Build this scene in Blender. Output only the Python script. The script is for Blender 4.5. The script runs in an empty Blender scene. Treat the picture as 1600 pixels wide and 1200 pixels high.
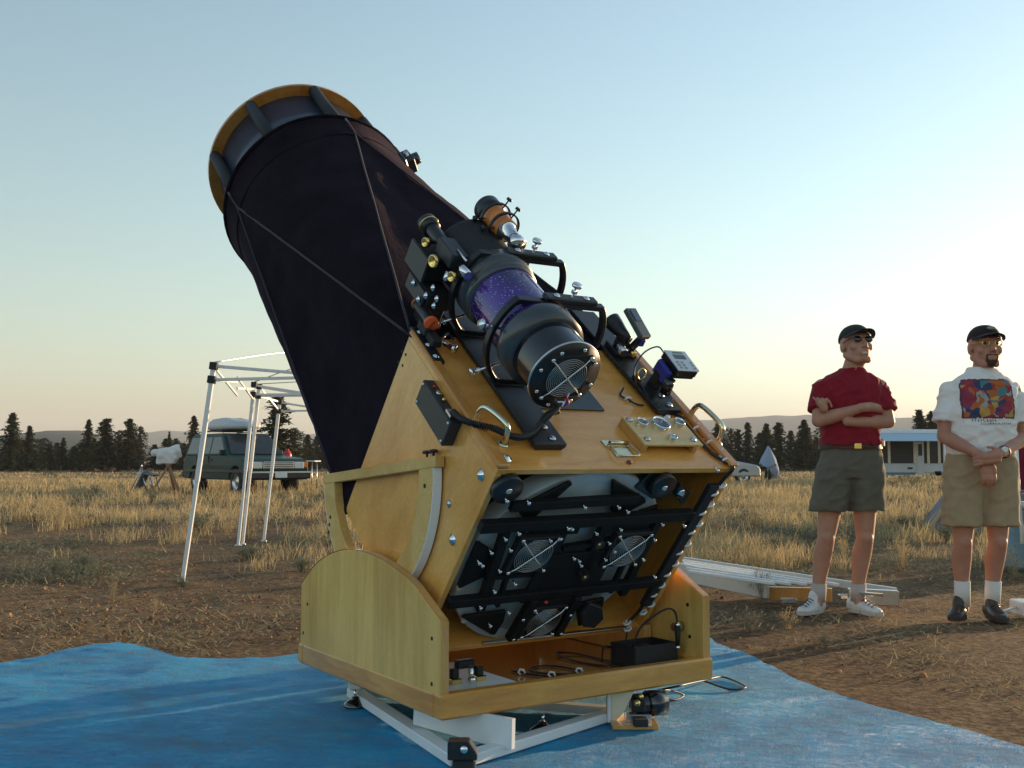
import bpy, bmesh, math, random
import numpy as np
from mathutils import Vector, Matrix, noise

random.seed(7)
np.random.seed(7)
sc = bpy.context.scene
COL = sc.collection

# ------------------------------------------------------------------ camera, sky, sun, exposure
F_PX, PITCH, CAM_H = 1660.8, 0.07067, 0.96
cam = bpy.data.cameras.new('camera')
cam_o = bpy.data.objects.new('camera', cam)
COL.objects.link(cam_o)
sc.camera = cam_o
cam.sensor_width = 36
cam.lens = F_PX / 1600 * 36
cam.clip_start = 0.05
cam.clip_end = 20000
cam_o.location = (0, 0, CAM_H)
cam_o.rotation_euler = (math.radians(90) + PITCH, 0, 0)

SUN_EL, SUN_AZ = 6.04, 51.7
SKY_STRENGTH, SUN_STRENGTH, EXPOSURE = 0.15, 5.0, 0.90
w = bpy.data.worlds.new("World")
sc.world = w
w.use_nodes = True
wt = w.node_tree
sky = wt.nodes.new('ShaderNodeTexSky')
sky.sky_type = 'NISHITA'
sky.sun_disc = False
sky.sun_elevation = math.radians(SUN_EL)
sky.sun_rotation = math.radians(SUN_AZ)
sky.dust_density, sky.ozone_density, sky.air_density = 0.584, 0.651, 1.687
bw = wt.nodes.new('ShaderNodeRGBToBW')
wt.links.new(sky.outputs[0], bw.inputs[0])
mixs = wt.nodes.new('ShaderNodeMix'); mixs.data_type = 'RGBA'      # a slightly washed-out, hazy evening sky
mixs.inputs[0].default_value = 0.58
wt.links.new(bw.outputs[0], mixs.inputs[6]); wt.links.new(sky.outputs[0], mixs.inputs[7])
tint = wt.nodes.new('ShaderNodeMix'); tint.data_type = 'RGBA'; tint.blend_type = 'MULTIPLY'
tint.inputs[0].default_value = 1.0
wt.links.new(mixs.outputs[2], tint.inputs[6]); tint.inputs[7].default_value = (0.71, 1.0, 1.387, 1)
wt.links.new(tint.outputs[2], wt.nodes['Background'].inputs[0])
wt.nodes['Background'].inputs[1].default_value = SKY_STRENGTH
sun = bpy.data.lights.new('sun', 'SUN')
sun.energy = SUN_STRENGTH
sun.angle = math.radians(0.53)
sun.color = (1.0, 0.68, 0.38)
sun_o = bpy.data.objects.new('sun', sun)
COL.objects.link(sun_o)
az, el = math.radians(SUN_AZ), math.radians(SUN_EL)
sdir = Vector((math.sin(az) * math.cos(el), math.cos(az) * math.cos(el), math.sin(el)))
sun_o.rotation_euler = sdir.to_track_quat('Z', 'Y').to_euler()
sun_o.location = (20, 20, 12)
vs = sc.view_settings
vs.view_transform, vs.look, vs.gamma, vs.use_curve_mapping, vs.exposure = 'Standard', 'None', 1.0, False, EXPOSURE

# ------------------------------------------------------------------ small geometry library
def V(*a):
    return Vector(a[0]) if len(a) == 1 else Vector(a)

def perp(d):
    d = d.normalized()
    a = Vector((0, 0, 1)) if abs(d.z) < 0.9 else Vector((1, 0, 0))
    e1 = d.cross(a).normalized()
    return e1, d.cross(e1).normalized()

def frame(o, ex, ey, ez):
    m = Matrix.Identity(4)
    for i, e in enumerate((ex, ey, ez)):
        for j in range(3):
            m[j][i] = e[j]
    for j in range(3):
        m[j][3] = o[j]
    return m

class MB:
    """collects shapes given in one frame and links them as one mesh object"""
    def __init__(self, fr=None):
        self.v, self.f, self.m, self.s = [], [], [], []
        self.fr = fr or Matrix.Identity(4)
        self.cm = 0
    def add(self, vs_, fs, smooth=False, mi=None):
        b = len(self.v)
        self.v += [self.fr @ Vector(p) for p in vs_]
        for f in fs:
            self.f.append([b + i for i in f])
            self.m.append(self.cm if mi is None else mi)
            self.s.append(smooth)
        return self
    def box(self, lo, hi, mi=None):
        x0, y0, z0 = lo
        x1, y1, z1 = hi
        vs_ = [(x0, y0, z0), (x1, y0, z0), (x1, y1, z0), (x0, y1, z0), (x0, y0, z1), (x1, y0, z1), (x1, y1, z1), (x0, y1, z1)]
        return self.add(vs_, [(3, 2, 1, 0), (4, 5, 6, 7), (0, 1, 5, 4), (1, 2, 6, 5), (2, 3, 7, 6), (3, 0, 4, 7)], mi=mi)
    def bar(self, p0, p1, wa, wb, up=(0, 0, 1), mi=None):
        """box from p0 to p1, wa wide across, wb along 'up'"""
        p0, p1, up = V(p0), V(p1), V(up)
        d = (p1 - p0).normalized()
        a = d.cross(up)
        a = a.normalized() if a.length > 1e-5 else perp(d)[0]
        b = a.cross(d).normalized()
        q = []
        for p in (p0, p1):
            for sa, sb in ((-1, -1), (1, -1), (1, 1), (-1, 1)):
                q.append(p + a * sa * wa / 2 + b * sb * wb / 2)
        return self.add(q, [(3, 2, 1, 0), (4, 5, 6, 7), (0, 1, 5, 4), (1, 2, 6, 5), (2, 3, 7, 6), (3, 0, 4, 7)], mi=mi)
    def cone(self, p0, p1, r0, r1=None, n=20, caps=True, mi=None, smooth=True):
        r1 = r0 if r1 is None else r1
        p0, p1 = V(p0), V(p1)
        e1, e2 = perp(p1 - p0)
        vs_ = []
        for p, r in ((p0, r0), (p1, r1)):
            for i in range(n):
                a = 2 * math.pi * i / n
                vs_.append(p + e1 * r * math.cos(a) + e2 * r * math.sin(a))
        self.add(vs_, [(i, (i + 1) % n, n + (i + 1) % n, n + i) for i in range(n)], smooth, mi)
        if caps:
            self.add(vs_[:n], [tuple(reversed(range(n)))], False, mi)
            self.add(vs_[n:], [tuple(range(n))], False, mi)
        return self
    def lathe(self, o, ax, prof, n=40, mi=None, smooth=True, closed=False):
        """prof: (distance along ax, radius)"""
        o, ax = V(o), V(ax).normalized()
        e1, e2 = perp(ax)
        vs_, fs = [], []
        for d, r in prof:
            for i in range(n):
                a = 2 * math.pi * i / n
                vs_.append(o + ax * d + e1 * r * math.cos(a) + e2 * r * math.sin(a))
        k = len(prof)
        for j in range(k if closed else k - 1):
            j2 = (j + 1) % k
            for i in range(n):
                i2 = (i + 1) % n
                fs.append((j * n + i, j * n + i2, j2 * n + i2, j2 * n + i))
        return self.add(vs_, fs, smooth, mi)
    def torus(self, o, ax, R, r, n=36, k=8, mi=None):
        prof = [(r * math.sin(2 * math.pi * j / k), R + r * math.cos(2 * math.pi * j / k)) for j in range(k)]
        return self.lathe(o, ax, prof, n, mi, True, True)
    def tube(self, pts, r, n=8, mi=None, smooth=True):
        pts = [V(p) for p in pts]
        rr = r if isinstance(r, (list, tuple)) else [r] * len(pts)
        e1 = None
        vs_, fs = [], []
        for i, p in enumerate(pts):
            d = (pts[min(i + 1, len(pts) - 1)] - pts[max(i - 1, 0)]).normalized()
            if e1 is None:
                e1 = perp(d)[0]
            e1 = (e1 - d * e1.dot(d)).normalized()
            e2 = d.cross(e1)
            for j in range(n):
                a = 2 * math.pi * j / n
                vs_.append(p + (e1 * math.cos(a) + e2 * math.sin(a)) * rr[i])
        for i in range(len(pts) - 1):
            for j in range(n):
                fs.append((i * n + j, i * n + (j + 1) % n, (i + 1) * n + (j + 1) % n, (i + 1) * n + j))
        self.add(vs_, fs, smooth, mi)
        self.add(vs_[:n], [tuple(reversed(range(n)))], False, mi)
        self.add(vs_[-n:], [tuple(range(n))], False, mi)
        return self
    def prism(self, poly, o, e1, e2, e3, mi=None, smooth_side=False):
        """poly in (e1,e2) from o, extruded by vector e3"""
        o, e1, e2, e3 = V(o), V(e1), V(e2), V(e3)
        n = len(poly)
        a = [o + e1 * p[0] + e2 * p[1] for p in poly]
        b = [p + e3 for p in a]
        self.add(a + b, [tuple(range(n)), tuple(reversed(range(n, 2 * n)))], False, mi)
        self.add(a + b, [(i, n + i, n + (i + 1) % n, (i + 1) % n) for i in range(n)], smooth_side, mi)
        return self
    def ball(self, c, r, R=None, nu=16, nv=10, mi=None):
        c = V(c)
        r = (r, r, r) if isinstance(r, (int, float)) else r
        vs_, fs = [], []
        for j in range(nv + 1):
            th = math.pi * j / nv
            for i in range(nu):
                ph = 2 * math.pi * i / nu
                q = Vector((r[0] * math.sin(th) * math.cos(ph), r[1] * math.sin(th) * math.sin(ph), r[2] * math.cos(th)))
                vs_.append(c + (R @ q if R is not None else q))
        for j in range(nv):
            for i in range(nu):
                fs.append((j * nu + i, (j + 1) * nu + i, (j + 1) * nu + (i + 1) % nu, j * nu + (i + 1) % nu))
        return self.add(vs_, fs, True, mi)
    def rcone(self, p0, p1, r0, r1, n=14, k=5):
        """capsule with two radii, closed"""
        p0, p1 = V(p0), V(p1)
        d = p1 - p0
        L = d.length
        d = d / L
        prof = [(-r0 * math.cos(math.pi / 2 * j / k), r0 * math.sin(math.pi / 2 * j / k) + 1e-4) for j in range(k + 1)]
        prof += [(L + r1 * math.sin(math.pi / 2 * j / k), r1 * math.cos(math.pi / 2 * j / k) + 1e-4) for j in range(k + 1)]
        self.lathe(p0, d, prof, n)
        b = len(self.v)
        nn = len(prof)
        s = b - nn * n
        self.f.append(list(range(s, s + n))); self.m.append(self.cm); self.s.append(True)
        self.f.append(list(reversed(range(b - n, b)))); self.m.append(self.cm); self.s.append(True)
        return self
    def chain(self, pts, rs, n=14):
        for i in range(len(pts) - 1):
            self.rcone(pts[i], pts[i + 1], rs[i], rs[i + 1], n)
        return self
    def loft(self, secs, n=24):
        """secs: (centre, rx, ry) horizontal ellipses bottom to top, closed"""
        vs_, fs = [], []
        for c, rx, ry in secs:
            c = V(c)
            for i in range(n):
                a = 2 * math.pi * i / n
                ca, sa = math.cos(a), math.sin(a)
                ca = math.copysign(abs(ca) ** 0.85, ca)
                sa = math.copysign(abs(sa) ** 0.85, sa)
                vs_.append(c + Vector((rx * ca, ry * sa, 0)))
        k = len(secs)
        for j in range(k - 1):
            for i in range(n):
                fs.append((j * n + i, j * n + (i + 1) % n, (j + 1) * n + (i + 1) % n, (j + 1) * n + i))
        fs.append(tuple(reversed(range(n))))
        fs.append(tuple(range((k - 1) * n, k * n)))
        return self.add(vs_, fs, True)
    def mesh(self, name, bevel=0.0, W=None, fix=True):
        inv = W.inverted() if W is not None else Matrix.Identity(4)
        me = bpy.data.meshes.new(name)
        me.from_pydata([inv @ p for p in self.v], [], self.f)
        me.polygons.foreach_set('material_index', self.m)
        me.polygons.foreach_set('use_smooth', self.s)
        bm = bmesh.new()
        bm.from_mesh(me)
        bmesh.ops.remove_doubles(bm, verts=bm.verts, dist=1e-5)
        if fix:
            bmesh.ops.recalc_face_normals(bm, faces=bm.faces)
        if bevel:
            es = [e for e in bm.edges if len(e.link_faces) == 2 and e.calc_face_angle(0) > 0.6 and not (e.link_faces[0].smooth and e.link_faces[1].smooth)]
            if es:
                bmesh.ops.bevel(bm, geom=es, offset=bevel, offset_type='OFFSET', segments=1, affect='EDGES', profile=0.6, clamp_overlap=True)
        bm.to_mesh(me)
        bm.free()
        return me
    def build(self, name, mats, parent=None, bevel=0.0, label=None, fix=True):
        W = PW.get(parent.name) if parent else Matrix.Identity(4)
        me = self.mesh(name, bevel, W, fix)
        for m in (mats if isinstance(mats, (list, tuple)) else [mats]):
            me.materials.append(m)
        o = bpy.data.objects.new(name, me)
        COL.objects.link(o)
        if parent:
            o.parent = parent
        PW[o.name] = W
        if label:
            o['label'] = label
        return o

PW = {}   # world matrix of every parent

def tag(o, label=None, cat=None, group=None, kind=None):
    if label: o['label'] = label
    if cat: o['category'] = cat
    if group: o['group'] = group
    if kind: o['kind'] = kind
    return o

def thing(name, label, cat, M=None, group=None):
    o = bpy.data.objects.new(name, None)
    o.empty_display_size = 0.2
    COL.objects.link(o)
    M = M or Matrix.Identity(4)
    o.matrix_world = M
    PW[o.name] = M.copy()
    return tag(o, label, cat, group)

def inst(me, name, parent, Mw):
    """object sharing mesh me, world matrix Mw, as a part of parent"""
    o = bpy.data.objects.new(name, me)
    COL.objects.link(o)
    if parent:
        o.parent = parent
        o.matrix_basis = PW[parent.name].inverted() @ Mw
    else:
        o.matrix_basis = Mw
    PW[o.name] = Mw.copy()
    return o

def place(o, d, fr=None):
    return frame(V(o), *([*perp(V(d)), V(d).normalized()]))

# ------------------------------------------------------------------ materials
def new_mat(name):
    m = bpy.data.materials.new(name)
    m.use_nodes = True
    nt = m.node_tree
    return m, nt, nt.nodes['Principled BSDF']

def N(nt, t, **kw):
    n = nt.nodes.new(t)
    for k, v in kw.items():
        setattr(n, k, v)
    return n

def ramp(nt, src, stops):
    r = N(nt, 'ShaderNodeValToRGB')
    els = r.color_ramp.elements
    while len(els) < len(stops):
        els.new(0.5)
    for e, (p, c) in zip(els, stops):
        e.position = p
        e.color = (*c, 1) if len(c) == 3 else c
    nt.links.new(src, r.inputs[0])
    return r.outputs[0]

def noise_tex(nt, scale, detail=4, rough=0.55, stretch=None, coord='Object', dist=0.0):
    tc = N(nt, 'ShaderNodeTexCoord')
    src = tc.outputs[coord]
    if stretch:
        mp = N(nt, 'ShaderNodeMapping')
        mp.inputs['Scale'].default_value = stretch
        nt.links.new(src, mp.inputs[0])
        src = mp.outputs[0]
    t = N(nt, 'ShaderNodeTexNoise')
    t.inputs['Scale'].default_value = scale
    t.inputs['Detail'].default_value = detail
    t.inputs['Roughness'].default_value = rough
    t.inputs['Distortion'].default_value = dist
    nt.links.new(src, t.inputs['Vector'])
    return t.outputs[0]

def bump(nt, bs, src, strength, dist=0.01):
    b = N(nt, 'ShaderNodeBump')
    b.inputs['Strength'].default_value = strength
    b.inputs['Distance'].default_value = dist
    nt.links.new(src, b.inputs['Height'])
    nt.links.new(b.outputs[0], bs.inputs['Normal'])

def mat(name, col, rough=0.5, metal=0.0, var=0.12, scale=20, bmp=0.0, coat=0.0, spec=0.5, sheen=0.0, trans=0.0):
    m, nt, bs = new_mat(name)
    f = noise_tex(nt, scale)
    c0 = tuple(max(0, c * (1 - var)) for c in col)
    c1 = tuple(min(1, c * (1 + var)) for c in col)
    nt.links.new(ramp(nt, f, [(0.3, c0), (0.7, c1)]), bs.inputs['Base Color'])
    bs.inputs['Roughness'].default_value = rough
    bs.inputs['Metallic'].default_value = metal
    bs.inputs['Coat Weight'].default_value = coat
    bs.inputs['Coat Roughness'].default_value = 0.08
    bs.inputs['Specular IOR Level'].default_value = spec
    if sheen:
        bs.inputs['Sheen Weight'].default_value = sheen
        bs.inputs['Sheen Roughness'].default_value = 0.4
    if bmp:
        bump(nt, bs, noise_tex(nt, scale * 4, 3), bmp)
    if trans:
        bs.inputs['Transmission Weight'].default_value = trans
    return m

def wood(name, base, dark, stretch, rough=0.3, coat=0.5, scale=3.0, knots=True, strips=None):
    m, nt, bs = new_mat(name)
    g = noise_tex(nt, scale, 6, 0.6, stretch, dist=0.6)
    fine = noise_tex(nt, scale * 14, 3, 0.6, stretch)
    broad = noise_tex(nt, 2.2, 3, 0.5)
    mid = tuple((a * 0.55 + b * 0.45) for a, b in zip(base, dark))
    c = ramp(nt, g, [(0.28, dark), (0.46, mid), (0.62, base)])
    mx = N(nt, 'ShaderNodeMix', data_type='RGBA', blend_type='MULTIPLY')
    mx.inputs[0].default_value = 0.55
    nt.links.new(c, mx.inputs[6])
    nt.links.new(ramp(nt, fine, [(0.3, (0.72, 0.68, 0.6)), (0.7, (1, 1, 1))]), mx.inputs[7])
    mx2 = N(nt, 'ShaderNodeMix', data_type='RGBA', blend_type='MULTIPLY')
    mx2.inputs[0].default_value = 0.6
    nt.links.new(mx.outputs[2], mx2.inputs[6])
    nt.links.new(ramp(nt, broad, [(0.3, (0.74, 0.62, 0.46)), (0.62, (1, 1, 1))]), mx2.inputs[7])
    out = mx2.outputs[2]
    if strips:
        tc = N(nt, 'ShaderNodeTexCoord')
        mp = N(nt, 'ShaderNodeMapping')
        mp.inputs['Scale'].default_value = strips
        nt.links.new(tc.outputs['Object'], mp.inputs[0])
        wn = N(nt, 'ShaderNodeTexWhiteNoise')
        fl = N(nt, 'ShaderNodeVectorMath', operation='FLOOR')
        nt.links.new(mp.outputs[0], fl.inputs[0])
        nt.links.new(fl.outputs[0], wn.inputs['Vector'])
        mx3 = N(nt, 'ShaderNodeMix', data_type='RGBA', blend_type='MULTIPLY')
        mx3.inputs[0].default_value = 0.8
        nt.links.new(out, mx3.inputs[6])
        nt.links.new(ramp(nt, wn.outputs[0], [(0.0, (0.8, 0.8, 0.76)), (1.0, (1, 1, 1))]), mx3.inputs[7])
        out = mx3.outputs[2]
    nt.links.new(out, bs.inputs['Base Color'])
    bs.inputs['Roughness'].default_value = rough
    bs.inputs['Coat Weight'].default_value = coat
    bs.inputs['Coat Roughness'].default_value = 0.06
    bump(nt, bs, fine, 0.04, 0.004)
    return m

WOOD_BOX = wood('birch_ply_box', (0.93, 0.47, 0.105), (0.74, 0.30, 0.05), (1.0, 5.0, 1.0))
WOOD_SIDE = wood('birch_ply_side', (0.94, 0.51, 0.14), (0.77, 0.35, 0.075), (1, 2.6, 1.2))
WOOD_TRIM = wood('cherry_trim', (0.70, 0.33, 0.07), (0.54, 0.21, 0.035), (5, 1, 5))
WOOD_BASE = wood('maple_trim', (0.80, 0.41, 0.09), (0.58, 0.25, 0.045), (1.2, 1.2, 9.0))
WOOD_ROCK = wood('strip_maple', (0.93, 0.61, 0.185), (0.77, 0.46, 0.115), (7.0, 7.0, 0.7), rough=0.42, coat=0.15, strips=(8.0, 8.0, 0.01))
WOOD_EDGE = wood('board_edge', (0.74, 0.42, 0.14), (0.6, 0.3, 0.08), (6, 6, 1))
WOOD_ARC = wood('bearing_maple', (0.80, 0.53, 0.18), (0.66, 0.38, 0.1), (2, 2, 2), rough=0.4, coat=0.2)
WOOD_FLOOR = wood('floor_ply', (0.6, 0.3, 0.08), (0.4, 0.17, 0.03), (1, 6, 1), rough=0.12, coat=0.9)
BLACK = mat('black_anodised', (0.012, 0.013, 0.016), 0.35, 0, 0.3, 30)
BLACK_M = mat('black_matt', (0.014, 0.014, 0.016), 0.65, 0, 0.3, 40, 0.1)
BLACK_G = mat('black_gloss', (0.008, 0.009, 0.012), 0.12, 0, 0.2, 10, coat=0.8)
GREY_B = mat('grey_black_collar', (0.05, 0.06, 0.07), 0.3, 0, 0.2, 14, coat=0.3)
DKBOX = mat('dark_grey_plastic', (0.025, 0.028, 0.034), 0.45, 0, 0.2, 120, 0.1)
CHROME = mat('chrome', (0.8, 0.8, 0.8), 0.12, 1.0, 0.05, 10)
STEEL = mat('steel', (0.6, 0.6, 0.6), 0.28, 1.0, 0.1, 30)
BRASS = mat('brass', (0.85, 0.62, 0.22), 0.18, 1.0, 0.1, 20)
NICKEL = mat('pale_brass', (0.78, 0.72, 0.5), 0.2, 1.0, 0.08, 20)
WHITE = mat('white_paint', (0.75, 0.77, 0.78), 0.4, 0, 0.05, 8)
STRIPW = mat('white_laminate', (0.9, 0.91, 0.9), 0.3, 0, 0.06, 220, 0.15)
CREAM = mat('cream_paint', (0.74, 0.66, 0.5), 0.5, 0, 0.06, 8)
ORANGE = mat('orange_paint', (0.75, 0.24, 0.05), 0.35, 0, 0.08, 20, coat=0.3)
ORANGE_CAP = mat('orange_plastic', (0.85, 0.13, 0.03), 0.4, 0, 0.08, 40)
CABLE = mat('black_cable', (0.012, 0.012, 0.013), 0.45)
CLIP = mat('white_clip', (0.82, 0.82, 0.8), 0.35, 0, 0.04, 60)
GLASS_B = mat('mirror_back', (0.32, 0.385, 0.40), 0.42, 0, 0.22, 7, spec=0.6)
GLASS_RIM = mat('mirror_rim', (0.43, 0.48, 0.5), 0.35, 0, 0.1, 9)
LENS = mat('coated_lens', (0.02, 0.03, 0.08), 0.03, 0, 0.1, 5, coat=1.0)
RUBBER = mat('rubber', (0.02, 0.02, 0.02), 0.7)
SILVER = mat('silver_panel', (0.62, 0.64, 0.64), 0.35, 0.3, 0.05, 30)
LCD = mat('lcd', (0.1, 0.12, 0.11), 0.2)
RED = mat('red_lens', (0.6, 0.03, 0.02), 0.25)
BLUE_P = mat('blue_tape', (0.03, 0.04, 0.3), 0.4)
BAFFLE = mat('dark_blue_kydex', (0.03, 0.042, 0.07), 0.32, 0, 0.3, 5, spec=0.6)
FOAM = mat('black_foam', (0.016, 0.02, 0.026), 0.7, 0, 0.3, 90, 0.2)

def velvet():
    m, nt, bs = new_mat('velvet_shroud')
    f = noise_tex(nt, 5, 5, 0.6)
    nt.links.new(ramp(nt, f, [(0.3, (0.0055, 0.004, 0.0065)), (0.75, (0.015, 0.009, 0.017))]), bs.inputs['Base Color'])
    bs.inputs['Roughness'].default_value = 0.95
    bs.inputs['Specular IOR Level'].default_value = 0.1
    bs.inputs['Sheen Weight'].default_value = 0.1
    bs.inputs['Sheen Roughness'].default_value = 0.35
    bs.inputs['Sheen Tint'].default_value = (0.45, 0.3, 0.5, 1)
    bump(nt, bs, noise_tex(nt, 60, 3), 0.25, 0.01)
    return m
VELVET = velvet()
SEAM = mat('velvet_seam', (0.022, 0.014, 0.028), 0.95, 0, 0.4, 30, sheen=0.3)

def starry():
    m, nt, bs = new_mat('starry_purple')
    tc = N(nt, 'ShaderNodeTexCoord')
    vo = N(nt, 'ShaderNodeTexVoronoi')
    vo.inputs['Scale'].default_value = 85
    nt.links.new(tc.outputs['Object'], vo.inputs['Vector'])
    star = ramp(nt, vo.outputs['Distance'], [(0.0, (1, 1, 1)), (0.13, (0.5, 0.5, 0.6)), (0.2, (0, 0, 0))])
    base = ramp(nt, noise_tex(nt, 7, 3), [(0.35, (0.022, 0.012, 0.1)), (0.7, (0.075, 0.02, 0.3))])
    mx = N(nt, 'ShaderNodeMix', data_type='RGBA')
    nt.links.new(star, mx.inputs[0])
    nt.links.new(base, mx.inputs[6])
    mx.inputs[7].default_value = (0.75, 0.78, 0.85, 1)
    nt.links.new(mx.outputs[2], bs.inputs['Base Color'])
    bs.inputs['Roughness'].default_value = 0.2
    bs.inputs['Coat Weight'].default_value = 0.8
    bs.inputs['Coat Roughness'].default_value = 0.05
    return m
STARS = starry()

# ------------------------------------------------------------------ pixel -> place helpers (measuring from the photograph)
CAMP = Vector((0, 0, CAM_H))
cp, sp = math.cos(PITCH), math.sin(PITCH)

def ray(px):
    a, b = (px[0] - 800) / F_PX, (600 - px[1]) / F_PX
    return Vector((a, cp - b * sp, sp + b * cp))

def hit(px, p0, nrm):
    d = ray(px)
    return CAMP + d * ((V(p0) - CAMP).dot(nrm) / d.dot(nrm))

def gnd(px, z=0.0):
    return hit(px, (0, 0, z), Vector((0, 0, 1)))

def at_depth(px, y):
    return hit(px, (0, y, 0), Vector((0, 1, 0)))

# ------------------------------------------------------------------ the ground
TEL = Vector((0.1, 4.2, 0))

def ground_z(x, y):
    d = math.hypot(x, y)
    z = 0.05 * noise.noise((x * 0.35, y * 0.35, 1.3)) + 0.018 * noise.noise((x * 1.7, y * 1.7, 4.1)) + 0.008 * noise.noise((x * 6, y * 6, 9.1))
    k = min(1, max(0, (math.hypot(x - 0.2, y - 3.6) - 2.4) / 1.6))
    far = min(1, max(0, (d - 60) / 60))
    return z * k * (1 + far * 2)

def ground():
    rs = [0.0] + list(np.concatenate([np.linspace(0.6, 3, 10), np.linspace(3.1, 13, 110), np.geomspace(13.3, 90, 70), np.geomspace(100, 3400, 24)]))
    na = 260
    # angle samples: dense in front of the camera
    fr = np.linspace(-0.62, 0.62, 200)
    bk = np.linspace(0.62, 2 * math.pi - 0.62, 62)[1:-1]
    ang = np.concatenate([fr, bk])
    na = len(ang)
    vs_ = [(0, 0, ground_z(0, 0) - 0.01)]
    for r in rs[1:]:
        for a in ang:
            x, y = r * math.sin(a), r * math.cos(a)
            vs_.append((x, y, ground_z(x, y) - 0.012))
    fs = [(0, 1 + (i + 1) % na, 1 + i) for i in range(na)]
    for j in range(len(rs) - 2):
        for i in range(na):
            a, b = 1 + j * na + i, 1 + j * na + (i + 1) % na
            fs.append((a, b, b + na, a + na))
    m, nt, bs = new_mat('dry_dirt')
    fine = noise_tex(nt, 30, 6, 0.7)
    mid = noise_tex(nt, 3.2, 6, 0.65)
    big = noise_tex(nt, 0.55, 4, 0.6)
    c1 = ramp(nt, fine, [(0.32, (0.06, 0.042, 0.028)), (0.5, (0.17, 0.11, 0.068)), (0.66, (0.42, 0.26, 0.14))])
    c2 = ramp(nt, fine, [(0.35, (0.10, 0.07, 0.045)), (0.62, (0.38, 0.25, 0.13))])
    mx = N(nt, 'ShaderNodeMix', data_type='RGBA')
    nt.links.new(ramp(nt, mid, [(0.42, (0, 0, 0)), (0.62, (1, 1, 1))]), mx.inputs[0])
    nt.links.new(c1, mx.inputs[6]); nt.links.new(c2, mx.inputs[7])
    mx2 = N(nt, 'ShaderNodeMix', data_type='RGBA', blend_type='MULTIPLY')
    mx2.inputs[0].default_value = 0.7
    nt.links.new(mx.outputs[2], mx2.inputs[6])
    nt.links.new(ramp(nt, big, [(0.35, (0.55, 0.52, 0.5)), (0.62, (1, 1, 1))]), mx2.inputs[7])
    nt.links.new(mx2.outputs[2], bs.inputs['Base Color'])
    bs.inputs['Roughness'].default_value = 0.95
    bs.inputs['Specular IOR Level'].default_value = 0.1
    bump(nt, bs, fine, 0.9, 0.03)
    me = bpy.data.meshes.new('ground')
    me.from_pydata(vs_, [], fs)
    me.polygons.foreach_set('use_smooth', [True] * len(fs))
    bm = bmesh.new(); bm.from_mesh(me); bmesh.ops.recalc_face_normals(bm, faces=bm.faces)
    if sum(f.normal.z for f in list(bm.faces)[:500]) < 0:
        bmesh.ops.reverse_faces(bm, faces=bm.faces)
    bm.to_mesh(me); bm.free()
    me.materials.append(m)
    o = bpy.data.objects.new('ground', me)
    COL.objects.link(o)
    o['kind'] = 'structure'
ground()

def hills():
    m = mat('far_forest', (0.05, 0.06, 0.045), 0.95, 0, 0.4, 0.02)
    # far ridge
    def ridge(name, dist, prof, depth):
        vs_, fs = [], []
        n = 240
        for i in range(n + 1):
            a = -0.75 + 1.5 * i / n
            px = 800 + F_PX * math.tan(a)
            ytop = np.interp(px, [p[0] for p in prof], [p[1] for p in prof])
            h = CAM_H + (717.5 - ytop) * dist / F_PX / math.cos(a)
            h += dist * 0.0012 * noise.noise((i * 0.35, dist * .01, 0)) + dist * 0.0005 * noise.noise((i * 1.9, dist * .01, 3))
            for k, (dd, hh) in enumerate(((0, -1), (0.02, 0.35), (0.06, 0.8), (0.12, 1.0), (0.2, 0.9), (0.4, -1))):
                R = dist * (1 + dd * depth)
                z = -2 if hh < 0 else h * hh * (1 + dd * depth * (1 if hh == 1.0 else 0)) + (dist * 0.0004 * noise.noise((i * 1.1, k * 3.3, 7)) if hh < 1 else 0)
                vs_.append((R * math.sin(a), R * math.cos(a), z))
        for i in range(n):
            for k in range(5):
                a = i * 6 + k
                fs.append((a, a + 6, a + 7, a + 1))
        me = bpy.data.meshes.new(name)
        me.from_pydata(vs_, [], fs)
        me.polygons.foreach_set('use_smooth', [True] * len(fs))
        me.materials.append(m)
        o = bpy.data.objects.new(name, me)
        COL.objects.link(o)
        o['kind'] = 'structure'
    ridge('hills', 2300, [(-400, 690), (0, 690), (210, 684), (260, 676), (330, 682), (700, 676), (1100, 658), (1200, 654), (1280, 653), (1400, 660), (1600, 668), (2000, 680)], 1)
    ridge('wooded_hill', 700, [(-400, 676), (0, 688), (40, 684), (80, 680), (130, 679), (180, 690), (260, 702), (500, 706), (1100, 704), (1700, 706), (2000, 700)], 1)
hills()

def haze():
    b = MB(); b.box((-3700, -3700, -5), (3700, 3700, 135))
    m = bpy.data.materials.new('evening_haze'); m.use_nodes = True
    nt = m.node_tree; nt.nodes.clear()
    out = N(nt, 'ShaderNodeOutputMaterial'); pv = N(nt, 'ShaderNodeVolumePrincipled')
    pv.inputs['Color'].default_value = (.86, .9, .95, 1); pv.inputs['Density'].default_value = HAZE
    nt.links.new(pv.outputs[0], out.inputs['Volume'])
    o = b.build('haze', m); o['kind'] = 'stuff'
HAZE = 0.00028
haze()

# ------------------------------------------------------------------ telescope frames (solved from the photograph)
U = Vector((0.8341, 0.5516, 0)).normalized()
VV = Vector((-U.y, U.x, 0))
ALT = math.radians(39.32)
TT = VV * math.cos(ALT) + Vector((0, 0, math.sin(ALT)))
NN = -VV * math.sin(ALT) + Vector((0, 0, math.cos(ALT)))
CEN = Vector((0.2388, 3.8086, 0.6041))
F0 = Vector((-0.2243, 3.4358, 0))
MT = frame(CEN, U, TT, NN)          # x = across, y = along the tube, z = up off the box's top face
MB_ = frame(F0, U, VV, (0, 0, 1))   # rocker frame: x along the front edge, y back along the left edge, z up
SU, SV = 1.185, 1.189
HW, H2, BL, PT = 0.5135, 0.419, 0.758, 0.022

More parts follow.
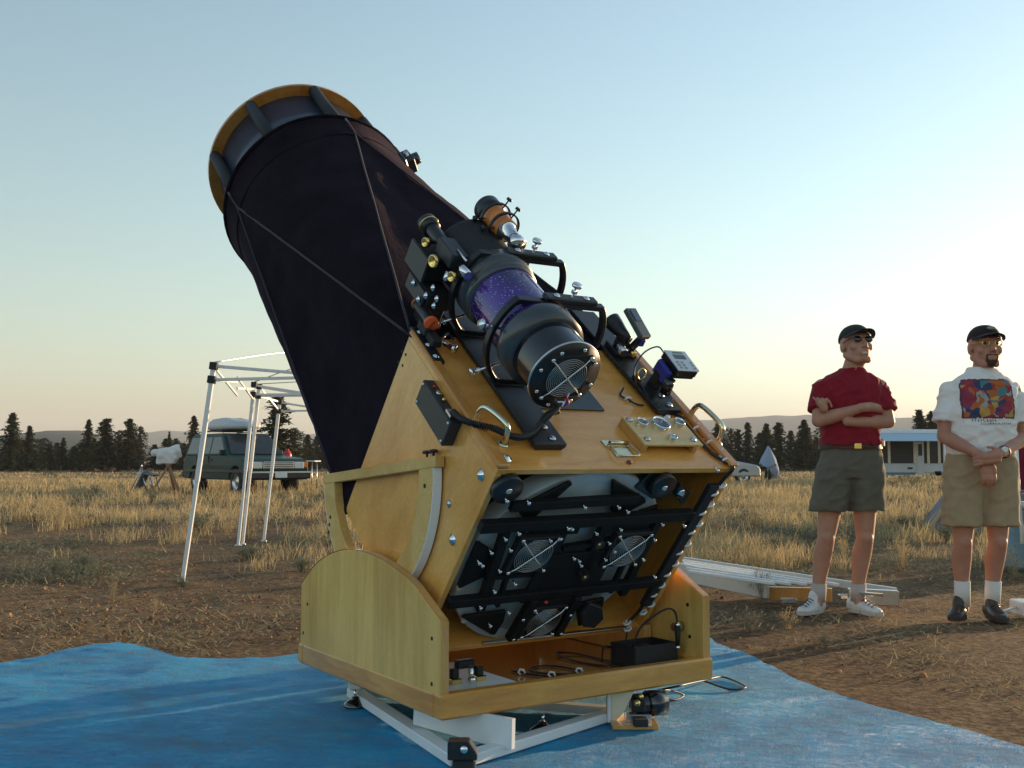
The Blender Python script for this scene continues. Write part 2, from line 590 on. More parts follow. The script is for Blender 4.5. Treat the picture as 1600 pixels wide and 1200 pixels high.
def T(a, b, c): return MT @ Vector((a, b, c))
def R_(a, b, c): return MB_ @ Vector((a, b, c))
def tp(px, n=H2):                    # pixel -> telescope coords on the plane n
    q = MT.inverted() @ hit(px, CEN + NN * n, NN); return q
def tr(px, t=0.0):
    q = MT.inverted() @ hit(px, CEN + TT * t, TT); return q
def ts(px, u):
    q = MT.inverted() @ hit(px, CEN + U * u, U); return q
def rf(px, z):
    return MB_.inverted() @ gnd(px, z)

def catmull(pts, k=8):
    P = [V(p) for p in pts]
    P = [P[0] * 2 - P[1]] + P + [P[-1] * 2 - P[-2]]
    out = []
    for i in range(1, len(P) - 2):
        for j in range(k):
            t = j / k
            a, b, c, d = P[i - 1:i + 3]
            out.append(0.5 * ((2 * b) + (c - a) * t + (2 * a - 5 * b + 4 * c - d) * t * t + (3 * b - a - 3 * c + d) * t ** 3))
    out.append(P[-2])
    return out

# ------------------------------------------------------------------ rocker base
rb = thing('rocker_base', 'blonde wooden rocker box with rounded side boards carrying the big black telescope', 'telescope base', MB_)
ZB, ZT = 0.13, 0.211
b = MB(MB_); b.box((0.05, 0.05, ZB + .005), (SU - 0.05, SV - 0.05, 0.178)); b.build('floor_panel', WOOD_FLOOR, rb, 0.002)
for p0, p1 in (((0, 0, ZB), (SU, 0.052, ZT)), ((0, SV - 0.052, ZB), (SU, SV, ZT)), ((0, 0.0523, ZB), (0.052, SV - 0.0523, ZT)), ((SU - 0.052, 0.0523, ZB), (SU, SV - 0.0523, ZT))):
    b = MB(MB_); b.box(p0, p1); b.build('edge_trim', WOOD_BASE, rb, 0.008)
prof = [(1.17, .2), (1.17, .448)] + [(q[0], q[1]) for q in [Vector((p.x, p.y, 0)) for p in catmull([(1.17, .45, 0), (1.03, .538, 0), (.86, .598, 0), (.675, .622, 0), (.47, .609, 0), (.28, .566, 0), (.2, .54, 0)], 6)]][1:] + [(0.016, .44), (0.016, .2)]
for s, u0 in ((0, .004), (1, SU - .036)):
    b = MB(MB_); b.prism(prof, (u0, 0, 0), (0, 1, 0), (0, 0, 1), (0.032, 0, 0)); sd = b.build('rocker_side', WOOD_ROCK, rb, 0.003)
    # edge band of solid wood along the rounded top and front edge
    b = MB(MB_)
    pl = prof[1:-1] + [(0.016, .2115)]
    for (y0, z0), (y1, z1) in zip(pl[:-1], pl[1:]):
        dy, dz = y1 - y0, z1 - z0
        L = math.hypot(dy, dz); ny, nz = dz / L * -0.0025, dy / L * 0.0025
        if dy < -1e-6 or dz < 0: ny, nz = -dz / L * -0.0025, -dy / L * 0.0025
        if abs(dz) > abs(dy) * 3: ny, nz = -0.0025, 0
        b.add([(u0 + .0015, y0 + ny, z0 + nz), (u0 + .0305, y0 + ny, z0 + nz), (u0 + .0305, y1 + ny, z1 + nz), (u0 + .0015, y1 + ny, z1 + nz)], [(0, 1, 2, 3)], False)
    b.build('edge_band', WOOD_EDGE, sd, fix=False)
    for y, z in ((.07, .38), (.07, .235), (1.1, .375), (1.14, .255)) if s == 0 else ((.1, .40), (.42, .33), (.09, .28)):
        b = MB(MB_); xx = u0 - .001 if s == 0 else u0 + .0005
        b.cone((xx, y, z), (xx + (.003 if s == 0 else -.004), y, z), .007, .007, 10); b.build('screw_hole', BLACK_M, sd)
b = MB(MB_); b.box((.05, SV - .11, .18), (SU - .05, SV - .09, .50)); b.build('rear_panel', WOOD_BOX, rb, 0.002)
# front cleats, inner corner blocks
for x0, x1 in ((.0475, .085), (SU - .085, SU - .0475)):
    b = MB(MB_); b.box((x0, .3, .18), (x1, SV - .12, .30)); b.build('corner_cleat', WOOD_EDGE, rb, .004)
b = MB(MB_); b.box((SU - .06, .34, .18), (SU - .0475, .40, .40)); b.build('bearing_block', BLACK_M, rb, .002)

# things standing in the rocker's floor
b = MB(MB_); b.box((.09, .07, .1785), (.40, .60, .182)); pl_ = b.build('laminate_sheet', WHITE, rb, .0008)
mt_ = thing('focus_motor', 'small brass footed drive motor standing on the white sheet inside the rocker box', 'motor', MB_ @ Matrix.Translation((.25, .26, .182)))
fr = MB_ @ Matrix.Translation((.25, .26, .182))
for x in (-.05, .05):
    b = MB(fr); b.box((x - .022, -.02, 0), (x + .022, .02, .018)); b.build('brass_foot', BRASS, mt_, .003)
    b = MB(fr); b.box((x - .013, -.012, .018), (x + .013, .014, .05)); b.build('contact_block', BLACK_M, mt_, .002)
b = MB(fr); b.box((-.035, .0, .045), (.035, .03, .075)); b.build('motor_body', BLACK, mt_, .004)
b = MB(fr); b.cone((0, -.03, .0), (0, -.03, .06), .009, .009); b.ball((0, -.035, .012), .015); b.build('worm_screw', CHROME, mt_)
bx = thing('battery_tray', 'open topped black battery tray at the right end of the rocker floor', 'battery box', MB_ @ Matrix.Translation((.93, .14, .178)))
fr = MB_ @ Matrix.Translation((.885, .10, .178))
b = MB(fr)
b.box((0, 0, 0), (.21, .15, .006)); b.box((0, 0, .006), (.21, .006, .085)); b.box((0, .144, .006), (.21, .15, .085)); b.box((0, .0062, .006), (.006, .1438, .085)); b.box((.204, .0062, .006), (.21, .1438, .085))
b.build('tray', BLACK_M, bx, .002)
b = MB(fr); b.box((.05, .02, .006), (.15, .13, .07)); b.build('battery', DKBOX, bx, .004)
# clip and black lead on the inside of the right board
cl_ = thing('power_plug', 'black plug hanging by a lead on the inner face of the right rocker board', 'plug', MB_ @ Matrix.Translation((SU - .05, .16, .30)))
b = MB(MB_); b.cone((SU - .047, .13, .315), (SU - .085, .13, .315), .02, .016, 14); b.build('socket', STEEL, cl_)
b = MB(MB_); b.cone((SU - .09, .10, .325), (SU - .09, .10, .25), .012, .009, 12); b.build('plug_body', BLACK_M, cl_)
b = MB(MB_); b.ball((SU - .09, .10, .328), .012); b.build('plug_collar', CHROME, cl_)
b = MB(MB_); b.ball((SU - .09, .10, .243), .011); b.build('plug_tip', CHROME, cl_)
# loose leads on the floor
def cable_thing(name, label, pts, r=.0035, m=CABLE, clips=(), cat='cable', parent=None):
    b = MB(); b.tube(pts, r, 6)
    o = b.build(name, m, parent)
    if not parent:
        tag(o, label, cat); PW[o.name] = Matrix.Identity(4)
    for c in clips:
        bb = MB(); bb.tube([V(c) + V(.012, 0, 0), V(c) + V(.008, 0, .012), V(c) + V(-.006, 0, .014), V(c) + V(-.012, 0, .004), V(c) + V(-.004, 0, -.004)], .004, 6); bb.build('cable_clip', CLIP, o)
    return o
fl = lambda px, z=.183: gnd(px, z)
cable_thing('floor_cable', 'tangled black lead looped across the rocker floor', catmull([fl((800, 1048)), fl((840, 1055)), fl((875, 1056)), fl((905, 1048)), fl((860, 1040)), fl((828, 1044)), fl((850, 1052)), fl((930, 1053)), fl((1000, 1045)), fl((960, 1035)), fl((905, 1022)), fl((870, 1020), .19), fl((895, 1032)), fl((950, 1040)), fl((985, 1030), .2), fl((1010, 1018), .24)], 6), .0038, clips=[fl((815, 1052), .186), fl((862, 1056), .186), fl((905, 1050), .186)])
cable_thing('hanging_cable', 'thin black lead dropping from the mirror box to the rocker floor', catmull([T(.43, -.004, -.405), T(.40, -.05, -.46), fl((945, 1010), .26), fl((940, 1035))], 8), .0035)
cable_thing('battery_cable', 'black lead arching from the battery tray to the plug on the right board', catmull([R_(.93, .17, .25), R_(.96, .15, .33), R_(1.03, .1, .39), R_(1.08, .1, .38), R_(SU - .09, .10, .335)], 8), .004)

# ------------------------------------------------------------------ the telescope
tel = thing('reflector_telescope', 'huge wooden truss telescope in a black velvet shroud pointing up to the left', 'telescope', MT)
def P(bd, name, m, bev=0.0, label=None, parent=None, fix=True): return bd.build(name, m, parent or tel, bev, label, fix)

b = MB(MT); b.box((-HW, 0, -H2), (-HW + PT, BL, H2 - PT)); left_side = P(b, 'side_panel', WOOD_SIDE, .0015)
b = MB(MT); b.box((HW - PT, 0, -H2), (HW, BL, H2 - PT)); right_side = P(b, 'side_panel', WOOD_BOX, .0015)
b = MB(MT); b.box((-HW, 0, H2 - PT + .0004), (HW, BL, H2)); top_p = P(b, 'top_panel', WOOD_BOX, .0015)
b = MB(MT); b.box((-HW + PT + .0004, 0, -H2), (HW - PT - .0004, BL, -H2 + PT)); bot_p = P(b, 'bottom_panel', WOOD_BOX, .0015)
b = MB(MT); b.box((-HW + PT + .0004, BL - .03, -H2 + PT), (HW - PT - .0004, BL - .012, H2 - PT)); P(b, 'light_baffle', BLACK_M)
for x0, x1 in ((-HW - .006, -.474), (.474, HW + .006)):
    b = MB(MT); b.box((x0, -.001, H2 + .0005), (x1, BL + .002, H2 + .02)); P(b, 'trim_strip', WOOD_TRIM, .006, parent=top_p)
b = MB(MT); b.box((-.25, -.006, -H2 + PT), (.42, .006, -H2 + PT + .008)); P(b, 'edge_strip', STEEL, .001, parent=bot_p)

# rounded screws and bolts, sharing one mesh each
bolt_b = MB(); bolt_b.lathe((0, 0, 0), (0, 0, 1), [(0, 0), (0, .013), (.003, .013), (.007, .008), (.0085, .0)], 14)
BOLT = bolt_b.mesh('bolt'); BOLT.materials.append(STEEL)
washer = MB(); washer.lathe((0, 0, 0), (0, 0, 1), [(0, .0), (0, .02), (.004, .02), (.005, .013), (.011, .010), (.013, 0)], 16)
WASH = washer.mesh('washer_bolt'); WASH.materials.append(CHROME)
pin = MB(); pin.cone((0, 0, -.03), (0, 0, .0), .0035, .0035, 8); pin.ball((0, 0, .004), (.0095, .0095, .007), None, 12, 8)
PIN = pin.mesh('cell_bolt'); PIN.materials.append(CHROME)
def bolt_at(me, q, d, name='bolt', parent=None):
    return inst(me, name, parent or tel, place(MT @ V(q), d))
for px in ((790, 717), (1127, 716), (1042, 652)):
    q = tp(px); bolt_at(WASH, (q.x, q.y, H2), NN, 'washer_bolt', top_p)
for px, big in (((752, 742), 1), ((708, 843), 1), ((702, 787), 0)):
    q = ts(px, -HW); bolt_at(WASH if big else BOLT, (-HW, q.y, q.z), -U, 'washer_bolt', left_side)
for px in ((628, 549), (634, 554), (623, 566), (629, 571)):
    q = ts(px, -HW); bb = MB(MT); bb.cone((-HW, q.y, q.z), (-HW - .001, q.y, q.z), .006, .006, 8); P(bb, 'screw_hole', BLACK_M, parent=left_side)

# carrying handles
for (a, c) in ((tp((742, 657)), tp((786, 694))), (tp((1078, 650)), tp((1121, 692)))):
    a = V(a.x, a.y, H2); c = V(c.x, c.y, H2)
    up = V(0, 0, 1)
    d = (c - a)
    pts = catmull([a, a + up * .035 + d * .01, a + up * .062 + d * .09, a + up * .07 + d * .3, a + up * .07 + d * .7, a + up * .062 + d * .91, c + up * .035 - d * .01, c], 5)
    bb = MB(MT); bb.tube(pts, .0105, 12); hdl = P(bb, 'carry_handle', NICKEL)
    for q in (a, c):
        bb = MB(MT); bb.lathe(q, (0, 0, 1), [(0, 0), (0, .02), (.004, .019), (.006, .012)], 16); P(bb, 'handle_foot', NICKEL, parent=hdl)

# dovetail rails
for (u0, u1, t0, t1) in ((-.335, -.205, .095, 1.0), (.335, .455, .31, 1.0)):
    bb = MB(MT)
    bb.prism([(u0 + .012, 0), (u1 - .012, 0), (u1, .012), (u1, .026), (u0, .026), (u0, .012)], (0, t0, H2 + .001), (1, 0, 0), (0, 0, 1), (0, t1 - t0, 0))
    rl = P(bb, 'dovetail_rail', BLACK, .002)
    for tt_ in (t0 + .03, t0 + .09):
        bolt_at(BOLT, ((u0 + u1) / 2 + .02, tt_, H2 + .027), NN, 'rail_bolt', rl)
bb = MB(MT); bb.box((-.2, .322, H2 + .001), (.104, .9, H2 + .007)); P(bb, 'mounting_plate', mat('dark_plate', (0.03, 0.05, 0.055), 0.25, 0, .2, 6), .001)

# gauge box
x0, x1, y0, y1 = .118, .395, .085, .245
gb = MB(MT); gb.box((x0, y0, H2 + .028), (x1, y1, H2 + .038)); gbox = P(gb, 'gauge_panel', wood('pale_maple', (.78, .55, .2), (.66, .42, .13), (1, 5, 1), rough=.35), .002)
for xa, xb in ((x0, x0 + .02), (x1 - .04, x1 - .02)):
    gb = MB(MT); gb.box((xa, y0, H2 + .0005), (xb, y1, H2 + .0278)); P(gb, 'panel_foot', WOOD_EDGE, .001, parent=gbox)
gb = MB(MT); gb.box((x0 + .0205, y1 - .02, H2 + .0005), (x1 - .0405, y1, H2 + .0278)); P(gb, 'panel_foot', WOOD_EDGE, .001, parent=gbox)
DIAL = mat('dial_face', (.14, .16, .17), .3, 0, .1, 30)
DIALW = mat('dial_white', (.75, .75, .72), .35)
for px, r, dial in (((1003, 661), .022, DIAL), ((1032, 663), .037, DIAL), ((1061, 661), .022, DIAL), ((1050, 684), .0165, DIALW)):
    q = tp(px, H2 + .042); c = V(q.x, q.y, H2 + .038)
    gb = MB(MT)
    gb.lathe(c, (0, 0, 1), [(0, r * 1.0), (.012, r * 1.0), (.016, r * .93), (.0145, r * .86), (.010, r * .84)], 32)
    gb.cm = 1
    gb.lathe(c, (0, 0, 1), [(.010, r * .84), (.0101, 0.0001)], 32)
    gb.cm = 2
    for k in range(9):
        a = math.radians(-130 + 260 * k / 8)
        d = V(math.sin(a), math.cos(a), 0)
        gb.bar(c + d * r * .62 + V(0, 0, .0108), c + d * r * .8 + V(0, 0, .0108), r * .06, .0006)
    gb.bar(c - V(r * .1, r * .05, -.0115), c + V(r * .5, r * .45, .0115), r * .06, .0008)
    P(gb, 'gauge', [CHROME, dial, DIALW if dial is DIAL else BLACK_M], parent=gbox)
for xx, yy in ((x0 + .02, y1 - .02), (x0 + .03, y0 + .03), (x1 - .03, y0 + .03)):
    bolt_at(BOLT, (xx, yy, H2 + .038), NN, 'panel_screw', gbox)

# brass latch
gb = MB(MT); gb.box((-.02, .118, H2 + .0005), (.09, .150, H2 + .004)); lt = P(gb, 'latch', NICKEL, .001)
gb = MB(MT); gb.box((-.005, .062, H2 + .0005), (.078, .112, H2 + .004)); P(gb, 'strike_plate', NICKEL, .001, parent=lt)
gb = MB(MT); gb.tube([(.0, .125, H2 + .012), (.08, .125, H2 + .012)], .008, 10); P(gb, 'hinge_barrel', NICKEL, parent=lt)
gb = MB(MT); gb.tube(catmull([(-.004, .118, H2 + .012), (-.012, .075, H2 + .016), (-.004, .05, H2 + .018), (.04, .047, H2 + .018), (.08, .05, H2 + .018), (.088, .075, H2 + .016), (.082, .118, H2 + .012)], 4), .0035, 8); P(gb, 'bail', NICKEL, parent=lt)
gb = MB(MT); gb.ball((.03, .03, H2 + .004), (.011, .009, .006)); P(gb, 'latch_knob', mat('rusty_knob', (.2, .05, .02), .5), parent=lt)

# black control box on the left side
q = [ts(px, -.557) for px in ((665, 606), (650, 633), (690, 698), (708, 668))]
cb = MB(MT); cb.box((-.558, .262, .300), (-HW - .0005, .505, .398)); ctl = P(cb, 'control_box', DKBOX, .003)
for yy, zz in ((.275, .312), (.275, .386), (.492, .312), (.492, .386)):
    bolt_at(BOLT, (-.558, yy, zz), -U, 'box_screw', ctl).scale = (.5, .5, .5)
cb = MB(MT); cb.cone((-.535, .42, .398), (-.535, .42, .408), .010, .010, 14); P(cb, 'switch', CHROME, parent=ctl)
cb = MB(MT); cb.cone((-.535, .38, .398), (-.535, .38, .412), .007, .005, 12); P(cb, 'jack', BRASS, parent=ctl)
cb = MB(MT); cb.cone((-.535, .46, .398), (-.535, .46, .405), .006, .005, 12); P(cb, 'lamp', RED, parent=ctl)
cb = MB(MT); cb.box((-.552, .285, .3985), (-.520, .325, .409)); P(cb, 'connector', STEEL, .001, parent=ctl)
# coiled cable from box to the guide scope fan
core = catmull([(-.536, .305, .412), (-.535, .26, .42), (-.52, .20, .445), (-.46, .16, .455), (-.42, .13, .452), (-.37, .125, .45), (-.32, .145, .455), (-.27, .185, .462), (-.235, .215, .475), (-.2, .21, .50)], 14)
hel = []
for i in range(len(core) - 1):
    for j in range(5):
        c = core[i].lerp(core[i + 1], j / 5)
        e1, e2 = perp(core[i + 1] - core[i])
        a = (i * 5 + j) * 0.85
        hel.append(c + (e1 * math.cos(a) + e2 * math.sin(a)) * .0095)
cb = MB(MT); cb.tube(hel, .0032, 5); cb.tube(core, .004, 6); P(cb, 'coiled_cable', CABLE)

# mirror, cell bars, plates, fans (rear opening)
mb = MB(MT); mb.lathe((-.072, .085, -.010), (0, -1, 0), [(0, .402), (.062, .404), (.068, .399)], 72); mir = P(mb, 'mirror', GLASS_RIM)
mb = MB(MT); mb.lathe((-.072, .017, -.010), (0, -1, 0), [(0, .399), (.0005, .35)], 72); P(mb, 'mirror_bevel', GLASS_RIM, parent=mir)
mb = MB(MT); mb.lathe((-.072, .0166, -.010), (0, -1, 0), [(0, .3502), (.0015, .348), (.002, .0001)], 72); P(mb, 'mirror_back', GLASS_B, parent=mir)

CELL = mat('cell_black', (0.008, 0.008, 0.009), 0.6, 0, 0.3, 30, spec=0.2)
def rbar(p0, p1, wpx, t0=.0, th=.04, name='cell_bar', m=CELL):
    a, c = tr(p0, t0), tr(p1, t0)
    wd = wpx / F_PX * 3.75
    bb = MB(MT); bb.bar((a.x, t0 + th / 2, a.z), (c.x, t0 + th / 2, c.z), wd, th, (0, 1, 0))
    return P(bb, name, m, .002)
rbar((753, 828), (1083, 808), 18, -.045, .03)
rbar((703, 947), (1033, 912), 16, -.045, .03)
rbar((796, 822), (752, 956), 15, -.034, .026)
rbar((822, 822), (778, 950), 7, -.028, .02)
rbar((886, 826), (835, 938), 12, -.028, .022)
rbar((950, 818), (896, 932), 15, -.034, .026)
rbar((1034, 809), (974, 932), 14, -.034, .026)
rbar((1008, 815), (955, 928), 8, -.028, .02)
rbar((830, 836), (905, 830), 12, -.028, .022)
rbar((945, 828), (1015, 822), 14, -.028, .022)
rbar((760, 905), (840, 898), 9, -.028, .02)
rbar((800, 795), (1000, 782), 16, -.03, .022)     # thick upper cross piece
rbar((880, 860), (965, 845), 10, -.03, .022)
rbar((838, 940), (800, 1003), 17, -.05, .03)
rbar((905, 935), (872, 995), 15, -.05, .03)
rbar((835, 945), (905, 937), 14, -.04, .024)
rbar((1118, 760), (1010, 948), 20, -.016, .022, 'angle_iron', BLACK_M)
# big centre plate
cpb = MB(MT); q = [tr(px, -.03) for px in ((850, 868), (962, 858), (925, 930), (812, 942))]
cpb.prism([(p.x, p.z) for p in q], (0, -.034, 0), (1, 0, 0), (0, 0, 1), (0, .012, 0)); P(cpb, 'centre_plate', CELL, .002)
def rplate(pxs, t=-.008, th=.014, name='support_plate', m=CELL, bev=.004):
    q = [tr(px, t) for px in pxs]
    bb = MB(MT); bb.prism([(p.x, p.z) for p in q], (0, t, 0), (1, 0, 0), (0, 0, 1), (0, th, 0))
    return P(bb, name, m, bev)
rplate([(805, 797), (891, 753), (896, 757), (838, 808), (820, 812)])
rplate([(957, 752), (961, 751), (1010, 781), (1010, 786), (962, 812), (956, 800)])
rplate([(745, 848), (751, 849), (770, 861), (762, 900), (718, 921), (716, 916)])
rplate([(722, 966), (728, 963), (792, 955), (788, 972), (774, 993), (768, 993)])
rplate([(900, 945), (945, 935), (943, 948), (925, 968), (905, 980)], -.012)
rplate([(1000, 800), (1030, 790), (1020, 850), (990, 870)], -.004)
# felt pads on the plates
for px in ((890, 757), (812, 799), (960, 754), (913, 788), (749, 851), (717, 918), (724, 968), (772, 990)):
    q = tr(px, .006); bb = MB(MT); bb.cone((q.x, .0145, q.z), (q.x, -.002, q.z), .011, .011, 12); P(bb, 'felt_pad', mat('felt', (.5, .42, .36), .9) if 'felt' not in bpy.data.materials else bpy.data.materials['felt'])
# edge retaining discs
def disc(px, r, t=-.026, straps=None):
    q = tr(px, t)
    bb = MB(MT); bb.lathe((q.x, t + .03, q.z), (0, -1, 0), [(0, .0001), (0, r), (.026, r), (.03, r * .94), (.03, .0001)], 28); d = P(bb, 'retaining_disc', BLACK)
    bolt_at(WASH, (q.x, t - .0005, q.z), -TT, 'disc_bolt', d).scale = (.6, .6, .6)
    return d
disc((795, 768), .054)
disc((1038, 763), .052)
q = tr((1000, 752), .02); r2 = tr((1038, 763), .02)
bb = MB(MT); bb.bar((q.x, .02, q.z + .02), (r2.x - .02, .02, r2.z), .09, .03, (0, 1, 0)); P(bb, 'clamp_arm', BLACK, .004)
q = [tr(px, -.012) for px in ((905, 955), (918, 938), (938, 945), (940, 962), (925, 977), (908, 975))]
bb = MB(MT); bb.prism([(p.x, p.z) for p in q], (0, -.03, 0), (1, 0, 0), (0, 0, 1), (0, .022, 0)); P(bb, 'edge_clamp', DKBOX, .003)
# power socket on the inside of the right panel
q0 = V(HW - PT - .001, .06, .27)
q = [tr(px, .02) for px in ((1064, 757), (1079, 771), (1066, 790), (1054, 774))]
bb = MB(MT); bb.prism([(p.x, p.z) for p in q], (0, .02, 0), (1, 0, 0), (0, 0, 1), (0, .02, 0)); sk = P(bb, 'socket_plate', DKBOX, .002)
qq = tr((1064, 771), .02); bolt_at(WASH, (qq.x, .0195, qq.z), -TT, 'socket_knob', sk)
# fans
def fan(c, axis, e1, e2, R, parent, rings=9, hub=BLACK_M, bright=1.0):
    """square-framed fan with wire grille; c centre, axis outward (world vectors)"""
    fr = frame(c, e1, e2, axis)
    s = R * 1.12
    bb = MB(fr)
    for (xa, xb, ya, yb) in ((-s, s, R * .94, s), (-s, s, -s, -R * .94), (-s, -R * .94, -R * .94, R * .94), (R * .94, s, -R * .94, R * .94)):
        bb.box((xa, ya, -.028), (xb, yb, -.002))
    f = bb.build('fan', BLACK_M, parent, .002)
    bb = MB(fr); bb.lathe((0, 0, -.026), (0, 0, 1), [(0, R * .42), (.016, R * .42), (.018, R * .36), (.018, .0001)], 24)
    for k in range(7):
        a = 2 * math.pi * k / 7
        d = V(math.cos(a), math.sin(a), 0); t_ = V(-math.sin(a), math.cos(a), 0)
        bb.add([d * R * .4 + V(0, 0, -.026) - t_ * .004, d * R * .4 + V(0, 0, -.014) + t_ * R * .2, d * R * .92 + V(0, 0, -.012) + t_ * R * .42, d * R * .92 + V(0, 0, -.024) - t_ * R * .02], [(0, 1, 2, 3)])
    bb.build('rotor', hub, f)
    bb = MB(fr)
    for k in range(rings):
        bb.torus((0, 0, .004), (0, 0, 1), R * (.16 + .84 * k / (rings - 1)), R * .016, 36, 5)
    bb.build('grille', STEEL, f)
    bb = MB(fr)
    for a in (45, 135):
        d = V(math.cos(math.radians(a)), math.sin(math.radians(a)), 0)
        bb.tube([d * -R * 1.45 + V(0, 0, .001), d * -R * 1.05 + V(0, 0, .0085), d * R * 1.05 + V(0, 0, .0085), d * R * 1.45 + V(0, 0, .001)], R * .036, 8)
        for s_ in (-1, 1):
            bb.ball(d * s_ * R * 1.42 + V(0, 0, .004), (R * .11, R * .11, R * .08), None, 10, 6)
    bb.build('guard_wire', CHROME, f)
    return f
for px in ((833, 868), (980, 860), (849, 972)):
    q = tr(px, -.046)
    fan(T(q.x, -.046, q.z), -TT, U, NN, .072 if px[0] != 849 else .068, tel)
# cell bolts sparkling all over
for px in ((826, 786), (914, 793), (888, 826), (894, 827), (811, 834), (749, 800 + 80), (754, 884), (798, 860), (781, 893), (805, 913), (773, 925), (751, 950), (766, 978), (795, 958), (817, 968), (802, 999), (876, 990), (891, 961), (876, 842), (897, 873), (908, 884), (905, 877), (981, 800), (1035, 820), (1069, 822), (952, 849), (960, 862), (946, 875), (1023, 844), (1005, 875), (1023, 902), (790, 843), (932, 834), (970, 828), (860, 845), (1121, 735), (768, 864), (967, 793), (792, 783)):
    q = tr(px, -.052); bolt_at(PIN, (q.x, -.052, q.z), -TT, 'cell_bolt').scale = (.72, .72, .72)
for px in ((925, 834), (903, 885)):
    q = tr(px, -.005)
    bb = MB(MT); bb.cone((q.x, -.03, q.z), (q.x, -.062, q.z), .022, .018, 8, smooth=False); kb = P(bb, 'collimation_knob', BLACK)
    bb = MB(MT); bb.ball((q.x - .006, -.064, q.z + .004), (.006, .004, .006)); P(bb, 'knob_screw', BRASS, parent=kb)
q = tr((853, 941), -.052); bb = MB(MT); bb.ball((q.x, -.052, q.z), (.008, .006, .006)); P(bb, 'led', RED)
# cable with white clips down the right-hand edge of the rear opening and along the top trim
rp = [tp(px, H2 + .024) for px in ((1014, 598), (1040, 622), (1068, 648), (1092, 676), (1115, 700), (1135, 714))]
rr = [tr(px, -.006) for px in ((1147, 731), (1128, 754), (1104, 790), (1080, 826), (1056, 862), (1032, 898), (1012, 934), (1000, 955), (985, 970))]
for off in (0, .012):
    pts = [(p.x - off, p.y, H2 + .006) for p in rp] + [(p.x - off, -.006, p.z) for p in rr]
    bb = MB(MT); bb.tube(catmull(pts, 5), .0036, 6); run = P(bb, 'cable_run', CABLE)
clip_b = MB(); clip_b.tube([(.014, 0, 0), (.012, 0, .011), (0, 0, .016), (-.012, 0, .011), (-.014, 0, 0)], .005, 6); clip_b.box((-.006, -.004, -.002), (.018, .004, .004))
CLIPM = clip_b.mesh('cable_clip'); CLIPM.materials.append(CLIP)
for px in ((1127, 757), (1114, 769), (1108, 787), (1095, 799), (1090, 817), (1078, 829), (1072, 848), (1059, 861), (1053, 879), (1040, 895), (1032, 913), (1020, 927), (1016, 943), (1004, 955), (979, 971), (980, 981)):
    q = tr(px, -.004); inst(CLIPM, 'cable_clip', run, frame(T(q.x, -.003, q.z), (U * .85 + NN * .5).normalized(), (-U * .5 + NN * .85).normalized().cross(-TT).cross(-TT) * -1 if False else (-TT).cross((U * .85 + NN * .5).normalized()), -TT))
for px in ((1031, 597), (1056, 626), (1073, 647), (1090, 664), (1089, 669), (1106, 684), (1110, 691), (1127, 705), (1134, 719), (982, 623)):
    q = tp(px, H2 + .01); inst(CLIPM, 'cable_clip', run, frame(T(q.x, q.y, H2 + .001), U, TT, NN))
bb = MB(MT); pts = [tp(px, H2 + .01) for px in ((975, 605), (970, 616), (982, 623), (995, 630), (1006, 632))]
bb.tube(catmull([(p.x, p.y, H2 + .006) for p in pts], 5), .0035, 6); P(bb, 'short_cable', CABLE)
bb = MB(MT); pts = [tp(px, H2 + .03) for px in ((1048, 634), (1063, 641), (1073, 648))]
bb.tube(catmull([(p.x, p.y, H2 + .01) for p in pts], 5), .0035, 6); P(bb, 'short_cable', CABLE)

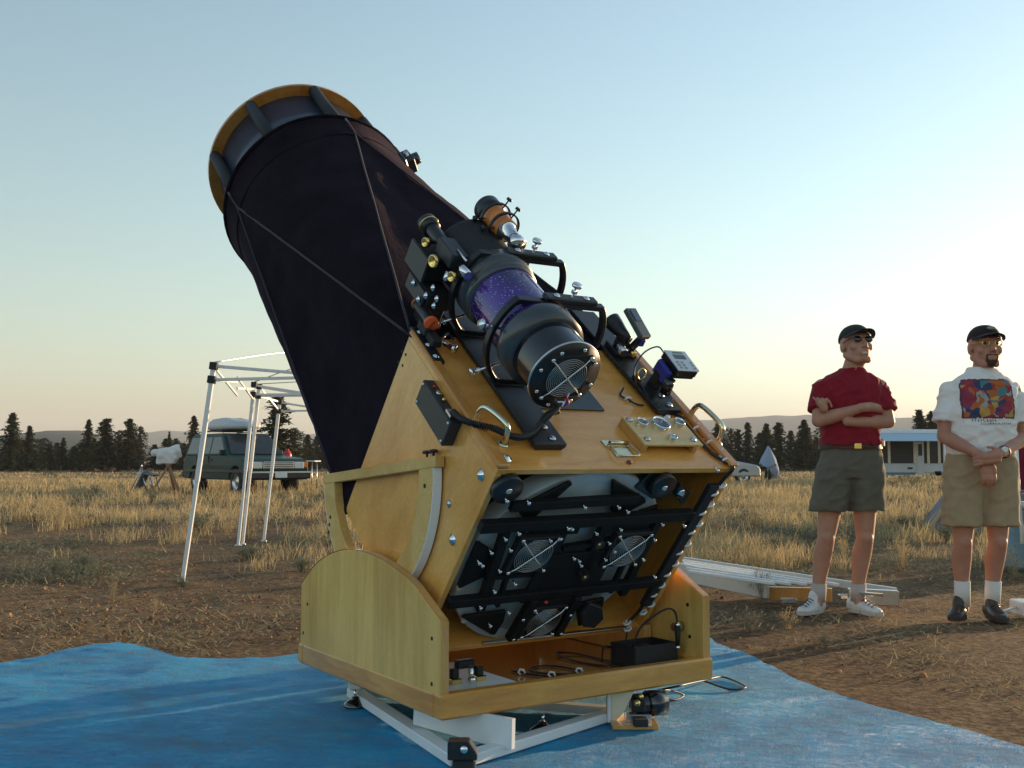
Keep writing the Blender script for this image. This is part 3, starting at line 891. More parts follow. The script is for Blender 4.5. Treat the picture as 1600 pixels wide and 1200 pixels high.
# altitude bearings: ring segments on each side of the box (drawn in the rocker's frame)
BC, BR, BI = (.58, .896), .448, .352
tilt = math.radians(-4.6)
def bearing(u0, u1, outer):
    n = 44
    po, pi_ = [], []
    for k in range(n + 1):
        a = math.pi - tilt + math.pi * k / n      # from far end under to near end
        po.append((BC[0] - BR * math.cos(a), BC[1] + BR * math.sin(a)))
        pi_.append((BC[0] - BI * math.cos(a), BC[1] + BI * math.sin(a)))
    bb = MB(MB_)
    vs_, fs = [], []
    for k in range(n + 1):
        for (y, z) in (po[k], pi_[k]):
            vs_ += [(u0, y, z), (u1, y, z)]
    for k in range(n):
        a, c = 4 * k, 4 * k + 4
        fs += [(a, a + 1, c + 1, c), (a + 2, c + 2, c + 3, a + 3), (a, c, c + 2, a + 2), (a + 1, a + 3, c + 3, c + 1)]
    fs += [(0, 2, 3, 1), (4 * n, 4 * n + 1, 4 * n + 3, 4 * n + 2)]
    bb.add(vs_, fs)
    br = bb.build('altitude_bearing', WOOD_ARC, tel, .0015)
    # laminate running strip on the outer rim
    bb = MB(MB_)
    vs_, fs = [], []
    ua, ub = (u0 + .001, u0 + .034) if outer < 0 else (u1 - .034, u1 - .001)
    for k in range(n + 1):
        a = math.pi - tilt + math.pi * k / n
        for rr_ in (BR + .0005, BR + .003):
            y, z = BC[0] - rr_ * math.cos(a), BC[1] + rr_ * math.sin(a)
            vs_ += [(ua, y, z), (ub, y, z)]
    for k in range(n):
        a, c = 4 * k, 4 * k + 4
        fs += [(a, a + 1, c + 1, c), (a + 2, c + 2, c + 3, a + 3), (a, c, c + 2, a + 2), (a + 1, a + 3, c + 3, c + 1)]
    bb.add(vs_, fs)
    bb.build('laminate_strip', STRIPW, br)
    # chord bar
    d = V(0, math.cos(tilt), math.sin(tilt)) * -1
    nrm = V(0, math.sin(tilt), -math.cos(tilt)) * -1
    c = V((u0 + u1) / 2, BC[0], BC[1]) + nrm * .0195
    bb = MB(MB_); bb.bar(c - d * (BR + .012), c + d * (BR + .02), abs(u1 - u0), .038, nrm)
    cb_ = bb.build('chord_bar', WOOD_ARC, br, .002)
    if outer < 0:
        for k in (.38, .425):
            p = c - V(0, 1, math.tan(tilt)) * k + nrm * .019
            bb = MB(MB_); bb.lathe(p, nrm, [(0, .004), (.014, .004), (.014, .015), (.018, .017), (.024, .015), (.026, .0001)], 14)
            bb.build('thumb_screw', DKBOX, br)
        for (y, z) in ((.185, .87), (.97, .70), (.975, .67), (.96, .73)):
            bb = MB(MB_); bb.cone((u0, y, z), (u0 - .0015, y, z), .008, .008, 10); bb.build('screw_hole', BLACK_M, br)
bearing(.0375, .0745, -1)
bearing(SU - .0745, SU - .0375, 1)

# ------------------------------------------------------------------ shroud and secondary cage
OX, OZ = -.08, -.055
RT, RL_, RR = 3.2, 2.764, .481     # ring height, shroud lip height, radius
def ringp(a, t, R): return V(OX + R * math.sin(a), t, OZ + R * math.cos(a))
corners = [V(-HW - .002, BL - .02, H2 + .002), V(HW + .002, BL - .02, H2 + .002), V(HW + .002, BL - .02, -H2 - .002), V(-HW - .002, BL - .02, -H2 - .002)]
lipR, lipT, hullT = .495, 2.764, 2.60
bb = MB(MT)
def patch(fn, nu, nv, mi=0):
    vs_, fs = [], []
    for i in range(nu + 1):
        for j in range(nv + 1):
            vs_.append(fn(i / nu, j / nv))
    for i in range(nu):
        for j in range(nv):
            a = i * (nv + 1) + j
            fs.append((a, a + 1, a + nv + 2, a + nv + 1))
    bb.add(vs_, fs, True, mi)
def sagf(p, s, k=1.0):
    # the cloth hollows a little between its poles and wrinkles
    q = Vector((OX, p.y, OZ)); d = (q - p)
    w = .009 * noise.noise(p * 3.1) + .005 * (1 - min(1, abs(noise.noise((p.x * 5, p.y * 2.2, p.z * 5))) * 3)) + .003 * noise.noise(p * 11) + .0015 * math.sin(p.y * 30 + 4 * noise.noise(p * 2))
    return p + d.normalized() * (s * k + w)
# angles: mid top 0, right 90, bottom 180, left 270 (deg); pole tops at the mids
for k in range(4):
    c = corners[k]
    a0 = math.radians([-90, 0, 90, 180][k])
    def cone_f(i, j, c=c, a0=a0):
        a = a0 + math.radians(90) * i
        p = c.lerp(ringp(a, hullT, lipR - .008), j)
        return sagf(p, .03 * math.sin(math.pi * j) * math.sin(math.pi * i) * (j))
    patch(cone_f, 18, 26)
    c2 = corners[(k + 1) % 4]
    am = a0 + math.radians(90)
    def tri_f(i, j, c=c, c2=c2, am=am):
        p = c.lerp(c2, i).lerp(ringp(am, hullT, lipR - .008), j)
        return sagf(p, .022 * math.sin(math.pi * j) * math.sin(math.pi * i) * (1 - j * .5))
    patch(tri_f, 16, 26)
def cyl_f(i, j):
    a = 2 * math.pi * i
    t_ = hullT - .035 + (lipT - hullT + .035) * j
    return sagf(ringp(a, t_, lipR - .003 + .006 * j ** 3), .004 * math.sin(math.pi * j))
patch(cyl_f, 60, 8)
sh = P(bb, 'shroud', VELVET)
bb = MB(MT)
bb.torus((OX, lipT, OZ), (0, 1, 0), lipR + .001, .012, 64, 8); P(bb, 'shroud_hem', VELVET, parent=sh)
for k in range(4):
    c = corners[k]
    for a in (math.radians([-90, 0, 90, 180][k]), math.radians([0, 90, 180, 270][k])):
        pts = []
        for j in range(25):
            s = j / 24
            p = c.lerp(ringp(a, hullT, lipR - .008), s)
            pts.append(p + (p - V(OX, p.y, OZ)).normalized() * .0015 + (V(1, 0, 0) * .002 * noise.noise(p * 6)))
        pts.append(ringp(a, hullT, lipR + .0) * .4 + ringp(a, lipT, lipR + .001) * .6); pts.append(ringp(a, lipT, lipR + .001))
        bb = MB(MT); bb.tube(pts, .0048, 8); P(bb, 'pole_ridge', SEAM, parent=sh)
# secondary cage
cage = MB(MT)
prof = [(0, RR), (.02, RR), (.02, RR - .062), (0, RR - .062)]
cage.lathe((OX, RT, OZ), (0, 1, 0), prof, 80, closed=True, smooth=False)
cg = P(cage, 'secondary_cage', WOOD_TRIM)
cage = MB(MT); cage.lathe((OX, 2.70, OZ), (0, 1, 0), [(0, RR), (.02, RR), (.02, RR - .06), (0, RR - .06)], 80, closed=True, smooth=False); P(cage, 'cage_ring', WOOD_TRIM, parent=cg)
cage = MB(MT); cage.lathe((OX, 2.66, OZ), (0, 1, 0), [(0, .425), (.535, .425), (.535, .421), (0, .421)], 80, closed=True); P(cage, 'cage_liner', BAFFLE, parent=cg)
def ring_ang(px):
    q = tr(px, RT); return math.atan2(q.x - OX, q.z - OZ)
a1, a2 = ring_ang((390, 163)), ring_ang((492, 136))
print('strut angles', math.degrees(a1), math.degrees(a2), math.degrees(ring_ang((329, 243))), math.degrees(ring_ang((570, 187))))
angs = [ring_ang((329, 243)), a1, a2, ring_ang((570, 187))]
angs += [a + math.pi for a in angs]
for a in angs:
    bb = MB(MT); bb.cone(ringp(a, 2.72, RR - .026), ringp(a, RT - .001, RR - .026), .031, .031, 20); P(bb, 'cage_strut', FOAM, parent=cg)
    bb = MB(MT); bb.lathe(ringp(a, RT + .0202, RR - .026), (0, 1, 0), [(0, .012), (.004, .012), (.006, .0001)], 12); P(bb, 'strut_bolt', STEEL, parent=cg)
# focuser on the cage's right side
q = ts((638, 253), .36)
rd_ = V(q.x - OX, 0, q.z - OZ).normalized(); tg_ = V(0, 1, 0).cross(rd_)
fc = MB(MT); fc.bar(V(OX, q.y, OZ) + rd_ * .44, V(OX, q.y, OZ) + rd_ * .515, .15, .17, (0, 1, 0)); fo = P(fc, 'focuser', BLACK, .006)
fc = MB(MT); fc.bar(V(OX, q.y, OZ) + rd_ * .5155, V(OX, q.y, OZ) + rd_ * .565, .085, .12, (0, 1, 0)); P(fc, 'focuser_body', DKBOX, .005, parent=fo)
fc = MB(MT); fc.cone(V(OX, q.y, OZ) + rd_ * .56, V(OX, q.y, OZ) + rd_ * .60, .034, .034, 20); P(fc, 'drawtube', BLACK_G, parent=fo)
fc = MB(MT); fc.cone(V(OX, q.y, OZ) + rd_ * .54 - tg_ * .065, V(OX, q.y, OZ) + rd_ * .54 + tg_ * .065, .014, .014, 16); P(fc, 'focus_knob', STEEL, parent=fo)

# ------------------------------------------------------------------ guide telescope on the left rail
GU, GN = -.262, .657
MG = frame(T(GU, .18, GN), U, TT, NN)    # y along the tube from its rear plate
gt = thing('guide_telescope', 'stubby guide telescope with purple starry tube and a wire fan grille on its rear end', 'guide telescope', MG)
def G(bd, name, m, bev=0.0, parent=None, label=None): return bd.build(name, m, parent or gt, bev, label)
Y = (0, 1, 0)
bb = MB(MG); bb.lathe((0, 0, 0), Y, [(.0, .05), (0, .128), (.012, .130), (.02, .126), (.02, .117)], 56); G(bb, 'rear_plate', BLACK)
bb = MB(MG); bb.torus((0, .01, 0), Y, .128, .005, 56, 6); G(bb, 'plate_rim', STEEL)
bb = MB(MG); bb.lathe((0, 0, 0), Y, [(.02, .119), (.15, .122)], 56); G(bb, 'rear_cell', BLACK_G)
bb = MB(MG); bb.lathe((0, 0, 0), Y, [(.14, .112), (.14, .142), (.215, .144), (.225, .142), (.225, .12)], 56); G(bb, 'rear_collar', GREY_B)
bb = MB(MG); bb.lathe((0, 0, 0), Y, [(.21, .125), (.51, .125)], 56); G(bb, 'starry_tube', STARS)
bb = MB(MG); bb.lathe((0, 0, 0), Y, [(.475, .126), (.48, .136), (.495, .138), (.51, .136), (.51, .142), (.58, .143), (.58, .132)], 56); G(bb, 'front_collar', GREY_B)
bb = MB(MG); bb.lathe((0, 0, 0), Y, [(.575, .131), (.79, .131), (.80, .135), (.815, .135), (.815, .122), (.77, .122), (.6, .12)], 56); G(bb, 'front_tube', BLACK_M)
bb = MB(MG); bb.lathe((0, .70, 0), Y, [(0, .0001), (.002, .121)], 40); G(bb, 'inner_baffle', BLACK_M)
fan(MG @ V(0, -.004, 0) , -TT, (U + NN * .12).normalized(), (NN - U * .12).normalized(), .073, gt, rings=10)
for a in range(0, 360, 45):
    r = .108 if a % 90 else .112
    inst(PIN, 'plate_bolt', gt, place(MG @ V(r * math.sin(math.radians(a + 12)), -.002, r * math.cos(math.radians(a + 12))), -TT)).scale = (.8, .8, .8)
# plug and coloured wires at the fan
bb = MB(MG); bb.tube(catmull([(-.02, -.012, -.085), (.0, -.03, -.10), (-.03, -.045, -.12), (-.05, -.05, -.15)], 6), .009, 8); G(bb, 'fan_plug', BLACK_M)
for k, mm in enumerate((RED, BLUE_P, CLIP)):
    bb = MB(MG); bb.tube(catmull([(.02 + .01 * k, -.006, -.06), (.035 - .01 * k, -.03, -.085 - .006 * k), (.01, -.03, -.10 + .01 * k), (-.01, -.02, -.088)], 5), .0028, 6); G(bb, 'fan_wire', mm)
# big mounting rings with three thumb screws
thumb = MB(); thumb.cone((0, 0, -.07), (0, 0, .03), .005, .005, 8); thumb.lathe((0, 0, .03), (0, 0, 1), [(0, .006), (.0, .017), (.006, .0185), (.012, .017), (.012, .0001)], 14); thumb.lathe((0, 0, .006), (0, 0, 1), [(0, .011), (.008, .011)], 12)
THUMB = thumb.mesh('thumb_screw'); THUMB.materials.append(CHROME)
for y in (.25, .555):
    # big eccentric ring, flattened on top and at the foot, held off the tube by three screws
    bb = MB(MG)
    cx, cz, n_ = .075, -.02, 72
    vs_, fs = [], []
    for k in range(n_):
        a = 2 * math.pi * k / n_
        for Rr, zt, zb in ((.234, .150, -.186), (.217, .130, -.172)):
            vx, vz = Rr * math.sin(a), Rr * math.cos(a)
            vz = max(zb, min(zt, vz))
            vs_ += [(cx + vx, y, cz + vz), (cx + vx, y + .028, cz + vz)]
    for k in range(n_):
        a, c = 4 * k, 4 * ((k + 1) % n_)
        fs += [(a, a + 1, c + 1, c), (a + 2, c + 2, c + 3, a + 3), (a, c, c + 2, a + 2), (a + 1, a + 3, c + 3, c + 1)]
    bb.add(vs_, fs)
    rg = G(bb, 'mount_ring', BLACK, .002)
    bb = MB(MG); bb.box((cx - .075, y - .006, cz + .1505), (cx + .14, y + .034, cz + .170)); G(bb, 'ring_lug', BLACK, .004, parent=rg)
    for s_ in (-.03, .095):
        inst(WASH, 'lug_bolt', rg, place(MG @ V(cx + s_, y + .014, cz + .1705), NN)).scale = (.6, .6, .6)
    for p_, d in ((V(cx + .035, y + .014, cz + .180), V(.0, 0, 1)), (V(cx - .205, y + .014, cz - .145), V(-.85, 0, -.42)), (V(cx - .238, y + .014, cz + .03), V(-.98, 0, .15))):
        inst(THUMB, 'thumb_screw', rg, place(MG @ p_, (MT.to_3x3() @ d)))
    bb = MB(MG); bb.box((-.07, y - .012, -.2095), (.06, y + .04, -.2062)); G(bb, 'ring_foot', BLACK, .003, parent=rg)
    bolt_at(BOLT, (GU - .05, .18 + y + .013, GN - .2062), NN, 'foot_bolt', gt)

# orange finder scope riding on the front of the guide telescope
MO = frame(T(-.20, .86, .815), U, TT, NN)
of = thing('finder_scope', 'small orange finder scope with black hood clamped in rings atop the guide telescope', 'finder scope', MO)
bb = MB(MO); bb.lathe((0, 0, 0), Y, [(.02, .042), (.14, .044)], 32); bb.build('tube', ORANGE, of)
bb = MB(MO); bb.lathe((0, 0, 0), Y, [(.14, .044), (.142, .05), (.20, .052), (.20, .046), (.15, .044), (.149, .0001)], 32); bb.build('dew_hood', BLACK, of)
bb = MB(MO); bb.lathe((0, 0, 0), Y, [(.02, .042), (.018, .033), (.0, .031), (-.005, .027), (-.05, .026), (-.055, .029), (-.085, .029), (-.085, .0001)], 28); bb.build('focuser', CHROME, of)
for y in (.04, .115):
    bb = MB(MO); bb.lathe((0, y, 0), Y, [(0, .056), (.012, .056), (.012, .062), (0, .062)], 36, closed=True, smooth=False); rg = bb.build('ring', BLACK, of)
    for a in (20, 140, 260):
        d = V(math.sin(math.radians(a)), 0, math.cos(math.radians(a)))
        bb = MB(MO); bb.cone(d * .042 + V(0, y + .006, 0), d * .085 + V(0, y + .006, 0), .003, .003, 8); bb.lathe(d * .08 + V(0, y + .006, 0), d, [(0, .004), (0, .011), (.01, .011), (.01, .0001)], 12); bb.build('ring_screw', BLACK, rg)
bb = MB(MO); bb.box((-.025, .03, -.10), (.03, .14, -.06)); bb.build('saddle', BLACK, of, .004)

# small refractor with brass knobs, left of the guide telescope
MR = frame(T(-.425, .735, .722), U, TT, NN)
sr = thing('small_refractor', 'short black refractor with gold lens ring and brass knobs left of the guide scope', 'finder scope', MR)
bb = MB(MR); bb.lathe((0, 0, 0), Y, [(.06, .022), (.27, .026)], 28); bb.build('tube', BLACK, sr)
bb = MB(MR); bb.lathe((0, 0, 0), Y, [(.27, .026), (.272, .034), (.325, .036), (.33, .030), (.32, .0295), (.318, .029)], 28); bb.build('lens_hood', BLACK, sr)
bb = MB(MR); bb.torus((0, .30, 0), Y, .0355, .0028, 28, 6); bb.build('gold_ring', BRASS, sr)
bb = MB(MR); bb.lathe((0, .318, 0), Y, [(0, .0295), (.006, .02), (.008, .0001)], 28); bb.build('lens', LENS, sr)
bb = MB(MR); bb.box((-.03, .03, -.028), (.035, .16, .03)); bb.build('focuser_body', DKBOX, sr, .004)
bb = MB(MR); bb.cone((.0, .06, .034), (.0, -.02, .034), .004, .004, 8); bb.cone((0, .02, 0), (0, -.06, 0), .016, .016, 20); bb.build('drawtube', CHROME, sr)
for (x, y, z, r) in ((-.05, .09, -.035, .024), (-.04, .20, -.02, .018), (-.02, -.01, -.035, .019)):
    bb = MB(MR); bb.lathe((x, y, z), (-1, -.25, 0), [(-.03, .006), (0, .006), (0, r), (.016, r), (.018, r * .8), (.014, r * .6), (.014, .0001)], 24); bb.build('brass_knob', BRASS, sr)
bb = MB(MR); bb.box((-.055, .12, -.135), (.03, .26, -.055)); bb.build('mount_block', BLACK_M, sr, .004)
bb = MB(MR); bb.box((-.068, .11, -.14), (-.057, .27, -.045)); bb.build('bracket_plate', DKBOX, sr, .002)
bb = MB(MR); bb.box((-.05, .05, -.215), (.05, .20, -.15)); bb.build('mount_block', BLACK_M, sr, .004)
bb = MB(MR); bb.box((-.066, .06, -.21), (-.052, .21, -.15)); bb.build('bracket_plate', DKBOX, sr, .002)
bb = MB(MR); bb.box((-.02, .06, -.33), (.04, .16, -.216)); bb.build('riser', BLACK_M, sr, .004)
for (x, y, z) in ((-.07, .08, -.19), (-.07, .04, -.15), (-.06, .03, -.11), (-.055, -.01, -.13), (-.05, .0, -.165), (-.07, .15, -.165)):
    inst(WASH, 'mount_screw', sr, place(MR @ V(x, y, z), -U)).scale = (.65, .65, .65)

# red dot style finder with an orange cap at the box corner
MD = frame(T(-.475, .72, .50), U, TT, NN)
rd = thing('capped_finder', 'small black finder with round orange cap on the top corner of the wooden box', 'finder scope', MD)
bb = MB(MD); bb.lathe((0, 0, 0), Y, [(.0, .021), (.12, .023), (.12, .0001)], 24); bb.build('tube', BLACK, rd)
bb = MB(MD); bb.torus((0, .121, 0), Y, .022, .0035, 24, 6); bb.build('front_ring', ORANGE, rd)
bb = MB(MD); bb.lathe((0.004, 0, -.004), (-.2, -1, .1), [(0, .027), (.012, .027), (.014, .023), (.014, .0001)], 28); cap = bb.build('cap', ORANGE_CAP, rd)
bb = MB(MD); bb.bar((-.006, -.0165, -.016), (.006, -.0155, .012), .006, .003, (0, 1, 0)); bb.build('cap_slot', mat('cap_slot_red', (.45, .05, .01), .5), cap)
bb = MB(MD); bb.box((-.018, -.02, -.055), (.018, .05, -.02)); bb.build('stalk', BLACK_M, rd, .004)
bb = MB(MD); bb.box((-.034, -.16, -.078), (.014, .06, -.06)); bb.build('base_rail', BLACK, rd, .003)
bb = MB(MD); bb.box((-.01, -.08, -.0585), (.03, -.01, -.03)); bb.build('clamp', BLACK_M, rd, .004)
for y in (.02, -.06, -.13):
    inst(WASH, 'base_screw', rd, place(MD @ V(-.012, y, -.06), NN)).scale = (.6, .6, .6)
bb = MB(MD); bb.lathe((.05, -.06, -.05), (.6, -1, .1), [(0, .012), (.035, .012), (.035, .016), (.05, .016), (.05, .0001)], 18); bb.build('adjuster', CHROME, rd)
bb = MB(MD); bb.tube(catmull([(.02, -.05, -.05), (.05, -.04, -.035), (.09, -.0, -.045), (.10, -.03, -.05)], 5), .005, 8); bb.build('lever', BLACK, rd)

# sighting gadget and handset on the right rail
MS = frame(T(.405, .70, .452), U, TT, NN)
sg = thing('reflex_sight', 'black reflex sight with a tilted grey hood on the upper right rail', 'sight', MS)
bb = MB(MS); bb.box((-.05, -.05, -.006), (.05, .05, .012)); bb.build('base', BLACK, sg, .003)
bb = MB(MS); bb.lathe((-.02, .02, .07), (-.1, 1, .12), [(-.05, .0001), (-.05, .022), (0, .026), (.05, .034), (.075, .036), (.07, .03), (.04, .0001)], 24); bb.build('eyepiece', BLACK, sg)
bb = MB(MS); bb.box((-.03, -.03, .012), (.012, .03, .05)); bb.build('stem', BLACK_M, sg, .006)
bb = MB(MS); bb.bar((.012, -.035, .03), (.03, -.05, .10), .03, .02, (0, 1, 0)); bb.build('hood_arm', BLACK, sg, .003)
bb = MB(MS); bb.bar((.012, .07, .150), (.036, -.06, .10), .06, .024, (0, .2, 1)); hd = bb.build('hood', mat('grey_hood', (.09, .1, .1), .4), sg, .004)
bb = MB(MS); bb.bar((.016, .055, .1585), (.026, .005, .139), .035, .004, (0, .2, 1)); bb.build('window', LENS, hd)
bb = MB(MS); bb.box((.02, -.062, .06), (.045, -.045, .09)); bb.build('blue_label', BLUE_P, sg, .002)
bb = MB(MS); bb.cone((-.04, -.03, .035), (-.045, -.075, .03), .018, .018, 18); bb.build('side_knob', STEEL, sg)
bb = MB(MS); bb.cone((.01, -.045, .025), (.012, -.07, .024), .012, .012, 14); bb.build('brass_nut', BRASS, sg)

MH = frame(T(.475, .445, .578), U, (TT * .95 + NN * .1).normalized(), (NN * .95 - TT * .1).normalized())
hs = thing('control_handset', 'silver faced control handset with a small display on a stalk at the right rail', 'handset', MH)
bb = MB(MH); bb.box((-.052, -.058, -.03), (.052, .056, .0)); bb.build('housing', BLACK, hs, .003)
bb = MB(MH); bb.box((-.054, -.06, .0003), (.054, .058, .006)); bb.build('face_plate', SILVER, hs, .002)
bb = MB(MH); bb.box((-.028, .008, .006), (.03, .032, .0075)); bb.build('display', LCD, hs)
for k in range(9):
    bb = MB(MH); xx = -.03 + (k % 3) * .024 + (.02 if k % 3 == 2 else 0); yy = -.012 - (k // 3) * .016
    bb.box((xx - .006, yy - .004, .006), (xx + .006, yy + .004, .0085)); bb.build('button', mat('grey_button', (.35, .37, .37), .5) if 'grey_button' not in bpy.data.materials else bpy.data.materials['grey_button'], hs, .001)
bb = MB(MH); bb.bar((-.02, .044, .0065), (.03, .044, .0065), .007, .001); bb.build('print_line', LCD, hs)
bb = MB(MH); bb.box((-.085, -.05, -.075), (-.06, .03, -.02)); bb.build('blue_bracket', BLUE_P, hs, .003)
bb = MB(MH); bb.box((-.058, -.045, -.05), (.06, .05, -.031)); bb.build('cradle', BLACK_M, hs, .002)
bb = MB(MH); bb.box((-.085, -.03, -.135), (-.05, .02, -.05)); bb.build('stalk', BLACK_M, hs, .006)
bb = MB(MH); bb.tube([(-.068, -.075, -.10), (-.068, -.06, -.04)], .022, 12); bb.build('clamp_lever', BLACK_G, hs)
bb = MB(MH); bb.bar((-.07, -.08, -.137), (-.07, .06, -.13), .12, .024, (0, 0, 1)); bb.build('foot', BLACK, hs, .003)
bb = MB(MH); bb.torus((-.12, .03, -.10), (0.2, -1, .6), .022, .004, 20, 6); bb.build('key_ring', BRASS, hs)
bb = MB(MH); bb.tube(catmull([(-.04, .052, -.012), (-.075, .075, .005), (-.12, .08, -.04), (-.15, .04, -.10), (-.14, -.03, -.135), (-.10, -.06, -.135)], 6), .003, 6); bb.build('lead', CABLE, hs)

# ------------------------------------------------------------------ white tracking platform under the rocker
def gz(px, z): return gnd(px, z)
pf = thing('tracking_platform', 'white steel frame platform on small feet beneath the wooden rocker box', 'platform', Matrix.Translation((0, 3.9, 0)))
def pbar(a, c, wa, wb, name='frame_rail', m=WHITE):
    bb = MB(); bb.bar(a, c, wa, wb); return bb.build(name, m, pf, .003)
A = gz((716, 1188), .03); Bk = gz((552, 1082), .03); Cr = gz((966, 1112), .03)
A.z = .03; Bk.z = .034; Cr.z = .03
pbar(A, Bk, .055, .034); pbar(A + V(.02, .012, 0), Cr, .055, .034); pbar(Cr + V(-.03, .02, 0.0), Bk + V(.05, .0, 0.0), .05, .03)
pbar(Bk + V(0.01, -.02, .0175), Bk + V(0.01, -.02, .095), .05, .05, 'upright', WHITE)
# sector plate with curved lower edge
p0, p1 = V(-.335, 3.70, 0), V(0.0, 3.46, 0)
d = (p1 - p0).normalized(); L = (p1 - p0).length
pn = V(-d.y, d.x, 0)
poly = [(0, .132), (L, .132)]
for k in range(11):
    f_ = k / 10
    hp_ = hit((799 - 154 * f_, 1172 - 40 * f_ ** 1.35 - 3 * math.sin(math.pi * f_)), p0, pn)
    poly.append(((hp_ - p0).dot(d), max(.012, hp_.z)))
bb = MB(); bb.prism(poly, p0, d, (0, 0, 1), V(-d.y, d.x, 0) * .02); bb.build('sector_plate', WHITE, pf, .001)
# right hand bearing bracket, motor
q = gz((985, 1112), .05)
bb = MB(); bb.prism([(0, 0), (.012, 0), (.05, .04), (.085, .115), (.0, .115)], (q.x - .07, q.y - .02, .018), (1, 0, 0), (0, 0, 1), (0, .05, 0)); bb.build('end_bracket', CREAM, pf, .002)
bb = MB(); bb.box((q.x - .085, q.y - .022, .016), (q.x - .0705, q.y + .03, .133)); bb.build('end_plate', WHITE, pf, .001)
bb = MB(); bb.cone((q.x + .01, q.y + .0, .075), (q.x + .10, q.y + .03, .075), .038, .038, 24); bb.cone((q.x + .06, q.y + .015, .075), (q.x + .125, q.y + .04, .075), .046, .046, 24); mo = bb.build('drive_motor', BLACK_G, pf)
bb = MB(); bb.box((q.x - .0, q.y - .04, .055), (q.x + .05, q.y - .0, .10)); bb.build('gear_box', BLACK, mo, .004)
bb = MB(); bb.ball((q.x + .02, q.y - .045, .09), .012); bb.ball((q.x + .035, q.y - .03, .11), .01); bb.build('gear_screw', BRASS, mo)
bb = MB(); bb.box((q.x - .02, q.y - .05, .022), (q.x + .07, q.y + .0, .05)); bb.build('motor_mount', STEEL, mo, .003)
# feet
for px in ((555, 1100), (848, 1140)):
    p = gz(px, .02)
    bb = MB(); bb.lathe((p.x, p.y, 0.012), (0, 0, 1), [(0, .045), (.012, .045), (.02, .03), (.03, .014), (.036, .014), (.036, .0001)], 24); ft = bb.build('levelling_foot', BLACK_G, pf)
    bb = MB(); bb.cone((p.x, p.y, .045), (p.x, p.y, .075), .006, .006, 10); bb.build('foot_bolt', CHROME, ft)
p = gz((723, 1180), .06)
bb = MB(); bb.prism([(-.045, 0), (.045, 0), (.045, .02), (.02, .055), (-.045, .055)], (p.x, p.y - .03, .052), (1, 0, 0), (0, 0, 1), (0, .06, 0)); ft = bb.build('corner_caster', BLACK, pf, .003)
bb = MB(); bb.box((p.x - .03, p.y - .026, .008), (p.x + .04, p.y + .03, .0515)); bb.build('caster_foot', RUBBER, ft, .006)
bb = MB(); bb.ball((p.x + .005, p.y - .034, .085), (.012, .006, .012)); bb.build('caster_bolt', CHROME, ft)
wb_ = thing('wood_block', 'scrap plywood block under the platform\'s drive motor', 'block', Matrix.Translation((q.x, q.y - .05, 0)))
bb = MB(); bb.box((q.x - .075, q.y - .10, .010), (q.x + .09, q.y + .04, .024)); bb.build('board', WOOD_EDGE, wb_, .002)
bb = MB(); bb.box((q.x - .0, q.y - .12, .0245), (q.x + .05, q.y - .07, .05)); bb.build('rubber_shim', RUBBER, wb_, .002)
cable_thing('ground_cable', 'thin black lead curling over the blue tarp right of the rocker base', catmull([gz((1010, 1085), .1), gz((1040, 1078), .06), gz((1068, 1086), .02), gz((1050, 1094), .016), gz((1015, 1083), .05), gz((1060, 1072), .1), gz((1100, 1063), .05), gz((1130, 1058), .018), gz((1165, 1073), .016), gz((1140, 1077), .016), gz((1100, 1064), .03)], 6), .004)

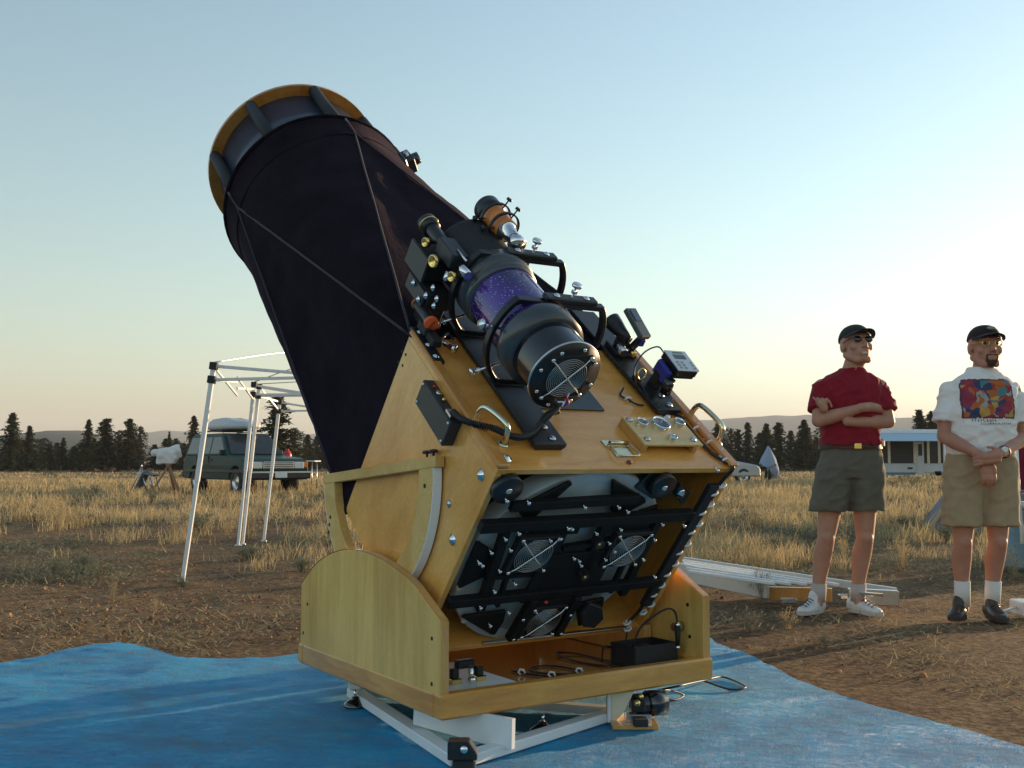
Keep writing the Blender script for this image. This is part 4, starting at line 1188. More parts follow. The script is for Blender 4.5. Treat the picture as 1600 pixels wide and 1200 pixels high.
# ------------------------------------------------------------------ blue tarp on the ground
def tarp():
    edge = [(-7, .5), (-6.2, 3.2), (-4.2, 4.85), (-2.9, 4.9), (-2.38, 4.95), (-2.06, 5.46), (-1.9, 5.42), (-1.5, 5.1), (-1.05, 5.25), (-.4, 5.75), (.3, 6.0), (.95, 5.8), (1.08, 5.5), (1.17, 5.1), (1.30, 4.4), (1.52, 3.95), (1.72, 3.58), (2.1, 2.6), (2.4, .5)]
    from mathutils.geometry import delaunay_2d_cdt
    ed = [Vector((p.x, p.y)) for p in catmull([(x, y, 0) for x, y in edge], 10)]
    ed = [e + Vector((.035 * noise.noise((e.x * 2.6, e.y * 2.6, 2)) + .012 * noise.noise((e.x * 11, e.y * 11, 2)), .035 * noise.noise((e.x * 2.6, e.y * 2.6, 5)) + .012 * noise.noise((e.x * 11, e.y * 11, 5)))) for e in ed]
    pts = list(ed)
    rnd = random.Random(3)
    y = .6
    while y < 6:
        step = .035 + .02 * (y < 2.5) * 3
        x = -6.6
        while x < 2.4:
            pts.append(Vector((x + rnd.uniform(-.3, .3) * step, y + rnd.uniform(-.3, .3) * step)))
            x += step * 1.35
        y += step
    n = len(ed)
    vo, _, fo, ov, _, _ = delaunay_2d_cdt(pts, [(i, (i + 1) % n) for i in range(n)], [list(range(n))], 2, 1e-4)
    def z(x, y):
        r1 = noise.noise((x * .9 + .3 * y, y * 3.2 - .5 * x, 2.2))
        r2 = noise.noise((x * 2.2 + 1.2 * y, y * 8 - 1.0 * x, 7.7))
        r3 = noise.noise((x * 14, y * 18, 1.1))
        k = min(1, max(.12, (math.hypot(x - .15, y - 3.9) - .8) / 1.3))
        r4 = noise.noise((x * 5 + 3 * y, y * 16 - 3 * x, 3.7))
        zz = .007 + .003 * r3 + k * (.010 * max(0, r1) + .004 * (1 - abs(r2) * 2.2) ** 2 * (abs(r2) < .45) + .005 * (1 - abs(r4) * 2.4) ** 2 * (abs(r4) < .41) + .006)
        for cx_ in (-4.6, -3.2, -1.75, -.3, 1.2):
            zz += .007 * math.exp(-abs((x - cx_ - .12 * (y - 3) + .02 * r3) / .018)) * k
        for cy_ in (1.9, 3.05, 4.2):
            zz += .006 * math.exp(-abs((y - cy_ + .1 * x + .015 * r3) / .018)) * k
        zz += .028 * math.exp(-(((x + 2.0) / .33) ** 2 + ((y - 5.25) / .28) ** 2)) + .02 * math.exp(-(((x + 1.55) / .2) ** 2 + ((y - 4.8) / .35) ** 2))
        return zz + max(0, ground_z(x, y))
    me = bpy.data.meshes.new('tarp')
    me.from_pydata([(p.x, p.y, z(p.x, p.y)) for p in vo], [], fo)
    me.polygons.foreach_set('use_smooth', [True] * len(fo))
    m, nt, bs = new_mat('dusty_blue_tarp')
    d1 = noise_tex(nt, 2.4, 9, 0.75, (1, 1.3, 1), dist=.4)
    d2 = noise_tex(nt, 55, 6, 0.8)
    ad = N(nt, 'ShaderNodeMath', operation='MULTIPLY_ADD'); ad.inputs[1].default_value = .5
    nt.links.new(d2, ad.inputs[0]); nt.links.new(d1, ad.inputs[2])
    bs.inputs['Specular IOR Level'].default_value = .25
    dust = ramp(nt, ad.outputs[0], [(.70, (0, 0, 0)), (1.0, (.6, .6, .6))])
    base = ramp(nt, noise_tex(nt, 5, 8, .72, (1, 1.4, 1)), [(.3, (.0, .33, .76)), (.55, (.0, .50, .95)), (.8, (.01, .64, .97))])
    mx = N(nt, 'ShaderNodeMix', data_type='RGBA')
    nt.links.new(dust, mx.inputs[0]); nt.links.new(base, mx.inputs[6]); mx.inputs[7].default_value = (.42, .36, .25, 1)
    nt.links.new(mx.outputs[2], bs.inputs['Base Color'])
    nt.links.new(ramp(nt, ad.outputs[0], [(.6, (.42, .42, .42)), (.95, (.85, .85, .85))]), bs.inputs['Roughness'])
    tc = N(nt, 'ShaderNodeTexCoord')
    wv = N(nt, 'ShaderNodeTexVoronoi'); wv.inputs['Scale'].default_value = 220; nt.links.new(tc.outputs['Object'], wv.inputs['Vector'])
    cr_ = noise_tex(nt, 18, 8, .75, (1, 1.3, 1), dist=1.4)
    mb_ = N(nt, 'ShaderNodeMath', operation='MULTIPLY_ADD'); mb_.inputs[1].default_value = .10
    nt.links.new(wv.outputs['Distance'], mb_.inputs[0]); nt.links.new(cr_, mb_.inputs[2])
    bump(nt, bs, mb_.outputs[0], 1.0, .045)
    me.materials.append(m)
    o = bpy.data.objects.new('tarp', me); COL.objects.link(o)
    tag(o, 'big rumpled blue tarp dusted with sand, spread under the telescope', 'tarp')
    return z
tarp_z = tarp()

# ------------------------------------------------------------------ people
def voxel(bd, name, size, smooth=2, fac=0.5):
    me = bd.mesh('tmp', 0, None, True)
    ob = bpy.data.objects.new('tmp', me); COL.objects.link(ob)
    md = ob.modifiers.new('r', 'REMESH'); md.mode = 'VOXEL'; md.voxel_size = size; md.use_smooth_shade = True
    if smooth:
        sm = ob.modifiers.new('s', 'SMOOTH'); sm.iterations = smooth; sm.factor = fac
    dg = bpy.context.evaluated_depsgraph_get()
    out = bpy.data.meshes.new_from_object(ob.evaluated_get(dg))
    bpy.data.objects.remove(ob)
    bpy.data.meshes.remove(me)
    out.name = name
    out.materials.clear()
    return out

def wrinkle(me, fn):
    n = len(me.vertices)
    co = np.empty(n * 3); me.vertices.foreach_get('co', co)
    no = np.empty(n * 3); me.vertices.foreach_get('normal', no)
    co = co.reshape(-1, 3); no = no.reshape(-1, 3)
    d = np.array([fn(c) for c in co])
    co += no * d[:, None]
    me.vertices.foreach_set('co', co.ravel()); me.update()

def child(me, name, m, parent, label=None):
    for mm in (m if isinstance(m, list) else [m]): me.materials.append(mm)
    o = bpy.data.objects.new(name, me); COL.objects.link(o)
    o.parent = parent
    PW[o.name] = PW[parent.name]
    if label: o['label'] = label
    return o

def skin(name, col):
    m, nt, bs = new_mat(name)
    c = ramp(nt, noise_tex(nt, 14, 4), [(.3, tuple(x * .82 for x in col)), (.7, col)])
    nt.links.new(c, bs.inputs['Base Color'])
    bs.inputs['Roughness'].default_value = .52
    bs.inputs['Subsurface Weight'].default_value = .15
    bs.inputs['Subsurface Radius'].default_value = (.012, .005, .003)
    bs.inputs['Subsurface Scale'].default_value = .5
    bump(nt, bs, noise_tex(nt, 160, 3), .12, .002)
    return m
def cloth(name, col, var=.15, scale=18):
    m, nt, bs = new_mat(name)
    c = ramp(nt, noise_tex(nt, scale, 5), [(.3, tuple(x * (1 - var) for x in col)), (.7, col)])
    nt.links.new(c, bs.inputs['Base Color'])
    bs.inputs['Roughness'].default_value = .9
    bs.inputs['Specular IOR Level'].default_value = .15
    bs.inputs['Sheen Weight'].default_value = .08
    bump(nt, bs, noise_tex(nt, 260, 3), .25, .002)
    return m
SKIN_A = skin('tanned_skin', (.52, .27, .18))
SKIN_B = skin('ruddy_skin', (.50, .245, .165))
HAIR_G = mat('greying_hair', (.16, .14, .12), .8, 0, .4, 80, .2)
HAIR_D = mat('dark_beard', (.05, .03, .022), .85, 0, .4, 120, .3)
SUNG = mat('sunglass_lens', (.012, .012, .014), .08, 0, .1, 5, coat=.6)
CAPM = cloth('dark_cap', (.035, .04, .042))
TEETH = mat('teeth', (.75, .72, .66), .3)
LIP = mat('lips', (.36, .13, .1), .5)

def head(bd, hc, Rh, s=1.0, chin=0.0):
    """adds skull, jaw, nose, ears, brow; Rh: rotation, face looks along -Y of Rh"""
    def L(x, y, z): return hc + Rh @ (Vector((x, y, z)) * s)
    bd.ball(L(0, .012, .035), (.076 * s, .098 * s, .092 * s), Rh, 22, 16)
    bd.ball(L(0, -.018, -.03), (.064 * s, .080 * s, .086 * s), Rh, 22, 16)
    bd.ball(L(0, -.058, -.082 - chin), (.034 * s, .028 * s, .026 * s), Rh, 16, 10)       # chin
    for sx in (-1, 1):
        bd.rcone(L(sx * .062, .0, -.05), L(sx * .03, -.058, -.092), .022 * s, .02 * s)   # jaw line
        bd.ball(L(sx * .04, -.064, -.018), (.027 * s, .022 * s, .026 * s), Rh)               # cheek
        bd.ball(L(sx * .078, .012, .0), (.010 * s, .022 * s, .034 * s), Rh, 12, 10)          # ear
        bd.rcone(L(sx * .012, -.086, .04), L(sx * .05, -.074, .038), .011 * s, .010 * s)   # brow
        bd.ball(L(sx * .033, -.074, .018), (.014 * s, .012 * s, .011 * s), Rh, 12, 8)       # eyelid
        bd.ball(L(sx * .013, -.1, -.028), (.009 * s, .010 * s, .008 * s), Rh, 10, 8)
    bd.rcone(L(0, -.088, .03), L(0, -.113, -.02), .009 * s, .013 * s)                    # nose
    bd.rcone(L(-.02, -.088, -.053), L(.02, -.088, -.053), .010 * s, .010 * s)             # lips
    bd.rcone(L(-.016, -.086, -.066), L(.016, -.086, -.066), .010 * s, .010 * s)
    return L

def finger(bd, pts, r0=.0092, r1=.0072):
    n = len(pts)
    bd.chain(pts, [r0 + (r1 - r0) * i / (n - 1) for i in range(n)], 10)

def shoe(bd, heel, toe, w_=.05, h=.085):
    heel, toe = V(heel), V(toe)
    d = (toe - heel).normalized(); L = (toe - heel).length
    s = V(0, 0, 1).cross(d)
    secs = [(0.0, .6, .75, 0), (.03, .85, 1.0, 0), (.25, .9, 1.0, 0), (.45, .88, .86, 0), (.65, 1.0, .66, .0), (.85, .92, .52, 0), (.96, .66, .42, .0), (1.0, .3, .3, 0)]
    n = 18
    vs_, fs = [], []
    for (t, ww, hh, _) in secs:
        c = heel + d * L * t
        for i in range(n):
            a = 2 * math.pi * i / n
            x, y = math.cos(a), math.sin(a)
            x = math.copysign(abs(x) ** .7, x)
            zz = (h * hh) * (.5 + .5 * math.copysign(abs(y) ** .8, y))
            vs_.append(c + s * x * w_ * ww + V(0, 0, .004 + zz))
    for j in range(len(secs) - 1):
        for i in range(n):
            fs.append((j * n + i, j * n + (i + 1) % n, (j + 1) * n + (i + 1) % n, (j + 1) * n + i))
    fs += [tuple(reversed(range(n))), tuple(range((len(secs) - 1) * n, len(secs) * n))]
    bd.add(vs_, fs, True)
    bd.rcone(heel + d * .075 + V(0, 0, .07), heel + d * .07 + V(0, 0, .105), .043, .04)

def sole(bd, heel, toe, w_=.054):
    heel, toe = V(heel), V(toe)
    d = (toe - heel).normalized(); L = (toe - heel).length; s = V(0, 0, 1).cross(d)
    out = []
    for k in range(28):
        a = 2 * math.pi * k / 28
        t = .5 - .5 * math.cos(a)
        wv = w_ * (.78 + .26 * t) * math.copysign(abs(math.sin(a)) ** .6, math.sin(a))
        out.append(heel + d * (L + .012) * t - d * .006 + s * wv)
    o = Vector((0, 0, 0))
    bd.add([p + V(0, 0, .001) for p in out] + [p + V(0, 0, .026) for p in out], [tuple(range(28)), tuple(reversed(range(28, 56)))] + [(i, 28 + i, 28 + (i + 1) % 28, (i + 1) % 28) for i in range(28)])

def cap_parts(parent, hc, Rh, s, W, m=CAPM):
    def L(x, y, z): return hc + Rh @ (Vector((x, y, z)) * s)
    bd = MB()
    prof = []
    vs_, fs = [], []
    n, k = 28, 8
    for j in range(k + 1):
        th = math.pi / 2 * j / k
        for i in range(n):
            a = 2 * math.pi * i / n
            vs_.append(L(.083 * math.cos(a) * math.cos(th) ** .8, .012 + .107 * math.sin(a) * math.cos(th) ** .8, .056 + .074 * math.sin(th) ** 1.1 - .012 * max(0, math.sin(a)) * math.cos(th)))
    for j in range(k):
        for i in range(n):
            fs.append((j * n + i, j * n + (i + 1) % n, (j + 1) * n + (i + 1) % n, (j + 1) * n + i))
    bd.add(vs_, fs, True)
    cp_ = bd.build('cap', m, parent)
    bd = MB()
    vs_, fs = [], []
    for j in range(7):
        r = j / 6
        for i in range(13):
            a = math.radians(-78 + 156 * i / 12)
            x = math.sin(a) * (.082 + .004 * r); y = -.012 - math.cos(a) * (.085 + r * .075)
            zc = .070 - .012 * r - .02 * (math.sin(a) ** 2)
            vs_ += [L(x, y, zc), L(x, y, zc - .005)]
    for j in range(6):
        for i in range(12):
            a = (j * 13 + i) * 2; b_ = a + 2; c = a + 26; d_ = c + 2
            fs += [(a, b_, d_, c), (a + 1, c + 1, d_ + 1, b_ + 1)]
    bd.add(vs_, fs, True)
    bd.build('cap_peak', m, cp_)
    return cp_

def build_person(name, label, loc, spec):
    W = Matrix.Translation(loc)
    pr = thing(name, label, 'person', W)
    B = MB()
    hc = V(spec['head']); Rh = Matrix.Rotation(math.radians(spec['yaw']), 3, 'Z') @ Matrix.Rotation(math.radians(spec['tilt']), 3, 'X')
    s = spec.get('hs', 1.0)
    L = head(B, hc, Rh, s)
    nk = V(spec['neck'])
    B.rcone(nk, hc + Rh @ V(0, .02, -.07), .068, .062)
    # torso under the clothes
    B.loft([(c, rx * .92, ry * .9) for c, rx, ry in spec['torso']])
    for side in ('l', 'r'):
        sh_, el_, wr_ = [V(p) for p in spec['arm_' + side]]
        B.chain([sh_, sh_.lerp(el_, .35), el_], [.052, .051, .041], 16)
        B.chain([el_, el_.lerp(wr_, .28), wr_.lerp(el_, .2), wr_], [.041, .046, .031, .027], 16)
        hp, kn, an, he, to = [V(p) for p in spec['leg_' + side]]
        B.chain([hp, hp.lerp(kn, .5), kn], [.09, .078, .055], 18)
        d = (an - kn)
        back = V(0, .018, 0)
        B.chain([kn + V(0, -.008, 0), kn.lerp(an, .3) + back, kn.lerp(an, .65) + back * .6, an], [.053, .06, .046, .037], 18)
        B.ball(kn + V(0, -.03, .0), (.042, .035, .05))
        B.rcone(an, (an.x + (to - he).normalized().x * .02, an.y + (to - he).normalized().y * .02, .06), .038, .04)
    spec['hands'](B)
    body = child(voxel(B, 'body', .0052, 5), 'body', spec['skin'], pr)
    # put everything the voxel step made into the person's own frame
    body.data.transform(W.inverted())
    # shirt
    S = MB()
    S.loft(spec['shirt'], 30)
    for side in ('l', 'r'):
        sh_, el_, wr_ = [V(p) for p in spec['arm_' + side]]
        e = sh_.lerp(el_, spec['sleeve'])
        inn = V(spec['torso'][-2][0])
        S.rcone(inn.lerp(sh_, .45) + V(0, 0, -.03), sh_ + V(0, 0, -.012), .078, .064)
        # sleeve: open cone with flat end
        S.cone(sh_ + V(0, 0, -.012), e, .060, .080, 22)
        S.ball(sh_ + V(0, 0, -.014), .058)
    me = voxel(S, 'shirt', .0075, 9)
    ph = spec['ph']
    def wr(c):
        p = Vector(c) - loc
        f = .008 * noise.noise((p.x * 6 + ph, p.y * 6, p.z * 9)) + .0085 * (1 - min(1, abs(noise.noise((p.x * 9 + p.z * 8, p.y * 5, p.z * 11 - p.x * 6 + ph))) * 3.2)) + .005 * (1 - min(1, abs(noise.noise((p.x * 16 - p.z * 14, p.y * 9, p.z * 12 + ph))) * 3)) - .006
        low = max(0, 1 - abs(p.z - spec['shirt'][0][0][2] - .06) / .12)
        return f + .007 * low * math.sin(p.x * 38 + 3 * noise.noise((p.x * 4, p.z * 12, ph)))
    wrinkle(me, wr)
    me.transform(W.inverted())
    shirt = child(me, 'shirt', spec['shirt_m'], pr)
    # shorts
    S = MB()
    S.loft(spec['waist'], 28)
    for side in ('l', 'r'):
        hp, kn, an, he, to = [V(p) for p in spec['leg_' + side]]
        t = (hp.z - spec['hem']) / (hp.z - kn.z)
        e = hp.lerp(kn, t)
        e = V(e.x + spec.get('flare', 0) * (1 if side == 'r' else -1), e.y, spec['hem'])
        n = 26
        S.loft([(e, spec['hemr'], spec['hemr'] * 1.0), (e.lerp(hp, .25), spec['hemr'] * 1.0, spec['hemr'] * 1.02), (e.lerp(hp, .7), spec['hemr'] * 1.06, spec['hemr'] * 1.1), (hp + V(0, 0, .02), spec['hemr'] * .98, spec['hemr'] * 1.1)], 24)
    me = voxel(S, 'shorts', .0085, 3)
    def wr2(c):
        p = Vector(c) - loc
        return .008 * noise.noise((p.x * 5 + ph, p.y * 5, p.z * 7)) + .008 * (1 - min(1, abs(noise.noise((p.x * 8 - p.z * 5, p.y * 6, p.z * 12 + ph))) * 3)) - .004
    wrinkle(me, wr2)
    me.transform(W.inverted())
    shorts = child(me, 'shorts', spec['shorts_m'], pr)
    # socks, shoes
    for side in ('l', 'r'):
        hp, kn, an, he, to = [V(p) for p in spec['leg_' + side]]
        S = MB(); S.cone((an.x, an.y, .07), an.lerp(kn, spec['sock']), .046, .047, 20); sk_ = S.build('sock', spec['sock_m'], pr)
        S = MB(); shoe(S, he, to); me = voxel(S, 'shoe', .006, 3); me.transform(W.inverted())
        sho = child(me, 'shoe', spec['shoe_m'], pr)
        S = MB(); sole(S, he, to); S.build('sole', spec['sole_m'], sho)
        d = (to - he).normalized(); sd_ = V(0, 0, 1).cross(d)
        S = MB()
        for k in range(4):
            p = he + d * (.135 + .026 * k) + V(0, 0, .093 - .010 * k)
            S.tube([p - sd_ * .024 + V(0, 0, -.012), p, p + sd_ * .024 + V(0, 0, -.012)], .0035, 6)
        S.build('laces', spec['lace_m'], sho)
    return pr, W, L, hc, Rh, s, shirt, shorts

PA = gnd((1312, 958)); PA.z = 0
def hands_a(B):
    o = PA
    # left-of-picture forearm lies over; its hand is tucked under the far arm
    B.chain([o + V(.11, -.165, 1.278), o + V(.18, -.12, 1.285), o + V(.32, -.03, 1.27)], [.030, .032, .026], 12)
    # far hand comes up over the near upper arm: palm and four fingers
    B.rcone(o + V(-.105, -.115, 1.275), o + V(-.115, -.115, 1.305), .026, .026)
    for k in range(4):
        b0 = o + V(-.075 - .0245 * k, -.130 + .012 * k, 1.312 + .003 * k)
        finger(B, [b0 + V(.014, .004, -.026), b0 + V(.0, -.008, .004), b0 + V(-.016, .002, .024)], .0085, .0075)
specA = dict(
    head=PA + V(.140, .0, 1.672), yaw=9, tilt=-11, hs=1.12, neck=PA + V(.115, .02, 1.50),
    torso=[(PA + V(.09, .02, .95), .165, .115), (PA + V(.09, .02, 1.1), .16, .115), (PA + V(.095, .015, 1.25), .175, .12), (PA + V(.10, .02, 1.38), .185, .115), (PA + V(.105, .025, 1.46), .13, .085), (PA + V(.11, .025, 1.52), .065, .06)],
    arm_l=[PA + V(-.075, .02, 1.42), PA + V(-.125, -.055, 1.20), PA + V(.12, -.165, 1.28)],
    arm_r=[PA + V(.285, .02, 1.42), PA + V(.315, -.055, 1.195), PA + V(.03, -.135, 1.19)],
    leg_l=[PA + V(-.0, .02, .93), PA + V(-.075, .0, .47), PA + V(-.125, .03, .125), PA + V(-.095, .075, 0), PA + V(-.27, -.10, 0)],
    leg_r=[PA + V(.185, .02, .93), PA + V(.165, -.01, .47), PA + V(.125, .03, .125), PA + V(.10, .10, 0), PA + V(.205, -.14, 0)],
    shirt=[(PA + V(.095, .015, 1.05), .204, .146), (PA + V(.095, .015, 1.09), .19, .138), (PA + V(.095, .015, 1.18), .185, .138), (PA + V(.10, .012, 1.30), .2, .142), (PA + V(.103, .018, 1.39), .207, .138), (PA + V(.105, .022, 1.455), .195, .115), (PA + V(.11, .025, 1.495), .14, .09), (PA + V(.115, .022, 1.52), .09, .078), (PA + V(.118, .02, 1.54), .074, .070)],
    waist=[(PA + V(.092, .02, .84), .19, .128), (PA + V(.092, .02, .95), .2, .135), (PA + V(.094, .018, 1.02), .185, .128), (PA + V(.095, .018, 1.055), .178, .124)],
    hem=.635, hemr=.112, flare=.012, sleeve=.72, sock=.16, ph=1.0, hands=hands_a,
    skin=SKIN_A, shirt_m=cloth('maroon_cotton', (.27, .016, .03)), shorts_m=cloth('olive_grey_twill', (.15, .145, .115)),
    sock_m=cloth('grey_sock', (.5, .48, .46)), shoe_m=mat('white_trainer', (.68, .69, .68), .55, 0, .12, 40), sole_m=mat('trainer_sole', (.55, .53, .5), .7), lace_m=mat('dark_lace', (.08, .08, .1), .7))
pa, W, L, hc, Rh, s, shirtA, shortsA = build_person('person', 'smiling man in maroon t-shirt, cap and sunglasses standing with arms crossed', PA, specA)
cpA = cap_parts(pa, hc, Rh, s, Matrix.Identity(4))
bd = MB()
for sx in (-1, 1):
    bd.ball(L(sx * .034, -.092, .02), (.027, .010, .021), Rh, 18, 12)
sg_ = bd.build('sunglasses', SUNG, pa)
bd = MB(); bd.tube([L(-.008, -.104, .026), L(.008, -.104, .026)], .0025, 6)
for sx in (-1, 1): bd.tube([L(sx * .06, -.086, .026), L(sx * .078, -.03, .024), L(sx * .08, .02, .02)], .0025, 6)
bd.build('frame', BLACK_G, sg_)
bd = MB(); bd.ball(L(.0, -.0935, -.060), (.020, .006, .0065), Rh, 14, 8); bd.build('teeth', TEETH, pa)
bd = MB(); bd.ball(L(-.0, .03, .02), (.0785, .092, .055), Rh, 22, 12); bd.build('hair', HAIR_G, pa)
bd = MB()
me_b = []
for i in range(33):
    a = 2 * math.pi * i / 32
    me_b.append(PA + V(.095 + .199 * math.cos(a), .018 + .144 * math.sin(a), 1.042))
bd.add([p + V(0, 0, -.016) for p in me_b] + [p + V(0, 0, .014) for p in me_b], [(i, i + 1, i + 34, i + 33) for i in range(32)], True); bl = bd.build('belt', mat('brown_belt', (.055, .02, .014), .45), pa)
bd = MB(); bd.box(tuple(PA + V(.075, -.131, 1.025)), tuple(PA + V(.12, -.124, 1.060))); bd.build('belt_buckle', BRASS, bl, .002)
bd = MB(); bd.box(tuple(PA + V(.268, -.03, 1.04)), tuple(PA + V(.30, .03, 1.08))); bd.build('phone_pouch', STEEL, pa, .004)

PB = gnd((1527, 966)); PB.z = 0
def hands_b(B):
    o = PB
    # hanging hand (left of picture): palm then four fingers pointing down
    p0 = o + V(-.03, -.225, .955); p1 = o + V(-.012, -.235, .885)
    for k in range(3):
        q = V(-.024 + .024 * k, 0, 0)
        B.rcone(p0 + q * .7, p1 + q, .021, .019)
    for k in range(4):
        b0 = p1 + V(-.034 + .023 * k, -.004, -.004 + .004 * (k in (1, 2)))
        ln = (.85, 1.0, 1.05, .9)[k]
        finger(B, [b0, b0 + V(.002, -.008, -.04 * ln), b0 + V(.004, .004, -.066 * ln), b0 + V(.005, .02, -.082 * ln)], .0105, .0082)
    b0 = p0 + V(.028, -.016, -.012)
    finger(B, [b0, b0 + V(.022, -.01, -.03), b0 + V(.026, -.008, -.058)], .011, .009)
    # other hand clasping that wrist
    q0 = o + V(.035, -.255, .985); q1 = o + V(-.04, -.272, .975)
    B.rcone(q0, q1, .031, .027); B.rcone(q0 + V(0, 0, -.025), q1 + V(.0, 0, -.028), .025, .022)
    for k in range(4):
        b0 = q1 + V(-.012, .004, .022 - .021 * k)
        finger(B, [b0, b0 + V(-.03, .012, -.008), b0 + V(-.042, .04, -.014)], .0105, .0085)
    finger(B, [q0 + V(.0, -.01, .03), q0 + V(-.03, -.012, .045), q0 + V(-.055, .0, .045)], .011, .009)
specB = dict(
    head=PB + V(.098, .0, 1.640), yaw=-2, tilt=-3, hs=1.13, neck=PB + V(.085, .02, 1.45),
    torso=[(PB + V(.06, .02, .93), .18, .13), (PB + V(.06, .02, 1.08), .185, .145), (PB + V(.065, .015, 1.22), .19, .135), (PB + V(.07, .02, 1.34), .195, .12), (PB + V(.075, .025, 1.42), .135, .085), (PB + V(.08, .025, 1.48), .065, .06)],
    arm_l=[PB + V(-.12, .02, 1.385), PB + V(-.175, -.01, 1.10), PB + V(-.05, -.205, .99)],
    arm_r=[PB + V(.268, .02, 1.385), PB + V(.325, -.01, 1.10), PB + V(.065, -.24, .995)],
    leg_l=[PB + V(-.04, .02, .90), PB + V(-.075, .0, .46), PB + V(-.075, .03, .13), PB + V(-.055, .08, 0), PB + V(-.19, -.12, 0)],
    leg_r=[PB + V(.155, .02, .90), PB + V(.135, -.01, .46), PB + V(.105, .03, .13), PB + V(.11, .09, 0), PB + V(.075, -.18, 0)],
    shirt=[(PB + V(.06, .005, .985), .195, .155), (PB + V(.06, .005, 1.03), .2, .16), (PB + V(.062, .002, 1.14), .208, .165), (PB + V(.068, .005, 1.26), .212, .155), (PB + V(.072, .015, 1.365), .218, .14), (PB + V(.075, .02, 1.43), .205, .115), (PB + V(.08, .025, 1.475), .145, .092), (PB + V(.083, .022, 1.50), .095, .08), (PB + V(.086, .02, 1.525), .08, .074)],
    waist=[(PB + V(.058, .02, .83), .20, .135), (PB + V(.058, .02, .92), .215, .145), (PB + V(.06, .018, 1.0), .198, .138), (PB + V(.06, .018, 1.04), .185, .13)],
    hem=.555, hemr=.112, flare=.012, sleeve=.72, sock=.28, ph=7.0, hands=hands_b,
    skin=SKIN_B, shirt_m=cloth('white_cotton', (.82, .82, .80), .05), shorts_m=cloth('khaki_twill', (.42, .33, .21)),
    sock_m=cloth('white_sock', (.72, .71, .68), .06), shoe_m=mat('dark_shoe', (.035, .028, .024), .4, 0, .3, 30), sole_m=mat('dark_sole', (.04, .03, .025), .7), lace_m=mat('brown_lace', (.12, .08, .05), .7))
pb, W, L, hc, Rh, s, shirtB, shortsB = build_person('person', 'bearded man in white t-shirt with colourful print and khaki shorts, hands clasped', PB, specB)
cpB = cap_parts(pb, hc, Rh, s, Matrix.Identity(4), cloth('black_cap', (.03, .024, .026)))
bd = MB(); bd.ball(L(0, -.096, .098), (.026, .006, .011), Rh, 14, 8); bd.build('cap_patch', mat('grey_patch', (.3, .32, .32), .8), cpB)
bd = MB()
for sx in (-1, 1): bd.torus(L(sx * .034, -.098, .016), Rh @ V(0, 1, 0), .021, .0022, 20, 6)
bd.tube([L(-.012, -.104, .022), L(.012, -.104, .022)], .0022, 6)
for sx in (-1, 1): bd.tube([L(sx * .056, -.096, .022), L(sx * .082, -.02, .022), L(sx * .083, .03, .016)], .0022, 6)
bd.build('spectacles', BRASS, pb)
for sx in (-1, 1):
    bd = MB(); bd.ball(L(sx * .034, -.083, .016), .0085, None, 12, 8); bd.build('eye', mat('eye_dark', (.05, .04, .035), .2) if 'eye_dark' not in bpy.data.materials else bpy.data.materials['eye_dark'], pb)
bd = MB(); bd.ball(L(0, -.070, -.088), (.029, .026, .028), Rh, 18, 12); bd.rcone(L(-.024, -.093, -.048), L(.024, -.093, -.048), .006, .006)
for sx in (-1, 1): bd.rcone(L(sx * .026, -.09, -.048), L(sx * .024, -.082, -.08), .0065, .009)
me = voxel(bd, 'beard', .004, 1)
wrinkle(me, lambda c: .002 * noise.noise((c[0] * 160, c[1] * 160, c[2] * 160)))
me.transform(PW[pb.name].inverted()); child(me, 'beard', HAIR_D, pb)
bd = MB(); bd.ball(L(0, .03, .015), (.0795, .092, .05), Rh, 22, 12); bd.build('hair', HAIR_D, pb)
bd = MB(); wq = PB + V(.095, -.215, 1.003); wd = (V(specB['arm_r'][1]) - V(specB['arm_r'][2])).normalized()
bd.lathe(wq - wd * .012, wd, [(0, .035), (0, .037), (.024, .038), (.024, .036)], 24); wt_ = bd.build('watch', BLACK_M, pb)
bd = MB(); bd.cone(wq + V(-.01, -.034, .012), wq + V(-.014, -.045, .016), .019, .018, 22); bd.build('watch_face', mat('watch_dial', (.7, .72, .72), .2), wt_)

